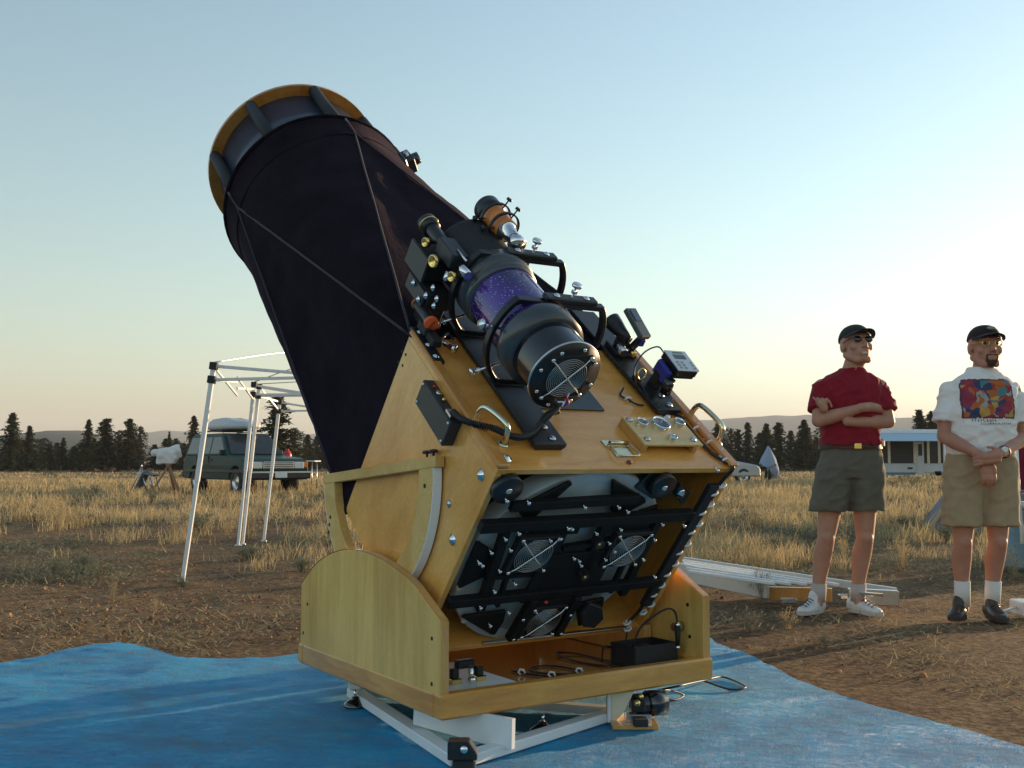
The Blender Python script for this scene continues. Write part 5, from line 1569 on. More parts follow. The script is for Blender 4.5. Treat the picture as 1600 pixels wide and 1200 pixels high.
# printed picture on the white shirt: a patch of the shirt's own surface lifted 2 mm
def shirt_print():
    src = shirtB.data
    c = PB + V(.055, 0, 1.325)
    loc = PW[pb.name].to_translation()
    vs_, fs, mp = [], [], {}
    def inside(p): return abs(p.x - (c.x - loc.x)) < .158 and abs(p.z - c.z) < .122 and p.y < -.06
    for f in src.polygons:
        if f.normal.y < -.15 and all(inside(src.vertices[i].co) for i in f.vertices):
            ids = []
            for i in f.vertices:
                if i not in mp:
                    mp[i] = len(vs_); v = src.vertices[i]; vs_.append(v.co + v.normal * .0022)
                ids.append(mp[i])
            fs.append(ids)
    me = bpy.data.meshes.new('shirt_print'); me.from_pydata(vs_, [], fs)
    me.polygons.foreach_set('use_smooth', [True] * len(fs))
    m, nt, bs = new_mat('abstract_print')
    tc = N(nt, 'ShaderNodeTexCoord')
    wv = N(nt, 'ShaderNodeTexNoise'); wv.inputs['Scale'].default_value = 9; nt.links.new(tc.outputs['Object'], wv.inputs['Vector'])
    mxv = N(nt, 'ShaderNodeMix', data_type='RGBA'); mxv.inputs[0].default_value = .12
    nt.links.new(tc.outputs['Object'], mxv.inputs[6]); nt.links.new(wv.outputs['Color'], mxv.inputs[7])
    vo = N(nt, 'ShaderNodeTexVoronoi'); vo.inputs['Scale'].default_value = 24; nt.links.new(mxv.outputs[2], vo.inputs['Vector'])
    sep = N(nt, 'ShaderNodeSeparateColor'); nt.links.new(vo.outputs['Color'], sep.inputs[0])
    cr = N(nt, 'ShaderNodeValToRGB'); cr.color_ramp.interpolation = 'CONSTANT'
    cols = [(.03, .06, .2), (.35, .05, .04), (.45, .12, .03), (.06, .2, .22), (.3, .03, .05), (.04, .05, .12), (.5, .3, .08), (.25, .04, .09), (.32, .36, .34)]
    els = cr.color_ramp.elements
    while len(els) < len(cols): els.new(.5)
    for i, (e, cc) in enumerate(zip(els, cols)): e.position = i / len(cols); e.color = (*cc, 1)
    nt.links.new(sep.outputs[0], cr.inputs[0])
    # dark plum border
    sx = N(nt, 'ShaderNodeSeparateXYZ'); nt.links.new(tc.outputs['Object'], sx.inputs[0])
    def edge(axis, cen_, half):
        a = N(nt, 'ShaderNodeMath', operation='SUBTRACT'); nt.links.new(sx.outputs[axis], a.inputs[0]); a.inputs[1].default_value = cen_
        b_ = N(nt, 'ShaderNodeMath', operation='ABSOLUTE'); nt.links.new(a.outputs[0], b_.inputs[0])
        g = N(nt, 'ShaderNodeMath', operation='GREATER_THAN'); nt.links.new(b_.outputs[0], g.inputs[0]); g.inputs[1].default_value = half
        return g.outputs[0]
    mxm = N(nt, 'ShaderNodeMath', operation='MAXIMUM')
    nt.links.new(edge(0, c.x - loc.x, .147), mxm.inputs[0]); nt.links.new(edge(2, c.z, .112), mxm.inputs[1])
    mx = N(nt, 'ShaderNodeMix', data_type='RGBA'); nt.links.new(mxm.outputs[0], mx.inputs[0]); nt.links.new(cr.outputs[0], mx.inputs[6]); mx.inputs[7].default_value = (.14, .03, .06, 1)
    nt.links.new(mx.outputs[2], bs.inputs['Base Color']); bs.inputs['Roughness'].default_value = .8
    child(me, 'shirt_print', m, pb)
    # little dark strokes of illegible lettering beneath it
    INK = mat('ink', (.03, .03, .05), .8)
    rows = [(-.140, .118, 9, .016), (-.158, .118, 14, .010)]
    bd = MB()
    from mathutils.bvhtree import BVHTree
    bv = BVHTree.FromPolygons([v.co + loc for v in src.vertices], [list(f.vertices) for f in src.polygons])
    rnd = random.Random(5)
    for (dz, half, n, h) in rows:
        for i in range(n):
            x = c.x - .115 + (i + .3) * (.15 / n if h > .012 else .19 / n) + (0 if h > .012 else .05)
            for (dx0, dz0, dx1, dz1) in [(0, 0, rnd.uniform(-.2, .5) * h, h), (0, h * rnd.choice((0, .5, 1)), h * .5, h * rnd.choice((0, .5, 1)))]:
                ps = []
                for (xx, zz) in ((x + dx0, c.z + dz + dz0), (x + dx1, c.z + dz + dz1)):
                    hitp = bv.ray_cast(V(xx, PB.y - 1, zz), V(0, 1, 0))[0]
                    if hitp is not None: ps.append(hitp + V(0, -.0012, 0))
                if len(ps) == 2: bd.bar(ps[0], ps[1], .0026, .0014, (0, 1, 0))
    o = bd.build('shirt_lettering', INK, pb); o['kind'] = 'stuff'
shirt_print()

# ------------------------------------------------------------------ trees
LEAFM = {}
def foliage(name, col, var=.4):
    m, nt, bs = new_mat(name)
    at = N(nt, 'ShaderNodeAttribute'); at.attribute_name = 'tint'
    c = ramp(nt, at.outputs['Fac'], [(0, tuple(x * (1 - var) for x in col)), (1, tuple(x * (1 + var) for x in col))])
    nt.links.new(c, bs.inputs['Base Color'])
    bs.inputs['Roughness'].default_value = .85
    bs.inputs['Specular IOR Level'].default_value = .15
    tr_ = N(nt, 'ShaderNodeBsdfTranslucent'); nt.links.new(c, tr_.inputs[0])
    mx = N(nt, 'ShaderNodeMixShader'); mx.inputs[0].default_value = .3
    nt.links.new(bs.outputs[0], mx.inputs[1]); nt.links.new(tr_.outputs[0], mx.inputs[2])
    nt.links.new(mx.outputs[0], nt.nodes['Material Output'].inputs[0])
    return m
PINE = foliage('pine_needles', (.038, .044, .021))
PINE2 = foliage('juniper_leaf', (.045, .05, .025))
BARK = mat('pine_bark', (.12, .075, .05), .9, 0, .3, 30, .4)
SAGE = foliage('sage_leaf', (.17, .185, .135), .35)
STRAW = foliage('dry_straw', (.47, .37, .205), .4)

def tri_mesh(name, verts, tris, tint, m):
    me = bpy.data.meshes.new(name)
    nv, nf = len(verts), len(tris)
    me.vertices.add(nv); me.vertices.foreach_set('co', np.asarray(verts, dtype=np.float32).ravel())
    me.loops.add(nf * 3); me.loops.foreach_set('vertex_index', np.asarray(tris, dtype=np.int32).ravel())
    me.polygons.add(nf); me.polygons.foreach_set('loop_start', np.arange(0, nf * 3, 3, dtype=np.int32)); me.polygons.foreach_set('loop_total', np.full(nf, 3, dtype=np.int32))
    a = me.attributes.new('tint', 'FLOAT', 'POINT'); a.data.foreach_set('value', np.asarray(tint, dtype=np.float32))
    me.update(); me.validate()
    me.materials.append(m)
    return me

def conifer_mesh(seed, kind):
    """crown of unit height (1) with pointed or ragged outline, made of drooping branch sprays"""
    r = random.Random(seed)
    vs_, ts, tn = [], [], []
    nb = 150 if kind == 'pine' else 120
    for b_ in range(nb):
        t = (b_ + r.random()) / nb                       # 0 low .. 1 top
        z = .06 + .94 * t
        if kind == 'pine':
            rad = (.31 * (1 - t) ** .85 + .012) * r.uniform(.55, 1.15) * (1 + .25 * math.sin(t * 40 + seed))
        elif kind == 'ragged':
            z = .12 + .88 * t
            rad = (.19 * (1 - t) ** .5 + .01) * r.choice((.35, .7, 1.0, 1.3)) * r.uniform(.7, 1.1)
        else:
            rad = (.26 * math.sin(math.pi * min(1, .12 + .88 * (1 - t) ** .75)) ** .7 + .015) * r.uniform(.6, 1.1)
        a = r.uniform(0, 2 * math.pi)
        d = Vector((math.cos(a), math.sin(a), 0)); sd_ = Vector((-d.y, d.x, 0))
        nl = 7
        tb = r.uniform(0, 1)
        for k in range(nl):
            s = (k + r.uniform(.2, 1)) / nl
            p = d * rad * s + Vector((0, 0, z + rad * (.25 * s - .75 * s * s)))
            for q in range(3):
                sz = r.uniform(.014, .03) * (1.15 - .35 * t)
                o = Vector((r.gauss(0, 1), r.gauss(0, 1), r.gauss(0, .8))) * .012
                e1 = (d * r.uniform(-.3, 1) + sd_ * r.uniform(-1, 1) + Vector((0, 0, r.uniform(-.6, .5)))).normalized() * sz * 1.7
                e2 = Vector((r.gauss(0, 1), r.gauss(0, 1), r.gauss(0, 1))).normalized() * sz * .7
                i = len(vs_)
                vs_ += [p + o - e1 * .4 - e2, p + o - e1 * .4 + e2, p + o + e1]
                ts.append((i, i + 1, i + 2))
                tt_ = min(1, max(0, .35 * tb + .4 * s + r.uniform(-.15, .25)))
                tn += [tt_] * 3
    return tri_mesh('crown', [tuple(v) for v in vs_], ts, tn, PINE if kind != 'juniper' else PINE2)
CROWNS = {k: [conifer_mesh(i * 13 + len(k), k) for i in range(3)] for k in ('pine', 'ragged', 'juniper')}
tb = MB(); tb.cone((0, 0, -.03), (0, 0, .5), .022, .013, 8, caps=False); tb.cone((0, 0, .5), (0, 0, .97), .013, .002, 8, caps=False)
TRUNK = tb.mesh('trunk'); TRUNK.materials.append(BARK)

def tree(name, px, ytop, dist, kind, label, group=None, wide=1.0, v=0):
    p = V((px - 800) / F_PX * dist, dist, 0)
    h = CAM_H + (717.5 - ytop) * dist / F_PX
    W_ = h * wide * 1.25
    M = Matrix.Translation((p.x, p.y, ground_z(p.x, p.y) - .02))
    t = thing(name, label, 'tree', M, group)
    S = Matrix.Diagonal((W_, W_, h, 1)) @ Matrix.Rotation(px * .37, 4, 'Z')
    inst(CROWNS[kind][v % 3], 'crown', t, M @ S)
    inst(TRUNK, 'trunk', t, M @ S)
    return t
left_trees = [
    (20, 645, 84, 'pine', 1.05, 'tallest pointed dark pine at the far left end of the treeline'),
    (47, 666, 86, 'pine', .95, 'second pointed pine from the left, right beside the tallest one'),
    (100, 684, 92, 'pine', .9, 'low dark pine standing alone between the two left pine clumps'),
    (139, 657, 84, 'pine', .8, 'slim pine with red lit tip, left one of the middle pair'),
    (167, 655, 83, 'ragged', 1.5, 'slim pine with red lit tip, right one of the middle pair'),
    (187, 672, 86, 'juniper', .9, 'bushy juniper touching the forked tree left of the covered telescope'),
    (203, 655, 83, 'ragged', 1.2, 'ragged forked pine with a thin bent tip in the left treeline'),
    (219, 667, 85, 'juniper', .8, 'rounded dark tree just right of the ragged forked pine'),
    (265, 675, 95, 'pine', .5, 'thin small pine tip behind the white covered telescope'),
    (303, 651, 84, 'pine', .85, 'pointed pine directly behind the left leg of the canopy frame'),
    (432, 619, 60, 'ragged', 1.35, 'tall gnarled open pine behind the canopy, above the parked vehicle\'s hood'),
    (458, 668, 75, 'juniper', 1.1, 'round dark tree half hidden by the shroud, right of the gnarled pine'),
]
for i, (px, yt, d, k, wd, lb) in enumerate(left_trees):
    tree('pine_tree', px, yt, d, k, lb, 'trees along the left edge of the field', wd, i)
rnd = random.Random(11)
for i in range(46):
    px = -140 + i * 14.5 + rnd.uniform(-9, 9)
    tree('pine_tree', px, rnd.uniform(684, 703), rnd.uniform(92, 104), rnd.choice(('pine', 'juniper')), 'low dark evergreen in the continuous row filling the left treeline', 'low evergreens of the left treeline', rnd.uniform(1.3, 1.8), i)
right_named = [(1197, 662, 92, 'pine', 1.0, 'pointed pine above the draped figure in the right treeline'), (1256, 657, 90, 'pine', 1.1, 'broad tall pine just left of the man in maroon'), (1437, 641, 88, 'ragged', 1.1, 'left one of two thin tall pines above the camper roof'), (1456, 643, 88, 'ragged', 1.15, 'right one of two thin tall pines above the camper roof'), (1476, 660, 88, 'juniper', 1.0, 'dark tree touching the sleeve of the man in white'), (1124, 668, 90, 'pine', 1.0, 'pine rising beside the right carrying handle of the wooden box')]
for i, (px, yt, d, k, wd, lb) in enumerate(right_named):
    tree('pine_tree', px, yt, d, k, lb, 'trees along the right edge of the field', wd, i)
for i in range(46):
    px = 1085 + i * 14.5 + rnd.uniform(-6, 6)
    tree('pine_tree', px, rnd.uniform(660, 686) + (3 if 1330 < px < 1500 else 0), rnd.uniform(93, 112), rnd.choice(('pine', 'ragged', 'juniper')), 'dark pine in the dense row of the right treeline', 'dense pines of the right treeline', rnd.uniform(.8, 1.7), i)
for i in range(30):
    px = 480 + i * 21 + rnd.uniform(-9, 9)
    tree('pine_tree', px, rnd.uniform(676, 696), rnd.uniform(93, 112), rnd.choice(('pine', 'juniper')), 'dark evergreen of the treeline hidden behind the telescope', 'treeline behind the telescope', rnd.uniform(1.2, 1.6), i)

# ------------------------------------------------------------------ grass, straw litter, shrubs
def blocked(x, y):
    if math.hypot(x - .2, y - 3.9) < 1.6: return True
    if y < 6.1 and -7 < x < 2.4 and x < 1.9 - (y - 3.4) * .38 + .1 and y < 5.6: return True
    return False

def grass():
    rg = np.random.default_rng(5)
    n = 420000
    ypx = 738.5 + 150 * rg.random(n) ** 1.25
    xpx = rg.uniform(-420, 2020, n)
    d = CAM_H * F_PX / (ypx - 717.5)
    x = (xpx - 800) / F_PX * d; y = d
    V_ = np.empty((n * 5, 3), np.float32); T_ = np.empty((n * 3, 3), np.int32); C_ = np.empty(n * 5, np.float32)
    R1 = rg.random((n, 6)); R2 = rg.normal(0, 1, (n, 4))
    k = 0
    for i in range(n):
        xi, yi, di = x[i], y[i], d[i]
        c1 = noise.noise((xi * .11, yi * .07, 3.3)); c2 = noise.noise((xi * .75, yi * .32, 8.1)); c3 = noise.noise((xi * 2.6, yi * 1.5, 1.1))
        dens = -.08 + c1 * .4 + c2 * .95 + c3 * .75 + min(.5, (di - 11.0) * .045) + (.25 if di > 40 else 0)
        if R1[i, 0] > dens: continue
        cl = max(0, c2 + .6 * c3)
        h = (.06 + .125 * R1[i, 1]) * (1 + 1.0 * cl) * (1 + .35 * (c1 > .15))
        if di < 15: h *= .45 + .55 * max(0, (di - 8.5) / 6.5)
        elif 20 < di < 32: h *= 1.25
        if di > 45: h *= .55
        if R1[i, 2] < .03: h *= 1.7
        wd = max(.003, di * .00062) * (.7 + .7 * R1[i, 3])
        a = R1[i, 4] * math.pi
        bx, by = math.cos(a) * wd * .5, math.sin(a) * wd * .5
        lx, ly = R2[i, 0] * .34 * h, R2[i, 1] * .34 * h
        z = ground_z(xi, yi) - .02
        j = k * 5
        V_[j] = (xi - bx, yi - by, z); V_[j + 1] = (xi + bx, yi + by, z)
        V_[j + 2] = (xi + lx * .35 + bx * .8, yi + ly * .35 + by * .8, z + h * .6); V_[j + 3] = (xi + lx * .35 - bx * .8, yi + ly * .35 - by * .8, z + h * .6)
        V_[j + 4] = (xi + lx, yi + ly, z + h)
        T_[k * 3] = (j, j + 1, j + 2); T_[k * 3 + 1] = (j, j + 2, j + 3); T_[k * 3 + 2] = (j + 3, j + 2, j + 4)
        C_[j:j + 5] = min(1, max(0, .5 + .45 * c2 + .28 * R2[i, 2]))
        k += 1
    me = tri_mesh('dry_grass', V_[:k * 5], T_[:k * 3], C_[:k * 5], STRAW)
    o = bpy.data.objects.new('dry_grass', me); COL.objects.link(o)
    tag(o, 'golden dry grass covering the field', 'grass', kind='stuff')
    # low grey-green scrub between the grass
    n = 12000
    ypx = 741 + 165 * rg.random(n) ** 1.1
    xpx = rg.uniform(-350, 1950, n)
    vs_, ts, tn = [], [], []
    for i in range(n):
        di = CAM_H * F_PX / (ypx[i] - 717.5); xi = (xpx[i] - 800) / F_PX * di; yi = di
        c = noise.noise((xi * .16, yi * .09, 23.3)) + .7 * noise.noise((xi * .7, yi * .5, 28.1))
        if rg.random() > .2 + c * 1.4: continue
        R = rg.uniform(.07, .22) * (.8 if di < 12 else 1.1); hh = R * rg.uniform(.7, 1.3)
        z = ground_z(xi, yi) - .02; tb_ = rg.random() * .5
        nl = 46 if di < 18 else 26 if di < 35 else 14
        lf = max(.008, di * .0008)
        for q in range(nl):
            a = rg.uniform(0, 6.283); rr = R * math.sqrt(rg.random()); zz = hh * rg.random() * math.sqrt(max(0, 1 - (rr / R) ** 2 * .8))
            px_, py_ = xi + rr * math.cos(a), yi + rr * math.sin(a)
            e = rg.normal(0, 1, 3) * lf; e2 = np.array([rr * math.cos(a) * .25 + rg.normal(0, lf), rr * math.sin(a) * .25 + rg.normal(0, lf), lf * rg.uniform(1.2, 3.2)])
            j = len(vs_); vs_ += [(px_ - e[0] * .5, py_ - e[1] * .5, z + zz), (px_ + e[0] * .5, py_ + e[1] * .5, z + zz + e[2] * .3), (px_ + e2[0], py_ + e2[1], z + zz + e2[2])]
            ts.append((j, j + 1, j + 2)); tn += [min(1, max(0, tb_ + .6 * zz / hh * rg.uniform(.5, 1.1)))] * 3
    me = tri_mesh('low_scrub', vs_, ts, tn, SAGE)
    o = bpy.data.objects.new('low_scrub', me); COL.objects.link(o)
    tag(o, 'low grey green scrub between the dry grass', 'scrub', kind='stuff')
    print('grass blades', k, 'scrub tris', len(ts))
grass()

def litter():
    rg = np.random.default_rng(9)
    vs_, ts, tn = [], [], []
    n = 60000
    ypx = 795 + 420 * rg.random(n) ** .8
    xpx = rg.uniform(-300, 1900, n)
    for i in range(n):
        d = CAM_H * F_PX / (ypx[i] - 717.5); x = (xpx[i] - 800) / F_PX * d; y = d
        if y < 6.0 and x < 1.95 - (y - 3.4) * .36 and x > -7: 
            if y < 5.0 or x > -.9 or y < 5.3: continue
        c = noise.noise((x * 1.1, y * 1.1, 5.5)) + .6 * noise.noise((x * 4, y * 4, 2.5))
        if rg.random() > .45 + c * 1.1: continue
        L = rg.uniform(.02, .09) * (1 + d * .03); wd = max(.0022, d * .0006) * rg.uniform(.7, 1.5)
        a = rg.uniform(0, 2 * math.pi)
        dx, dy = math.cos(a), math.sin(a)
        z = ground_z(x, y) - .009
        up = abs(rg.normal(0, .25)) * L
        j = len(vs_)
        L *= .8
        vs_ += [(x - dy * wd, y + dx * wd, z + .004), (x + dy * wd, y - dx * wd, z + .004), (x + dx * L, y + dy * L, z + .006 + up)]
        ts.append((j, j + 1, j + 2)); t = min(1, max(0, rg.normal(.5, .3))); tn += [t] * 3
    me = tri_mesh('straw_litter', vs_, ts, tn, STRAW)
    o = bpy.data.objects.new('straw_litter', me); COL.objects.link(o)
    tag(o, 'broken straw scattered over the bare dirt', 'straw', kind='stuff')
    # clods of dirt
    vs_, ts, tn = [], [], []
    n = 12000
    ypx = 815 + 330 * rg.random(n) ** .8
    xpx = rg.uniform(-250, 1850, n)
    for i in range(n):
        d = CAM_H * F_PX / (ypx[i] - 717.5); x = (xpx[i] - 800) / F_PX * d; y = d
        if y < 5.8 and x < 2.0 - (y - 3.4) * .36: continue
        c = noise.noise((x * .8, y * .8, 15.5)) + (.25 if x < 0 else -.35)
        if rg.random() > .5 + c * 1.1: continue
        r = rg.uniform(.004, .013) * (2.0 if rg.random() < .05 else 1)
        z = ground_z(x, y) - .012
        j = len(vs_)
        ring = []
        for q in range(5):
            a = 2 * math.pi * q / 5 + rg.uniform(-.3, .3); rr = r * rg.uniform(.7, 1.3)
            vs_.append((x + rr * math.cos(a), y + rr * math.sin(a), z - .004))
        for q in range(5):
            a = 2 * math.pi * q / 5 + rg.uniform(-.3, .3); rr = r * rg.uniform(.5, .9)
            vs_.append((x + rr * math.cos(a), y + rr * math.sin(a), z + r * rg.uniform(.4, .9)))
        vs_.append((x, y, z + r * rg.uniform(.8, 1.1)))
        for q in range(5):
            q2 = (q + 1) % 5
            ts += [(j + q, j + q2, j + 5 + q2), (j + q, j + 5 + q2, j + 5 + q), (j + 5 + q, j + 5 + q2, j + 10)]
        tn += [rg.random()] * 11
    m = foliage('dirt_clod', (.38, .225, .12), .7)
    me = tri_mesh('dirt_clods', vs_, ts, tn, m)
    o = bpy.data.objects.new('dirt_clods', me); COL.objects.link(o)
    tag(o, 'small reddish clods of dry earth', 'dirt', kind='stuff')
litter()

def shrub_mesh(name, seed, n, m, twig=.4, leaf=.02, up=.8, tone=.5):
    r = random.Random(seed)
    vs_, ts, tn = [], [], []
    stems = max(9, n // 26)
    for s in range(stems):
        a = r.uniform(0, 2 * math.pi); lean = r.uniform(.1, 1.0)
        tip = Vector((math.cos(a) * lean * .5, math.sin(a) * lean * .5, r.uniform(.5, 1.0) * up * (1.1 - .45 * lean)))
        mid = tip * .5 + Vector((0, 0, .12)) + Vector((r.gauss(0, .04), r.gauss(0, .04), 0))
        base = Vector((r.gauss(0, .03), r.gauss(0, .03), -.02))
        tb_ = r.random()
        P_ = [base, mid, tip]
        sd_ = Vector((-math.sin(a), math.cos(a), 0)) * leaf * .22
        for i in range(2):
            j = len(vs_); vs_ += [P_[i] - sd_, P_[i] + sd_, P_[i + 1] + sd_ * .7, P_[i + 1] - sd_ * .7]
            ts += [(j, j + 1, j + 2), (j, j + 2, j + 3)]; tn += [.25 + .3 * tb_] * 4
        for k in range(n // stems):
            t = r.uniform(.25, 1.05)
            p = base.lerp(mid, t * 2) if t < .5 else mid.lerp(tip, t * 2 - 1)
            p = p + Vector((r.gauss(0, 1), r.gauss(0, 1), r.gauss(0, .7))) * leaf * 1.6
            e = Vector((r.gauss(0, .6), r.gauss(0, .6), r.uniform(0, 1.4))).normalized() * leaf * r.uniform(1, 2.2)
            e2 = Vector((r.gauss(0, 1), r.gauss(0, 1), r.gauss(0, .5))).normalized() * leaf * .32
            j = len(vs_); vs_ += [p - e2, p + e2, p + e]; ts.append((j, j + 1, j + 2))
            tn += [min(1, max(0, .3 * tb_ + .6 * t * r.uniform(.5, 1.2)))] * 3
    return tri_mesh(name, [tuple(v) for v in vs_], ts, tn, m)
SHRUBS = {'sage': [shrub_mesh('sagebrush', 40 + i, 900, SAGE, leaf=.034) for i in range(3)], 'weed': [shrub_mesh('dry_weed', 60 + i, 520, STRAW, leaf=.03, up=1.0) for i in range(3)], 'grey': [shrub_mesh('grey_weed', 80 + i, 700, foliage('grey_straw', (.34, .28, .19), .35), leaf=.03, up=.9) for i in range(2)]}
def shrub(name, px, wpx, hpx, kind, label, v=0, group=None, cat='shrub'):
    p = gnd(px); d = p.y
    w_, h_ = wpx * d / F_PX, hpx * d / F_PX
    o = inst(SHRUBS[kind][v % len(SHRUBS[kind])], name, None, Matrix.Translation((p.x, p.y, ground_z(p.x, p.y) - .015)) @ Matrix.Rotation(px[0] * .11, 4, 'Z') @ Matrix.Diagonal((w_ * 1.15, w_ * 1.15, h_ * 1.1, 1)))
    tag(o, label, cat, group)
G1 = 'shrubs and weeds near the telescope'
for a in [
    ('sagebrush', (82, 894), 48, 36, 'sage', 'small grey green sagebrush, left one of two on the dark dirt at left', 0),
    ('sagebrush', (128, 896), 60, 50, 'sage', 'larger blue grey sagebrush on the dirt below the far chair', 1),
    ('dry_weed', (176, 940), 22, 42, 'grey', 'pale upright woolly weed on the bare dirt left of the canopy leg', 0),
    ('dry_weed', (193, 942), 14, 22, 'grey', 'tiny pale weed touching the pale upright woolly weed', 1),
    ('dry_weed', (243, 952), 24, 28, 'weed', 'leaning straw coloured weed between the woolly weed and the canopy foot', 0),
    ('sagebrush', (285, 912), 44, 22, 'sage', 'low sage tuft around the foot of the nearest canopy leg', 2),
    ('sagebrush', (392, 874), 70, 30, 'sage', 'wide grey sagebrush at the feet of the two paired canopy legs', 0),
    ('sagebrush', (470, 890), 52, 34, 'sage', 'grey sagebrush just left of the rounded wooden side board', 1),
    ('dry_weed', (70, 815), 40, 50, 'weed', 'tall straw tuft standing in the grass edge at far left', 1),
    ('dry_weed', (92, 838), 26, 74, 'weed', 'tallest straw coloured bunch grass on the left, right of the far left tuft', 2),
    ('dry_weed', (1190, 940), 46, 66, 'grey', 'big pale dry weed in front of the ladder end', 0),
    ('dry_weed', (1168, 985), 66, 40, 'grey', 'sprawling grey weed nearest the tarp\'s right corner', 1),
    ('dry_weed', (1232, 980), 56, 36, 'weed', 'small straw weed by the pointed white shoe of the man in maroon', 0),
    ('dry_weed', (1285, 1004), 48, 22, 'grey', 'flat dry weed lying below the white shoes', 1),
    ('sagebrush', (1135, 880), 74, 46, 'sage', 'grey sagebrush behind the ladder, beside the right rocker board', 2),
    ('sagebrush', (1215, 868), 60, 52, 'sage', 'grey green sagebrush left of the maroon man\'s knees', 0),
    ('dry_weed', (1320, 880), 34, 62, 'weed', 'straw weed seen between the legs of the man in maroon', 2),
    ('dry_weed', (1410, 890), 60, 62, 'weed', 'straw weed right of the maroon man\'s calf', 0),
    ('sagebrush', (1480, 852), 56, 46, 'sage', 'dark sagebrush at the left knee of the man in white', 1),
    ('dry_weed', (1586, 900), 50, 54, 'weed', 'straw weed at the right edge behind the white box', 1),
]:
    shrub(*a, group=G1)
rnd = random.Random(21)
for i in range(60):
    px = (rnd.uniform(-250, 1850), rnd.uniform(768, 842))
    if 520 < px[0] < 1080 and rnd.random() < .8: continue
    s_ = 900 * .96 / (px[1] - 717.5) / 28
    k = rnd.choice(('sage', 'sage', 'weed', 'grey'))
    shrub('sagebrush' if k == 'sage' else 'dry_weed', px, rnd.uniform(30, 60) * (px[1] - 700) / 100, rnd.uniform(20, 40) * (px[1] - 700) / 100, k, {'sage': 'grey green sagebrush clump', 'weed': 'straw coloured weed clump', 'grey': 'pale grey weed clump'}[k] + (' in the grass left of the telescope' if px[0] < 640 else ' in the grass right of the telescope') + (' near its edge' if px[1] > 805 else ' far out in the field'), i, 'brush clumps across the field')

# ------------------------------------------------------------------ canopy frames
def canopy(name, label, feet, tops, bars, arcs, group):
    o = V(feet[0]); o.z = 0
    t = thing(name, label, 'canopy', Matrix.Translation(o), group)
    for f_, tp_ in zip(feet, tops):
        f_, tp_ = V(f_), V(tp_)
        m_ = f_.lerp(tp_, .5)
        b = MB(); b.bar(f_, m_, .03, .03, (0, 1, .1)); lg = b.build('leg', WHITE, t, .003)
        b = MB(); b.bar(m_ - (m_ - f_) * .08, tp_, .036, .036, (0, 1, .1)); b.build('upper_leg', WHITE, lg, .003)
        b = MB(); b.cone(f_ + V(0, 0, .0), f_ + V(0, 0, .012), .04, .04, 12); b.build('foot', STEEL, lg)
        d = (tp_ - f_).normalized()
        for k in (.0, -.11):
            b = MB(); c = tp_ + d * k; b.bar(c - d * .03, c + d * .03, .06, .06, (0, 1, .1)); b.build('corner_bracket', BLACK_M, lg, .004)
    for a, c, wd in bars:
        b = MB(); b.bar(a, c, .014, wd); b.build('truss_bar', WHITE, t, .002)
    for pts in arcs:
        b = MB(); b.tube(catmull(pts, 8), .006, 6); b.build('roof_bow', STEEL, t)
A0 = gnd((285, 910)); A1 = at_depth((334, 572), A0.y + .05)
B0 = gnd((372, 853)); B1 = at_depth((397, 601), B0.y + .05)
dv = V(2.55, 1.7, 0)
C0, C1 = A0 + dv, A1 + dv; D0, D1 = B0 + dv, B1 + dv
lo = V(0, 0, -.11)
def scis(a, c, n=2):
    out = []
    for k in range(n):
        p, q_ = a.lerp(c, k / n), a.lerp(c, (k + 1) / n)
        out += [(p + V(0, 0, -.005), q_ + lo * 1.6, .022), (p + lo, q_ + V(0, 0, -.05), .022)]
    return out
canopy('canopy_frame', 'bare white folding canopy frame with leaning legs and no roof, nearer of two', [A0, B0, C0, D0], [A1, B1, C1, D1],
       [(A1, C1.lerp(A1, .35) + lo * .6, .026), (A1 + lo, C1.lerp(A1, .35) + V(0, 0, .02), .026), (C1, A1.lerp(C1, .65) + lo * .6, .026), (C1 + lo, A1.lerp(C1, .65), .026)] + scis(A1, B1, 2) + scis(B1, D1, 2) + scis(C1, D1, 2),
       [[A1 + V(0, 0, .03), A1.lerp(D1, .16) + V(0, 0, .17), A1.lerp(D1, .34) + V(0, 0, .27), A1.lerp(D1, .5) + V(0, 0, .30)], [B1 + V(0, 0, .03), B1.lerp(C1, .2) + V(0, 0, .2), B1.lerp(C1, .5) + V(0, 0, .33)], [D1 + V(0, 0, .03), D1.lerp(A1, .25) + V(0, 0, .22), D1.lerp(A1, .5) + V(0, 0, .30)]], 'canopy frames')
A0 = gnd((379, 851)); A1 = at_depth((405, 604), A0.y); B0 = gnd((412, 846)); B1 = at_depth((437, 628), B0.y)
C0, C1 = A0 + dv * .9, A1 + dv * .9; D0, D1 = B0 + dv * .9, B1 + dv * .9
canopy('canopy_frame', 'second white canopy frame half folded behind, one leg beside the first frame\'s rear leg', [A0, B0, C0, D0], [A1, B1, C1, D1],
       scis(A1, C1, 2) + [(A1 + lo, B1, .022), (A1, B1 + lo, .022)] + scis(B1, D1, 2) + [(C1 + lo, D1, .022), (C1, D1 + lo, .022)],
       [[A1 + V(0, 0, .03), A1.lerp(D1, .3) + V(0, 0, .16), A1.lerp(D1, .6) + V(0, 0, .24)]], 'canopy frames')

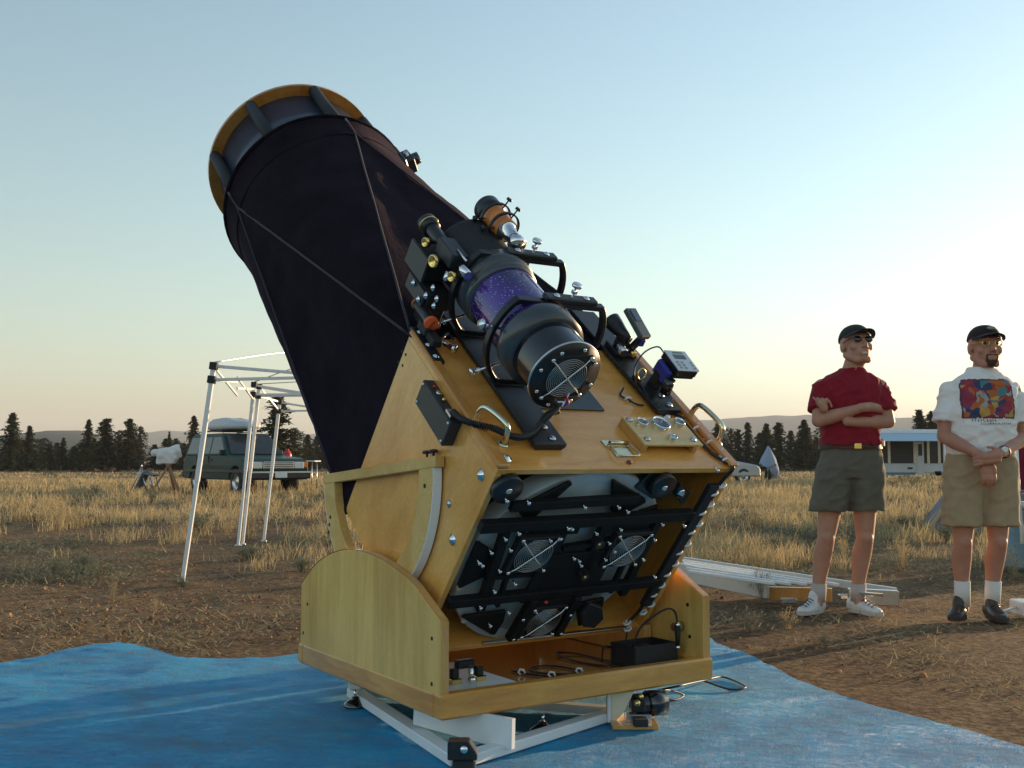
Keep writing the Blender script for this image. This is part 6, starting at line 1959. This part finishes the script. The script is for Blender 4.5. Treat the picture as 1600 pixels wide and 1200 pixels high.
# ------------------------------------------------------------------ vehicles
GLASS = mat('car_glass', (.03, .035, .04), .12, 0, .2, 4, coat=.3, spec=.4)
def paint(name, col, met=.4): return mat(name, col, .5, met, .06, 3, coat=.1, spec=.18)
HEADL = mat('headlight_glass', (.75, .74, .68), .15, 0, .1, 30, coat=1)
AMBER = mat('amber_lens', (.8, .2, .02), .2, coat=.8)
def wheels(fr, par, xs, yw, r, wid):
    for x in xs:
        for sy in (-1, 1):
            b = MB(fr); b.lathe((x, sy * (yw - wid), r), (0, sy, 0), [(0, r * .6), (0, r * .94), (wid * .2, r), (wid * .85, r), (wid, r * .93), (wid, r * .62)], 28); wh = b.build('wheel', RUBBER, par)
            b = MB(fr); b.lathe((x, sy * (yw - wid), r), (0, sy, 0), [(wid * .98, r * .63), (wid * .8, r * .58), (wid * .75, r * .3), (wid * .9, r * .2), (wid * .9, .0001)], 24)
            b.build('rim', STEEL, wh)
def profile_body(fr, poly, wid, top_in, z_in):
    """side profile extruded with tumblehome above z_in; poly (x,z)"""
    b = MB(fr)
    n = len(poly)
    L_ = [], []
    for sy in (-1, 1):
        for x, z in poly:
            k = max(0, (z - z_in)) * top_in
            L_[0].append((x, sy * (wid / 2 - k), z))
    b.add(L_[0], [tuple(range(n)), tuple(reversed(range(n, 2 * n)))] + [(i, n + i, n + (i + 1) % n, (i + 1) % n) for i in range(n)])
    return b
def side_pane(fr, par, poly, wid, top_in, z_in, sy, name='window', off=.004):
    b = MB(fr)
    q = [(x, sy * (wid / 2 - max(0, z - z_in) * top_in + off), z) for x, z in poly]
    q2 = [(x, y - sy * .02, z) for x, y, z in q]
    n = len(q)
    b.add(q + q2, [tuple(range(n)), tuple(reversed(range(n, 2 * n)))] + [(i, n + i, n + (i + 1) % n, (i + 1) % n) for i in range(n)])
    return b.build(name, GLASS, par)

def suv():
    fr = Matrix.Translation((-7.6, 30.2, 0)) @ Matrix.Rotation(math.radians(-52), 4, 'Z')
    t = thing('suv', 'dark green station vehicle parked in the grass facing right, grey roof box on top', 'car', fr)
    GR = paint('dark_green_paint', (.010, .045, .042), .0)
    body = [(-2.28, .42), (-2.32, .7), (-2.28, 1.02), (-2.2, 1.08), (.82, 1.08), (.95, 1.06), (2.02, .98), (2.18, .9), (2.24, .7), (2.22, .42), (1.85, .40), (1.76, .62), (1.55, .76), (1.3, .76), (1.08, .62), (1.0, .40), (-.95, .40), (-1.05, .62), (-1.25, .76), (-1.5, .76), (-1.72, .62), (-1.8, .40)]
    bd = profile_body(fr, body, 1.76, .12, .85).build('body', GR, t, .03)
    gh = [(-2.24, 1.06), (-2.12, 1.62), (-1.95, 1.69), (.02, 1.69), (.16, 1.65), (.86, 1.06)]
    WD, TI, ZI = 1.70, .28, 1.06
    profile_body(fr, gh, WD, TI, ZI).build('cabin', GR, t, .03)
    for sy in (-1, 1):
        for poly in ([(-2.1, 1.12), (-2.02, 1.58), (-1.32, 1.58), (-1.32, 1.12)], [(-1.24, 1.12), (-1.24, 1.58), (-.52, 1.58), (-.46, 1.12)], [(-.38, 1.12), (-.44, 1.58), (.08, 1.58), (.62, 1.12)]):
            side_pane(fr, t, poly, WD, TI, ZI, sy)
        b = MB(fr); b.box((.42, sy * .86 - .07, 1.08), (.56, sy * .86 + .07, 1.22)); b.build('mirror', BLACK, t, .02)
        b = MB(fr); b.box((-2.2, sy * .884 - .012, .60), (2.1, sy * .884 + .012, .68)); b.build('side_moulding', DKBOX, t, .005)
        for x in (-1.28, -.42):
            b = MB(fr); b.box((x - .006, sy * .872 - .01, .5), (x + .006, sy * .872 + .012, 1.05)); b.build('door_gap', BLACK_M, t)
            b = MB(fr); b.box((x + .08, sy * .875 - .01, .92), (x + .24, sy * .875 + .02, .96)); b.build('door_handle', BLACK, t, .005)
        b = MB(fr); b.tube([(-1.9, sy * .58, 1.715), (-1.8, sy * .58, 1.75), (-.2, sy * .58, 1.75), (-.1, sy * .58, 1.715)], .014, 8); b.build('roof_rail', BLACK, t)
    b = MB(fr)
    def ws(x0, x1, z0, z1, w0, w1): return [(x0, -w0, z0), (x0, w0, z0), (x1, w1, z1), (x1, -w1, z1)]
    q = ws(.825, .21, 1.10, 1.62, .74, .62); b.add(q, [(0, 1, 2, 3)]); b.add([(x + .012, y, z + .012) for x, y, z in q], [(0, 1, 2, 3)]); b.build('windscreen', GLASS, t)
    b = MB(fr); q = ws(-2.235, -2.145, 1.12, 1.58, .72, .62); b.add([(x - .008, y, z) for x, y, z in q], [(0, 1, 2, 3)]); b.build('rear_window', GLASS, t)
    b = MB(fr); b.box((2.205, -.44, .70), (2.25, .44, .90)); gr = b.build('grille', STEEL, t, .01)
    for k in range(4):
        b = MB(fr); b.box((2.25, -.42, .715 + .046 * k), (2.258, .42, .735 + .046 * k)); b.build('grille_slat', BLACK_M, gr)
    for sy in (-1, 1):
        b = MB(fr); b.box((2.18, sy * .60 - .14, .71), (2.245, sy * .60 + .14, .89)); b.build('headlight', HEADL, t, .015)
        b = MB(fr); b.box((2.12, sy * .805 - .06, .71), (2.225, sy * .805 + .06, .89)); b.build('turn_signal', AMBER, t, .015)
        b = MB(fr); b.box((-2.335, sy * .76 - .09, .72), (-2.28, sy * .76 + .09, 1.0)); b.build('tail_lamp', RED, t, .01)
    b = MB(fr); b.box((2.16, -.9, .44), (2.38, .9, .64)); bp = b.build('bumper', DKBOX, t, .03)
    b = MB(fr); b.box((2.375, -.9, .595), (2.392, .9, .64)); b.build('bumper_strip', STEEL, bp, .004)
    b = MB(fr); b.box((2.382, -.17, .47), (2.40, .17, .62)); b.build('licence_plate', WHITE, bp, .003)
    b = MB(fr); b.box((-2.45, -.88, .44), (-2.28, .88, .62)); b.build('bumper', DKBOX, t, .03)
    wheels(fr, t, (1.42, -1.38), .86, .36, .24)
    # roof box
    rbx = thing('roof_cargo_box', 'pale grey roof box strapped on the dark green vehicle', 'roof box', fr @ Matrix.Translation((-.9, 0, 1.76)))
    b = MB(fr)
    n = 20; vs_, fs = [], []
    for j, (zz, k) in enumerate(((1.80, .86), (1.84, 1.0), (1.93, 1.0), (2.03, .95), (2.12, .8), (2.16, .45))):
        for i in range(n):
            a = 2 * math.pi * i / n
            ca, sa = math.cos(a), math.sin(a)
            x = math.copysign(abs(ca) ** .5, ca) * 1.15; y = math.copysign(abs(sa) ** .5, sa) * .48
            taper = 1 - .25 * max(0, x / 1.15) * (zz - 1.8) / .36
            vs_.append((-.75 + x * k * (1 if k > .9 else .97), y * k, 1.80 + (zz - 1.80) * taper))
    for j in range(5):
        for i in range(n): fs.append((j * n + i, j * n + (i + 1) % n, (j + 1) * n + (i + 1) % n, (j + 1) * n + i))
    fs += [tuple(reversed(range(n))), tuple(range(5 * n, 6 * n))]
    b.add(vs_, fs, True); b.build('lid', mat('grey_box', (.5, .52, .54), .45), rbx)
    for x in (-1.5, -.1):
        b = MB(fr); b.box((x - .03, -.62, 1.752), (x + .03, .62, 1.80)); b.build('cross_bar', BLACK_M, rbx, .004)
    # red object sitting beyond the bonnet
    b = MB(); p = at_depth((449, 706), 31.2)
    rj = thing('red_jug', 'small red jug showing above the dark green vehicle\'s bonnet', 'jug', Matrix.Translation(p - V(0, 0, .25)))
    b.lathe(p - V(0, 0, .25), (0, 0, 1), [(0, .0001), (0, .12), (.16, .13), (.25, .09), (.28, .05), (.34, .05), (.34, .0001)], 20); b.build('bottle', mat('red_plastic', (.6, .03, .03), .35), rj)
    b = MB(); b.box((p.x - .9, p.y - .5, p.z - .29), (p.x + .9, p.y + .5, p.z - .255)); tbl = b.build('table_top', WHITE, None, .01)
    tbl.name = 'folding_table'; tag(tbl, 'pale folding table top behind the dark green vehicle\'s bonnet', 'table'); PW[tbl.name] = Matrix.Identity(4)
    for sx in (-.8, .8):
        for sy in (-.4, .4):
            b = MB(); b.cone((p.x + sx, p.y + sy, 0), (p.x + sx, p.y + sy, p.z - .29), .015, .015, 8); b.build('leg', STEEL, tbl)
suv()

def far_car():
    p = at_depth((1098, 745), 41); p.z = 0
    fr = Matrix.Translation(p) @ Matrix.Rotation(math.radians(20), 4, 'Z')
    t = thing('parked_car', 'silver saloon car half hidden behind the wooden telescope box', 'car', fr)
    SV_ = paint('silver_paint', (.45, .44, .43), .6)
    body = [(-2.1, .3), (-2.12, .62), (-1.95, .86), (1.0, .9), (1.9, .74), (2.05, .6), (2.05, .3)]
    profile_body(fr, body, 1.7, .2, .6).build('body', SV_, t, .04)
    gh = [(-1.7, .86), (-1.05, 1.32), (-.05, 1.36), (.95, .88)]
    profile_body(fr, gh, 1.56, .35, .88).build('cabin', SV_, t, .04)
    for sy in (-1, 1):
        side_pane(fr, t, [(-1.35, .92), (-.98, 1.26), (-.45, 1.28), (-.45, .92)], 1.56, .35, .88, sy)
        side_pane(fr, t, [(-.38, .92), (-.38, 1.28), (-.05, 1.28), (.65, .92)], 1.56, .35, .88, sy)
        b = MB(fr); b.box((1.9, sy * .62 - .16, .56), (2.06, sy * .62 + .16, .68)); b.build('headlight', HEADL, t, .02)
        b = MB(fr); b.box((-2.13, sy * .62 - .16, .6), (-2.0, sy * .62 + .16, .74)); b.build('tail_lamp', RED, t, .02)
    b = MB(fr); q = [(.93, -.68, .92), (.93, .68, .92), (.02, .56, 1.33), (.02, -.56, 1.33)]; b.add([(x + .012, y, z + .012) for x, y, z in q], [(0, 1, 2, 3)]); b.build('windscreen', GLASS, t)
    wheels(fr, t, (1.3, -1.3), .84, .31, .2)
far_car()

def camper():
    D_ = 42
    k = D_ / F_PX
    def X(px): return (px - 800) * k
    def Z(py): return CAM_H + (717.5 - py) * k
    fr = Matrix.Translation((X(1470), D_, 0))
    t = thing('camper_trailer', 'white camper trailer with a blue awning standing behind the two men', 'camper', fr)
    x0, x1 = X(1340) - X(1470), X(1560) - X(1470)
    W2 = mat('camper_white', (.6, .63, .66), .45, 0, .06, 3)
    DK = mat('camper_screen', (.03, .032, .035), .5)
    b = MB(fr); b.box((x0, 0, .42), (x1, 2.2, Z(724))); b.build('body', W2, t, .03)
    b = MB(fr); b.box((x0, 0.02, Z(724) + .002), (x1, 2.18, Z(680))); b.build('screen_wall', DK, t, .01)
    b = MB(fr); b.box((x0 - .15, -.12, Z(680) + .002), (x1 + .15, 2.3, Z(671))); b.build('roof', WHITE, t, .03)
    for px in (1388, 1428, 1449, 1466, 1474, 1500):
        b = MB(fr); x = X(px) - X(1470); b.box((x - .05, -.02, Z(724)), (x + .05, .019, Z(680))); b.build('post', CREAM, t, .005)
    b = MB(fr); b.box((X(1430) - X(1470), -.03, .35), (X(1442) - X(1470), -.001, Z(690))); dr = b.build('door', W2, t, .01)
    b = MB(fr); b.box((X(1433) - X(1470), -.036, Z(712)), (X(1439) - X(1470), -.0305, Z(694))); b.build('door_window', DK, dr)
    b = MB(fr); b.box((x0, -.012, Z(742)), (X(1428) - X(1470), -.001, Z(738))); b.build('blue_stripe', mat('stripe_blue', (.1, .22, .3), .5), t)
    b = MB(fr); b.box((X(1452) - X(1470), -.012, Z(742)), (x1, -.001, Z(738))); b.build('blue_stripe', bpy.data.materials['stripe_blue'], t)
    b = MB(fr); b.box((X(1416) - X(1470), -.012, Z(733)), (X(1424) - X(1470), -.001, Z(730))); b.build('vent', DKBOX, t)
    b = MB(fr); b.box((X(1458) - X(1470), -.012, Z(743)), (X(1468) - X(1470), -.001, Z(736))); b.build('hatch', DKBOX, t)
    # awning, sloping down towards the viewer
    a0, a1 = X(1360) - X(1470), X(1475) - X(1470)
    b1 = X(1441) - X(1470)
    b = MB(fr); vs_ = []
    for (xa, xb, y, z) in ((a0, a1, -.05, Z(676)), (a0 - .1, (a1 + b1) / 2 + .05, -1.1, Z(682) - .02), (a0 - .2, b1, -2.1, Z(690))):
        vs_ += [(xa, y, z), (xb, y, z)]
    b.add(vs_ + [(x, y, z - .02) for x, y, z in vs_], [(0, 1, 3, 2), (2, 3, 5, 4), (6, 8, 9, 7), (8, 10, 11, 9), (4, 5, 11, 10), (1, 7, 9, 3), (3, 9, 11, 5)]); aw = b.build('awning', mat('awning_cloth', (.36, .48, .58), .7, 0, .05, 4), t)
    b = MB(fr); b.tube([(b1, -2.1, Z(691)), (b1, -2.1, .05)], .03, 8); b.build('awning_pole', WHITE, aw)
    b = MB(fr); b.tube([(b1, -2.1, Z(690)), (a1 - .3, -.1, Z(678))], .03, 8); b.build('awning_arm', CREAM, aw)
    pass
    for sy in (0.02, 1.98):
        b = MB(fr); b.lathe((1.6, sy, .34), (0, 1, 0), [(0, .0001), (0, .3), (.04, .34), (.16, .34), (.2, .3), (.2, .0001)], 24); b.build('wheel', RUBBER, t)
    # glint on a lamp at the right
    b = MB(fr); b.ball((X(1486) - X(1470), -.35, Z(733)), .09); b.build('clearance_lamp', HEADL, t)
camper()

# ------------------------------------------------------------------ covered telescope, chair, tripods on the left
def covered():
    c = at_depth((262, 710), 29.0)
    t = thing('covered_telescope', 'small telescope wrapped in a white sheet on a wooden tripod, left of the vehicle', 'telescope', Matrix.Translation((c.x, c.y, 0)))
    b = MB()
    k = 29.0 / F_PX
    b.cone(c + V(-14 * k, 0, -1 * k), c + V(17 * k, .15, 5 * k), 8.5 * k, 11 * k, 14)
    b.ball(c + V(-19.5 * k, 0, 2.5 * k), (6 * k, 6 * k, 6 * k))
    b.prism([(-16 * k, -15 * k), (11 * k, -14 * k), (15 * k, -6 * k), (12 * k, 4 * k), (-14 * k, 2 * k)], c + V(0, -6 * k, 0), (1, 0, 0), (0, 0, 1), (0, 12 * k, 0))
    me = voxel(b, 'cover', .022, 2)
    wrinkle(me, lambda q: .02 * (1 - abs(noise.noise((q[0] * 5, q[1] * 5, q[2] * 5 + q[0] * 3))) * 2.5))
    me.transform(Matrix.Translation((-c.x, -c.y, 0)))
    child(me, 'cover', cloth('white_sheet', (.75, .72, .7), .05), t)
    hb = c + V(2 * k, 0, -16 * k)
    for (dx, dy) in ((-.42, -.2), (.40, -.25), (.05, .45)):
        b = MB(); b.bar(hb, (hb.x + dx, hb.y + dy, 0), .06, .05); b.build('tripod_leg', mat('tripod_wood', (.34, .17, .08), .5) if 'tripod_wood' not in bpy.data.materials else bpy.data.materials['tripod_wood'], t, .004)
    b = MB(); b.cone(hb + V(0, 0, -.1), hb + V(0, 0, .1), .07, .09, 14); b.build('mount', mat('mount_brown', (.3, .2, .14), .5), t)
    # reclining camp chair and a thin stand beside it
    p = at_depth((228, 765), 30.0); p.z = 0
    ch = thing('camp_chair', 'grey blue folding camp chair in the grass left of the covered telescope', 'chair', Matrix.Translation(p))
    fab = cloth('chair_fabric', (.16, .22, .28))
    q = lambda px, py, dy=0: at_depth((px, py), 30.0 + dy)
    for nm, a, c_, wd in (('backrest', (213, 768), (227, 739), .55), ('seat', (227, 740), (243, 744), .5)):
        b = MB(); b.bar(q(*a), q(*c_), .04, .04, (0, 1, 0)); aa, cc = q(*a), q(*c_)
        b.add([aa + V(0, -.3, 0), aa + V(0, .3, 0), cc + V(0, .3, 0), cc + V(0, -.3, 0), aa + V(.05, -.3, .03), aa + V(.05, .3, .03), cc + V(.05, .3, .03), cc + V(.05, -.3, .03)], [(0, 1, 2, 3), (7, 6, 5, 4), (0, 4, 5, 1), (1, 5, 6, 2), (2, 6, 7, 3), (3, 7, 4, 0)])
        b.build(nm, fab, ch)
    for a, c_ in (((239, 746), (243, 766)), ((229, 743), (219, 738)), ((229, 746), (236, 768))):
        for dy in (-.28, .28):
            b = MB(); b.tube([q(*a) + V(0, dy, 0), q(*c_) + V(0, dy, 0)], .02, 6); b.build('chair_leg', STEEL, ch)
    p = at_depth((221, 735), 31.0)
    st = thing('thin_tripod', 'thin grey metal tripod standing behind the camp chair', 'tripod', Matrix.Translation((p.x, p.y, 0)))
    b = MB(); b.cone(p + V(0, 0, .05), p + V(0, 0, .2), .02, .02, 8); b.build('column', STEEL, st)
    b = MB(); b.box((p.x - .09, p.y - .05, p.z + .2), (p.x + .09, p.y + .05, p.z + .25)); b.build('head', DKBOX, st, .005)
    for dx, dy in ((-.32, 0), (.22, -.15), (.05, .3)):
        b = MB(); b.tube([p + V(0, 0, .1), (p.x + dx, p.y + dy, 0)], .018, 6); b.build('tripod_leg', STEEL, st)
covered()

def draped():
    D_ = 44.0; k = D_ / F_PX
    c = at_depth((1201, 722), D_)
    t = thing('draped_telescope', 'pale blue sheet draped to a point over something on a dark stand in the field', 'covered telescope', Matrix.Translation((c.x, c.y, 0)))
    b = MB()
    n = 28; vs_, fs = [], []
    zs = [(697, 1.0), (701, 3), (708, 6.5), (716, 10.5), (724, 13), (727, 13.5)]
    for j, (py, r) in enumerate(zs):
        z = CAM_H + (717.5 - py) * k
        for i in range(n):
            a = 2 * math.pi * i / n
            f = 1 + .16 * math.sin(a * 5 + j * .2) * j / 5 + .08 * math.sin(a * 9)
            vs_.append((c.x + r * k * f * math.cos(a) + (0 if j else -.02), c.y + r * k * .8 * f * math.sin(a), z - (.08 * math.sin(a * 3 + 1) if j > 3 else 0)))
    for j in range(len(zs) - 1):
        for i in range(n): fs.append((j * n + i, j * n + (i + 1) % n, (j + 1) * n + (i + 1) % n, (j + 1) * n + i))
    fs.append(tuple(range(n)))
    b.add(vs_, fs, True)
    SH_ = cloth('pale_blue_sheet', (.30, .38, .5), .12)
    b.build('sheet', SH_, t)
    b = MB(); vs_, fs = [], []
    for j, (py, r, dx) in enumerate(((724, 7, 3), (730, 8.5, 6), (737, 8, 7), (743, 4, 10), (748, 2, 11))):
        z = CAM_H + (717.5 - py) * k
        for i in range(16):
            a = 2 * math.pi * i / 16; f = 1 + .15 * math.sin(a * 4 + j)
            vs_.append((c.x + (dx + r * f * math.cos(a)) * k, c.y + r * f * math.sin(a) * k * .8, z))
    for j in range(4):
        for i in range(16): fs.append((j * 16 + i, j * 16 + (i + 1) % 16, (j + 1) * 16 + (i + 1) % 16, (j + 1) * 16 + i))
    b.add(vs_, fs, True); b.build('sheet_tail', SH_, t)
    for dx, dy in ((0, -.05), (.25, .2), (-.15, .25)):
        b = MB(); b.cone((c.x + dx * .6, c.y + dy, 0), (c.x + dx * .3 + .05, c.y + dy * .5, 1.0), .07, .06, 10); b.build('stand_leg', BLACK_M, t)
draped()

# ------------------------------------------------------------------ ladder lying on the ground, tent, things at the right edge
def ladder():
    p0, p1 = gnd((1060, 893), .12), gnd((1200, 920), .09)    # near rail, coming from behind the rocker
    q0, q1 = gnd((1060, 874), .12), gnd((1400, 925), .09)    # far rail
    t = thing('ladder', 'white aluminium orchard ladder lying in the dirt behind the man in maroon', 'ladder', Matrix.Translation((p1.x, p1.y, 0)))
    up = V(0, 0, 1)
    b = MB(); b.bar(p0 + (p0 - p1) * .4, p1, .03, .13); b.build('rail', SILVER, t, .004)
    b = MB(); b.bar(q0 + (q0 - q1) * .2, q1, .03, .055); b.build('rail', SILVER, t, .004)
    for k in range(5):
        s = k / 4
        a = gnd((1068 + 2 * k, 876 + 4.2 * k), .17); c = gnd((1310 - 25 * k, 914 - .5 * k), .15)
        b = MB(); b.bar(a, c, .026, .02); b.build('rung', WHITE, t, .003)
    b = MB(); b.bar(gnd((1200, 927), .05), gnd((1300, 930), .06), .03, .09); b.build('end_board', WOOD_EDGE, t, .003)
    b = MB(); b.bar(gnd((1325, 931), .07), gnd((1404, 935), .06), .05, .10); b.build('end_bracket', STEEL, t, .006)
    b = MB(); b.bar(gnd((1340, 927), .125), gnd((1380, 930), .115), .03, .02); b.build('end_strap', CHROME, t, .003)
    for px in ((1212, 924), (1232, 932), (1322, 926)):
        p = gnd(px, .06); b = MB(); b.box((p.x - .05, p.y - .03, .015), (p.x + .05, p.y + .03, .05)); b.build('foot', STEEL, t, .006)
ladder()

def right_edge():
    D_ = 13.5; k = D_ / F_PX
    a = at_depth((1452, 815), D_); b_ = at_depth((1486, 762), D_ + .6); 
    t = thing('grey_tent', 'low grey tent with a tan edge pole behind the man in white', 'tent', Matrix.Translation((b_.x, b_.y, 0)))
    ap = V(at_depth((1530, 700), D_ + 1.2)); g0 = V(a.x, a.y, 0.02); g1 = V(ap.x + 1.0, ap.y - .4, .02); g2 = V(a.x + .9, a.y + 2.6, .02); g3 = V(ap.x + 1.6, ap.y + 2.2, .02)
    b = MB()
    b.add([ap, g0, g1, g2, g3], [(0, 1, 2), (0, 2, 4), (0, 4, 3), (0, 3, 1), (1, 3, 4, 2)])
    b.build('canvas', cloth('grey_blue_canvas', (.16, .19, .23)), t)
    b = MB(); b.tube([ap + V(0, -.02, .02), g0 + V(-.02, -.03, .03)], .03, 8); b.build('edge_pole', mat('tan_pole', (.42, .29, .16), .6), t)
    b = MB(); b.tube([ap + V(0, -.02, .02), g1 + V(.02, -.03, .03)], .03, 8); b.build('edge_pole', bpy.data.materials['tan_pole'], t)
    # dark red camp chair at the frame edge
    D2 = 9.0
    q = lambda px, py, dy=0: at_depth((px, py), D2 + dy)
    p = q(1612, 830); ch = thing('red_chair', 'dark red camp chair with a white frame cut off by the right edge', 'chair', Matrix.Translation((p.x, p.y, 0)))
    RC = cloth('dark_red_fabric', (.2, .02, .04))
    def panel(a, b2, c, d, nm):
        bb = MB(); n = V(0, .02, 0); vs_ = [V(x) for x in (a, b2, c, d)]
        bb.add(vs_ + [x + n for x in vs_], [(0, 1, 2, 3), (7, 6, 5, 4), (0, 4, 5, 1), (1, 5, 6, 2), (2, 6, 7, 3), (3, 7, 4, 0)]); bb.build(nm, RC, ch)
    panel(q(1587, 765), q(1655, 765), q(1655, 690), q(1587, 690), 'backrest')
    panel(q(1588, 772, -.5), q(1660, 772, -.5), q(1655, 766), q(1588, 766), 'seat')
    for a, c in (((1588, 690), (1597, 850)), ((1584, 772), (1604, 850)), ((1655, 690), (1650, 850))):
        bb = MB(); bb.tube([q(*a, -.05), q(*c, -.2)], .014, 8); bb.build('chair_leg', WHITE, ch)
    bb = MB(); bb.bar(q(1582, 788, -.4), q(1660, 784, -.4), .05, .03); bb.build('armrest', WHITE, ch, .004)
    bx_ = thing('cooler', 'pale blue cooler under the dark red chair at the right edge', 'cooler', Matrix.Translation((p.x - .02, p.y + .2, 0)))
    c0 = q(1580, 830, .25); c1 = q(1690, 795, .25)
    bb = MB(); bb.box((c0.x, c0.y, .01), (c1.x, c0.y + .4, c1.z)); bb.build('chest', mat('cooler_blue', (.16, .28, .36), .5), bx_, .02)
    bb = MB(); bb.box((c0.x - .01, c0.y - .01, c1.z + .001), (c1.x + .01, c0.y + .41, c1.z + .05)); bb.build('lid', WHITE, bx_, .015)
    # white box with a rod in the dirt
    p = gnd((1605, 962)); wb = thing('white_box', 'white plastic box with a thin white rod lying by the dark shoes', 'box', Matrix.Translation((p.x, p.y, 0)))
    bb = MB(); bb.box((p.x - .055, p.y - .06, .0), (p.x + .16, p.y + .12, .09)); bb.build('box_body', WHITE, wb, .008)
    r0, r1 = gnd((1556, 958), .03), V(p.x - .05, p.y + .02, .05)
    bb = MB(); bb.tube([r0, r1], .008, 8); bb.build('rod', WHITE, wb)
right_edge()
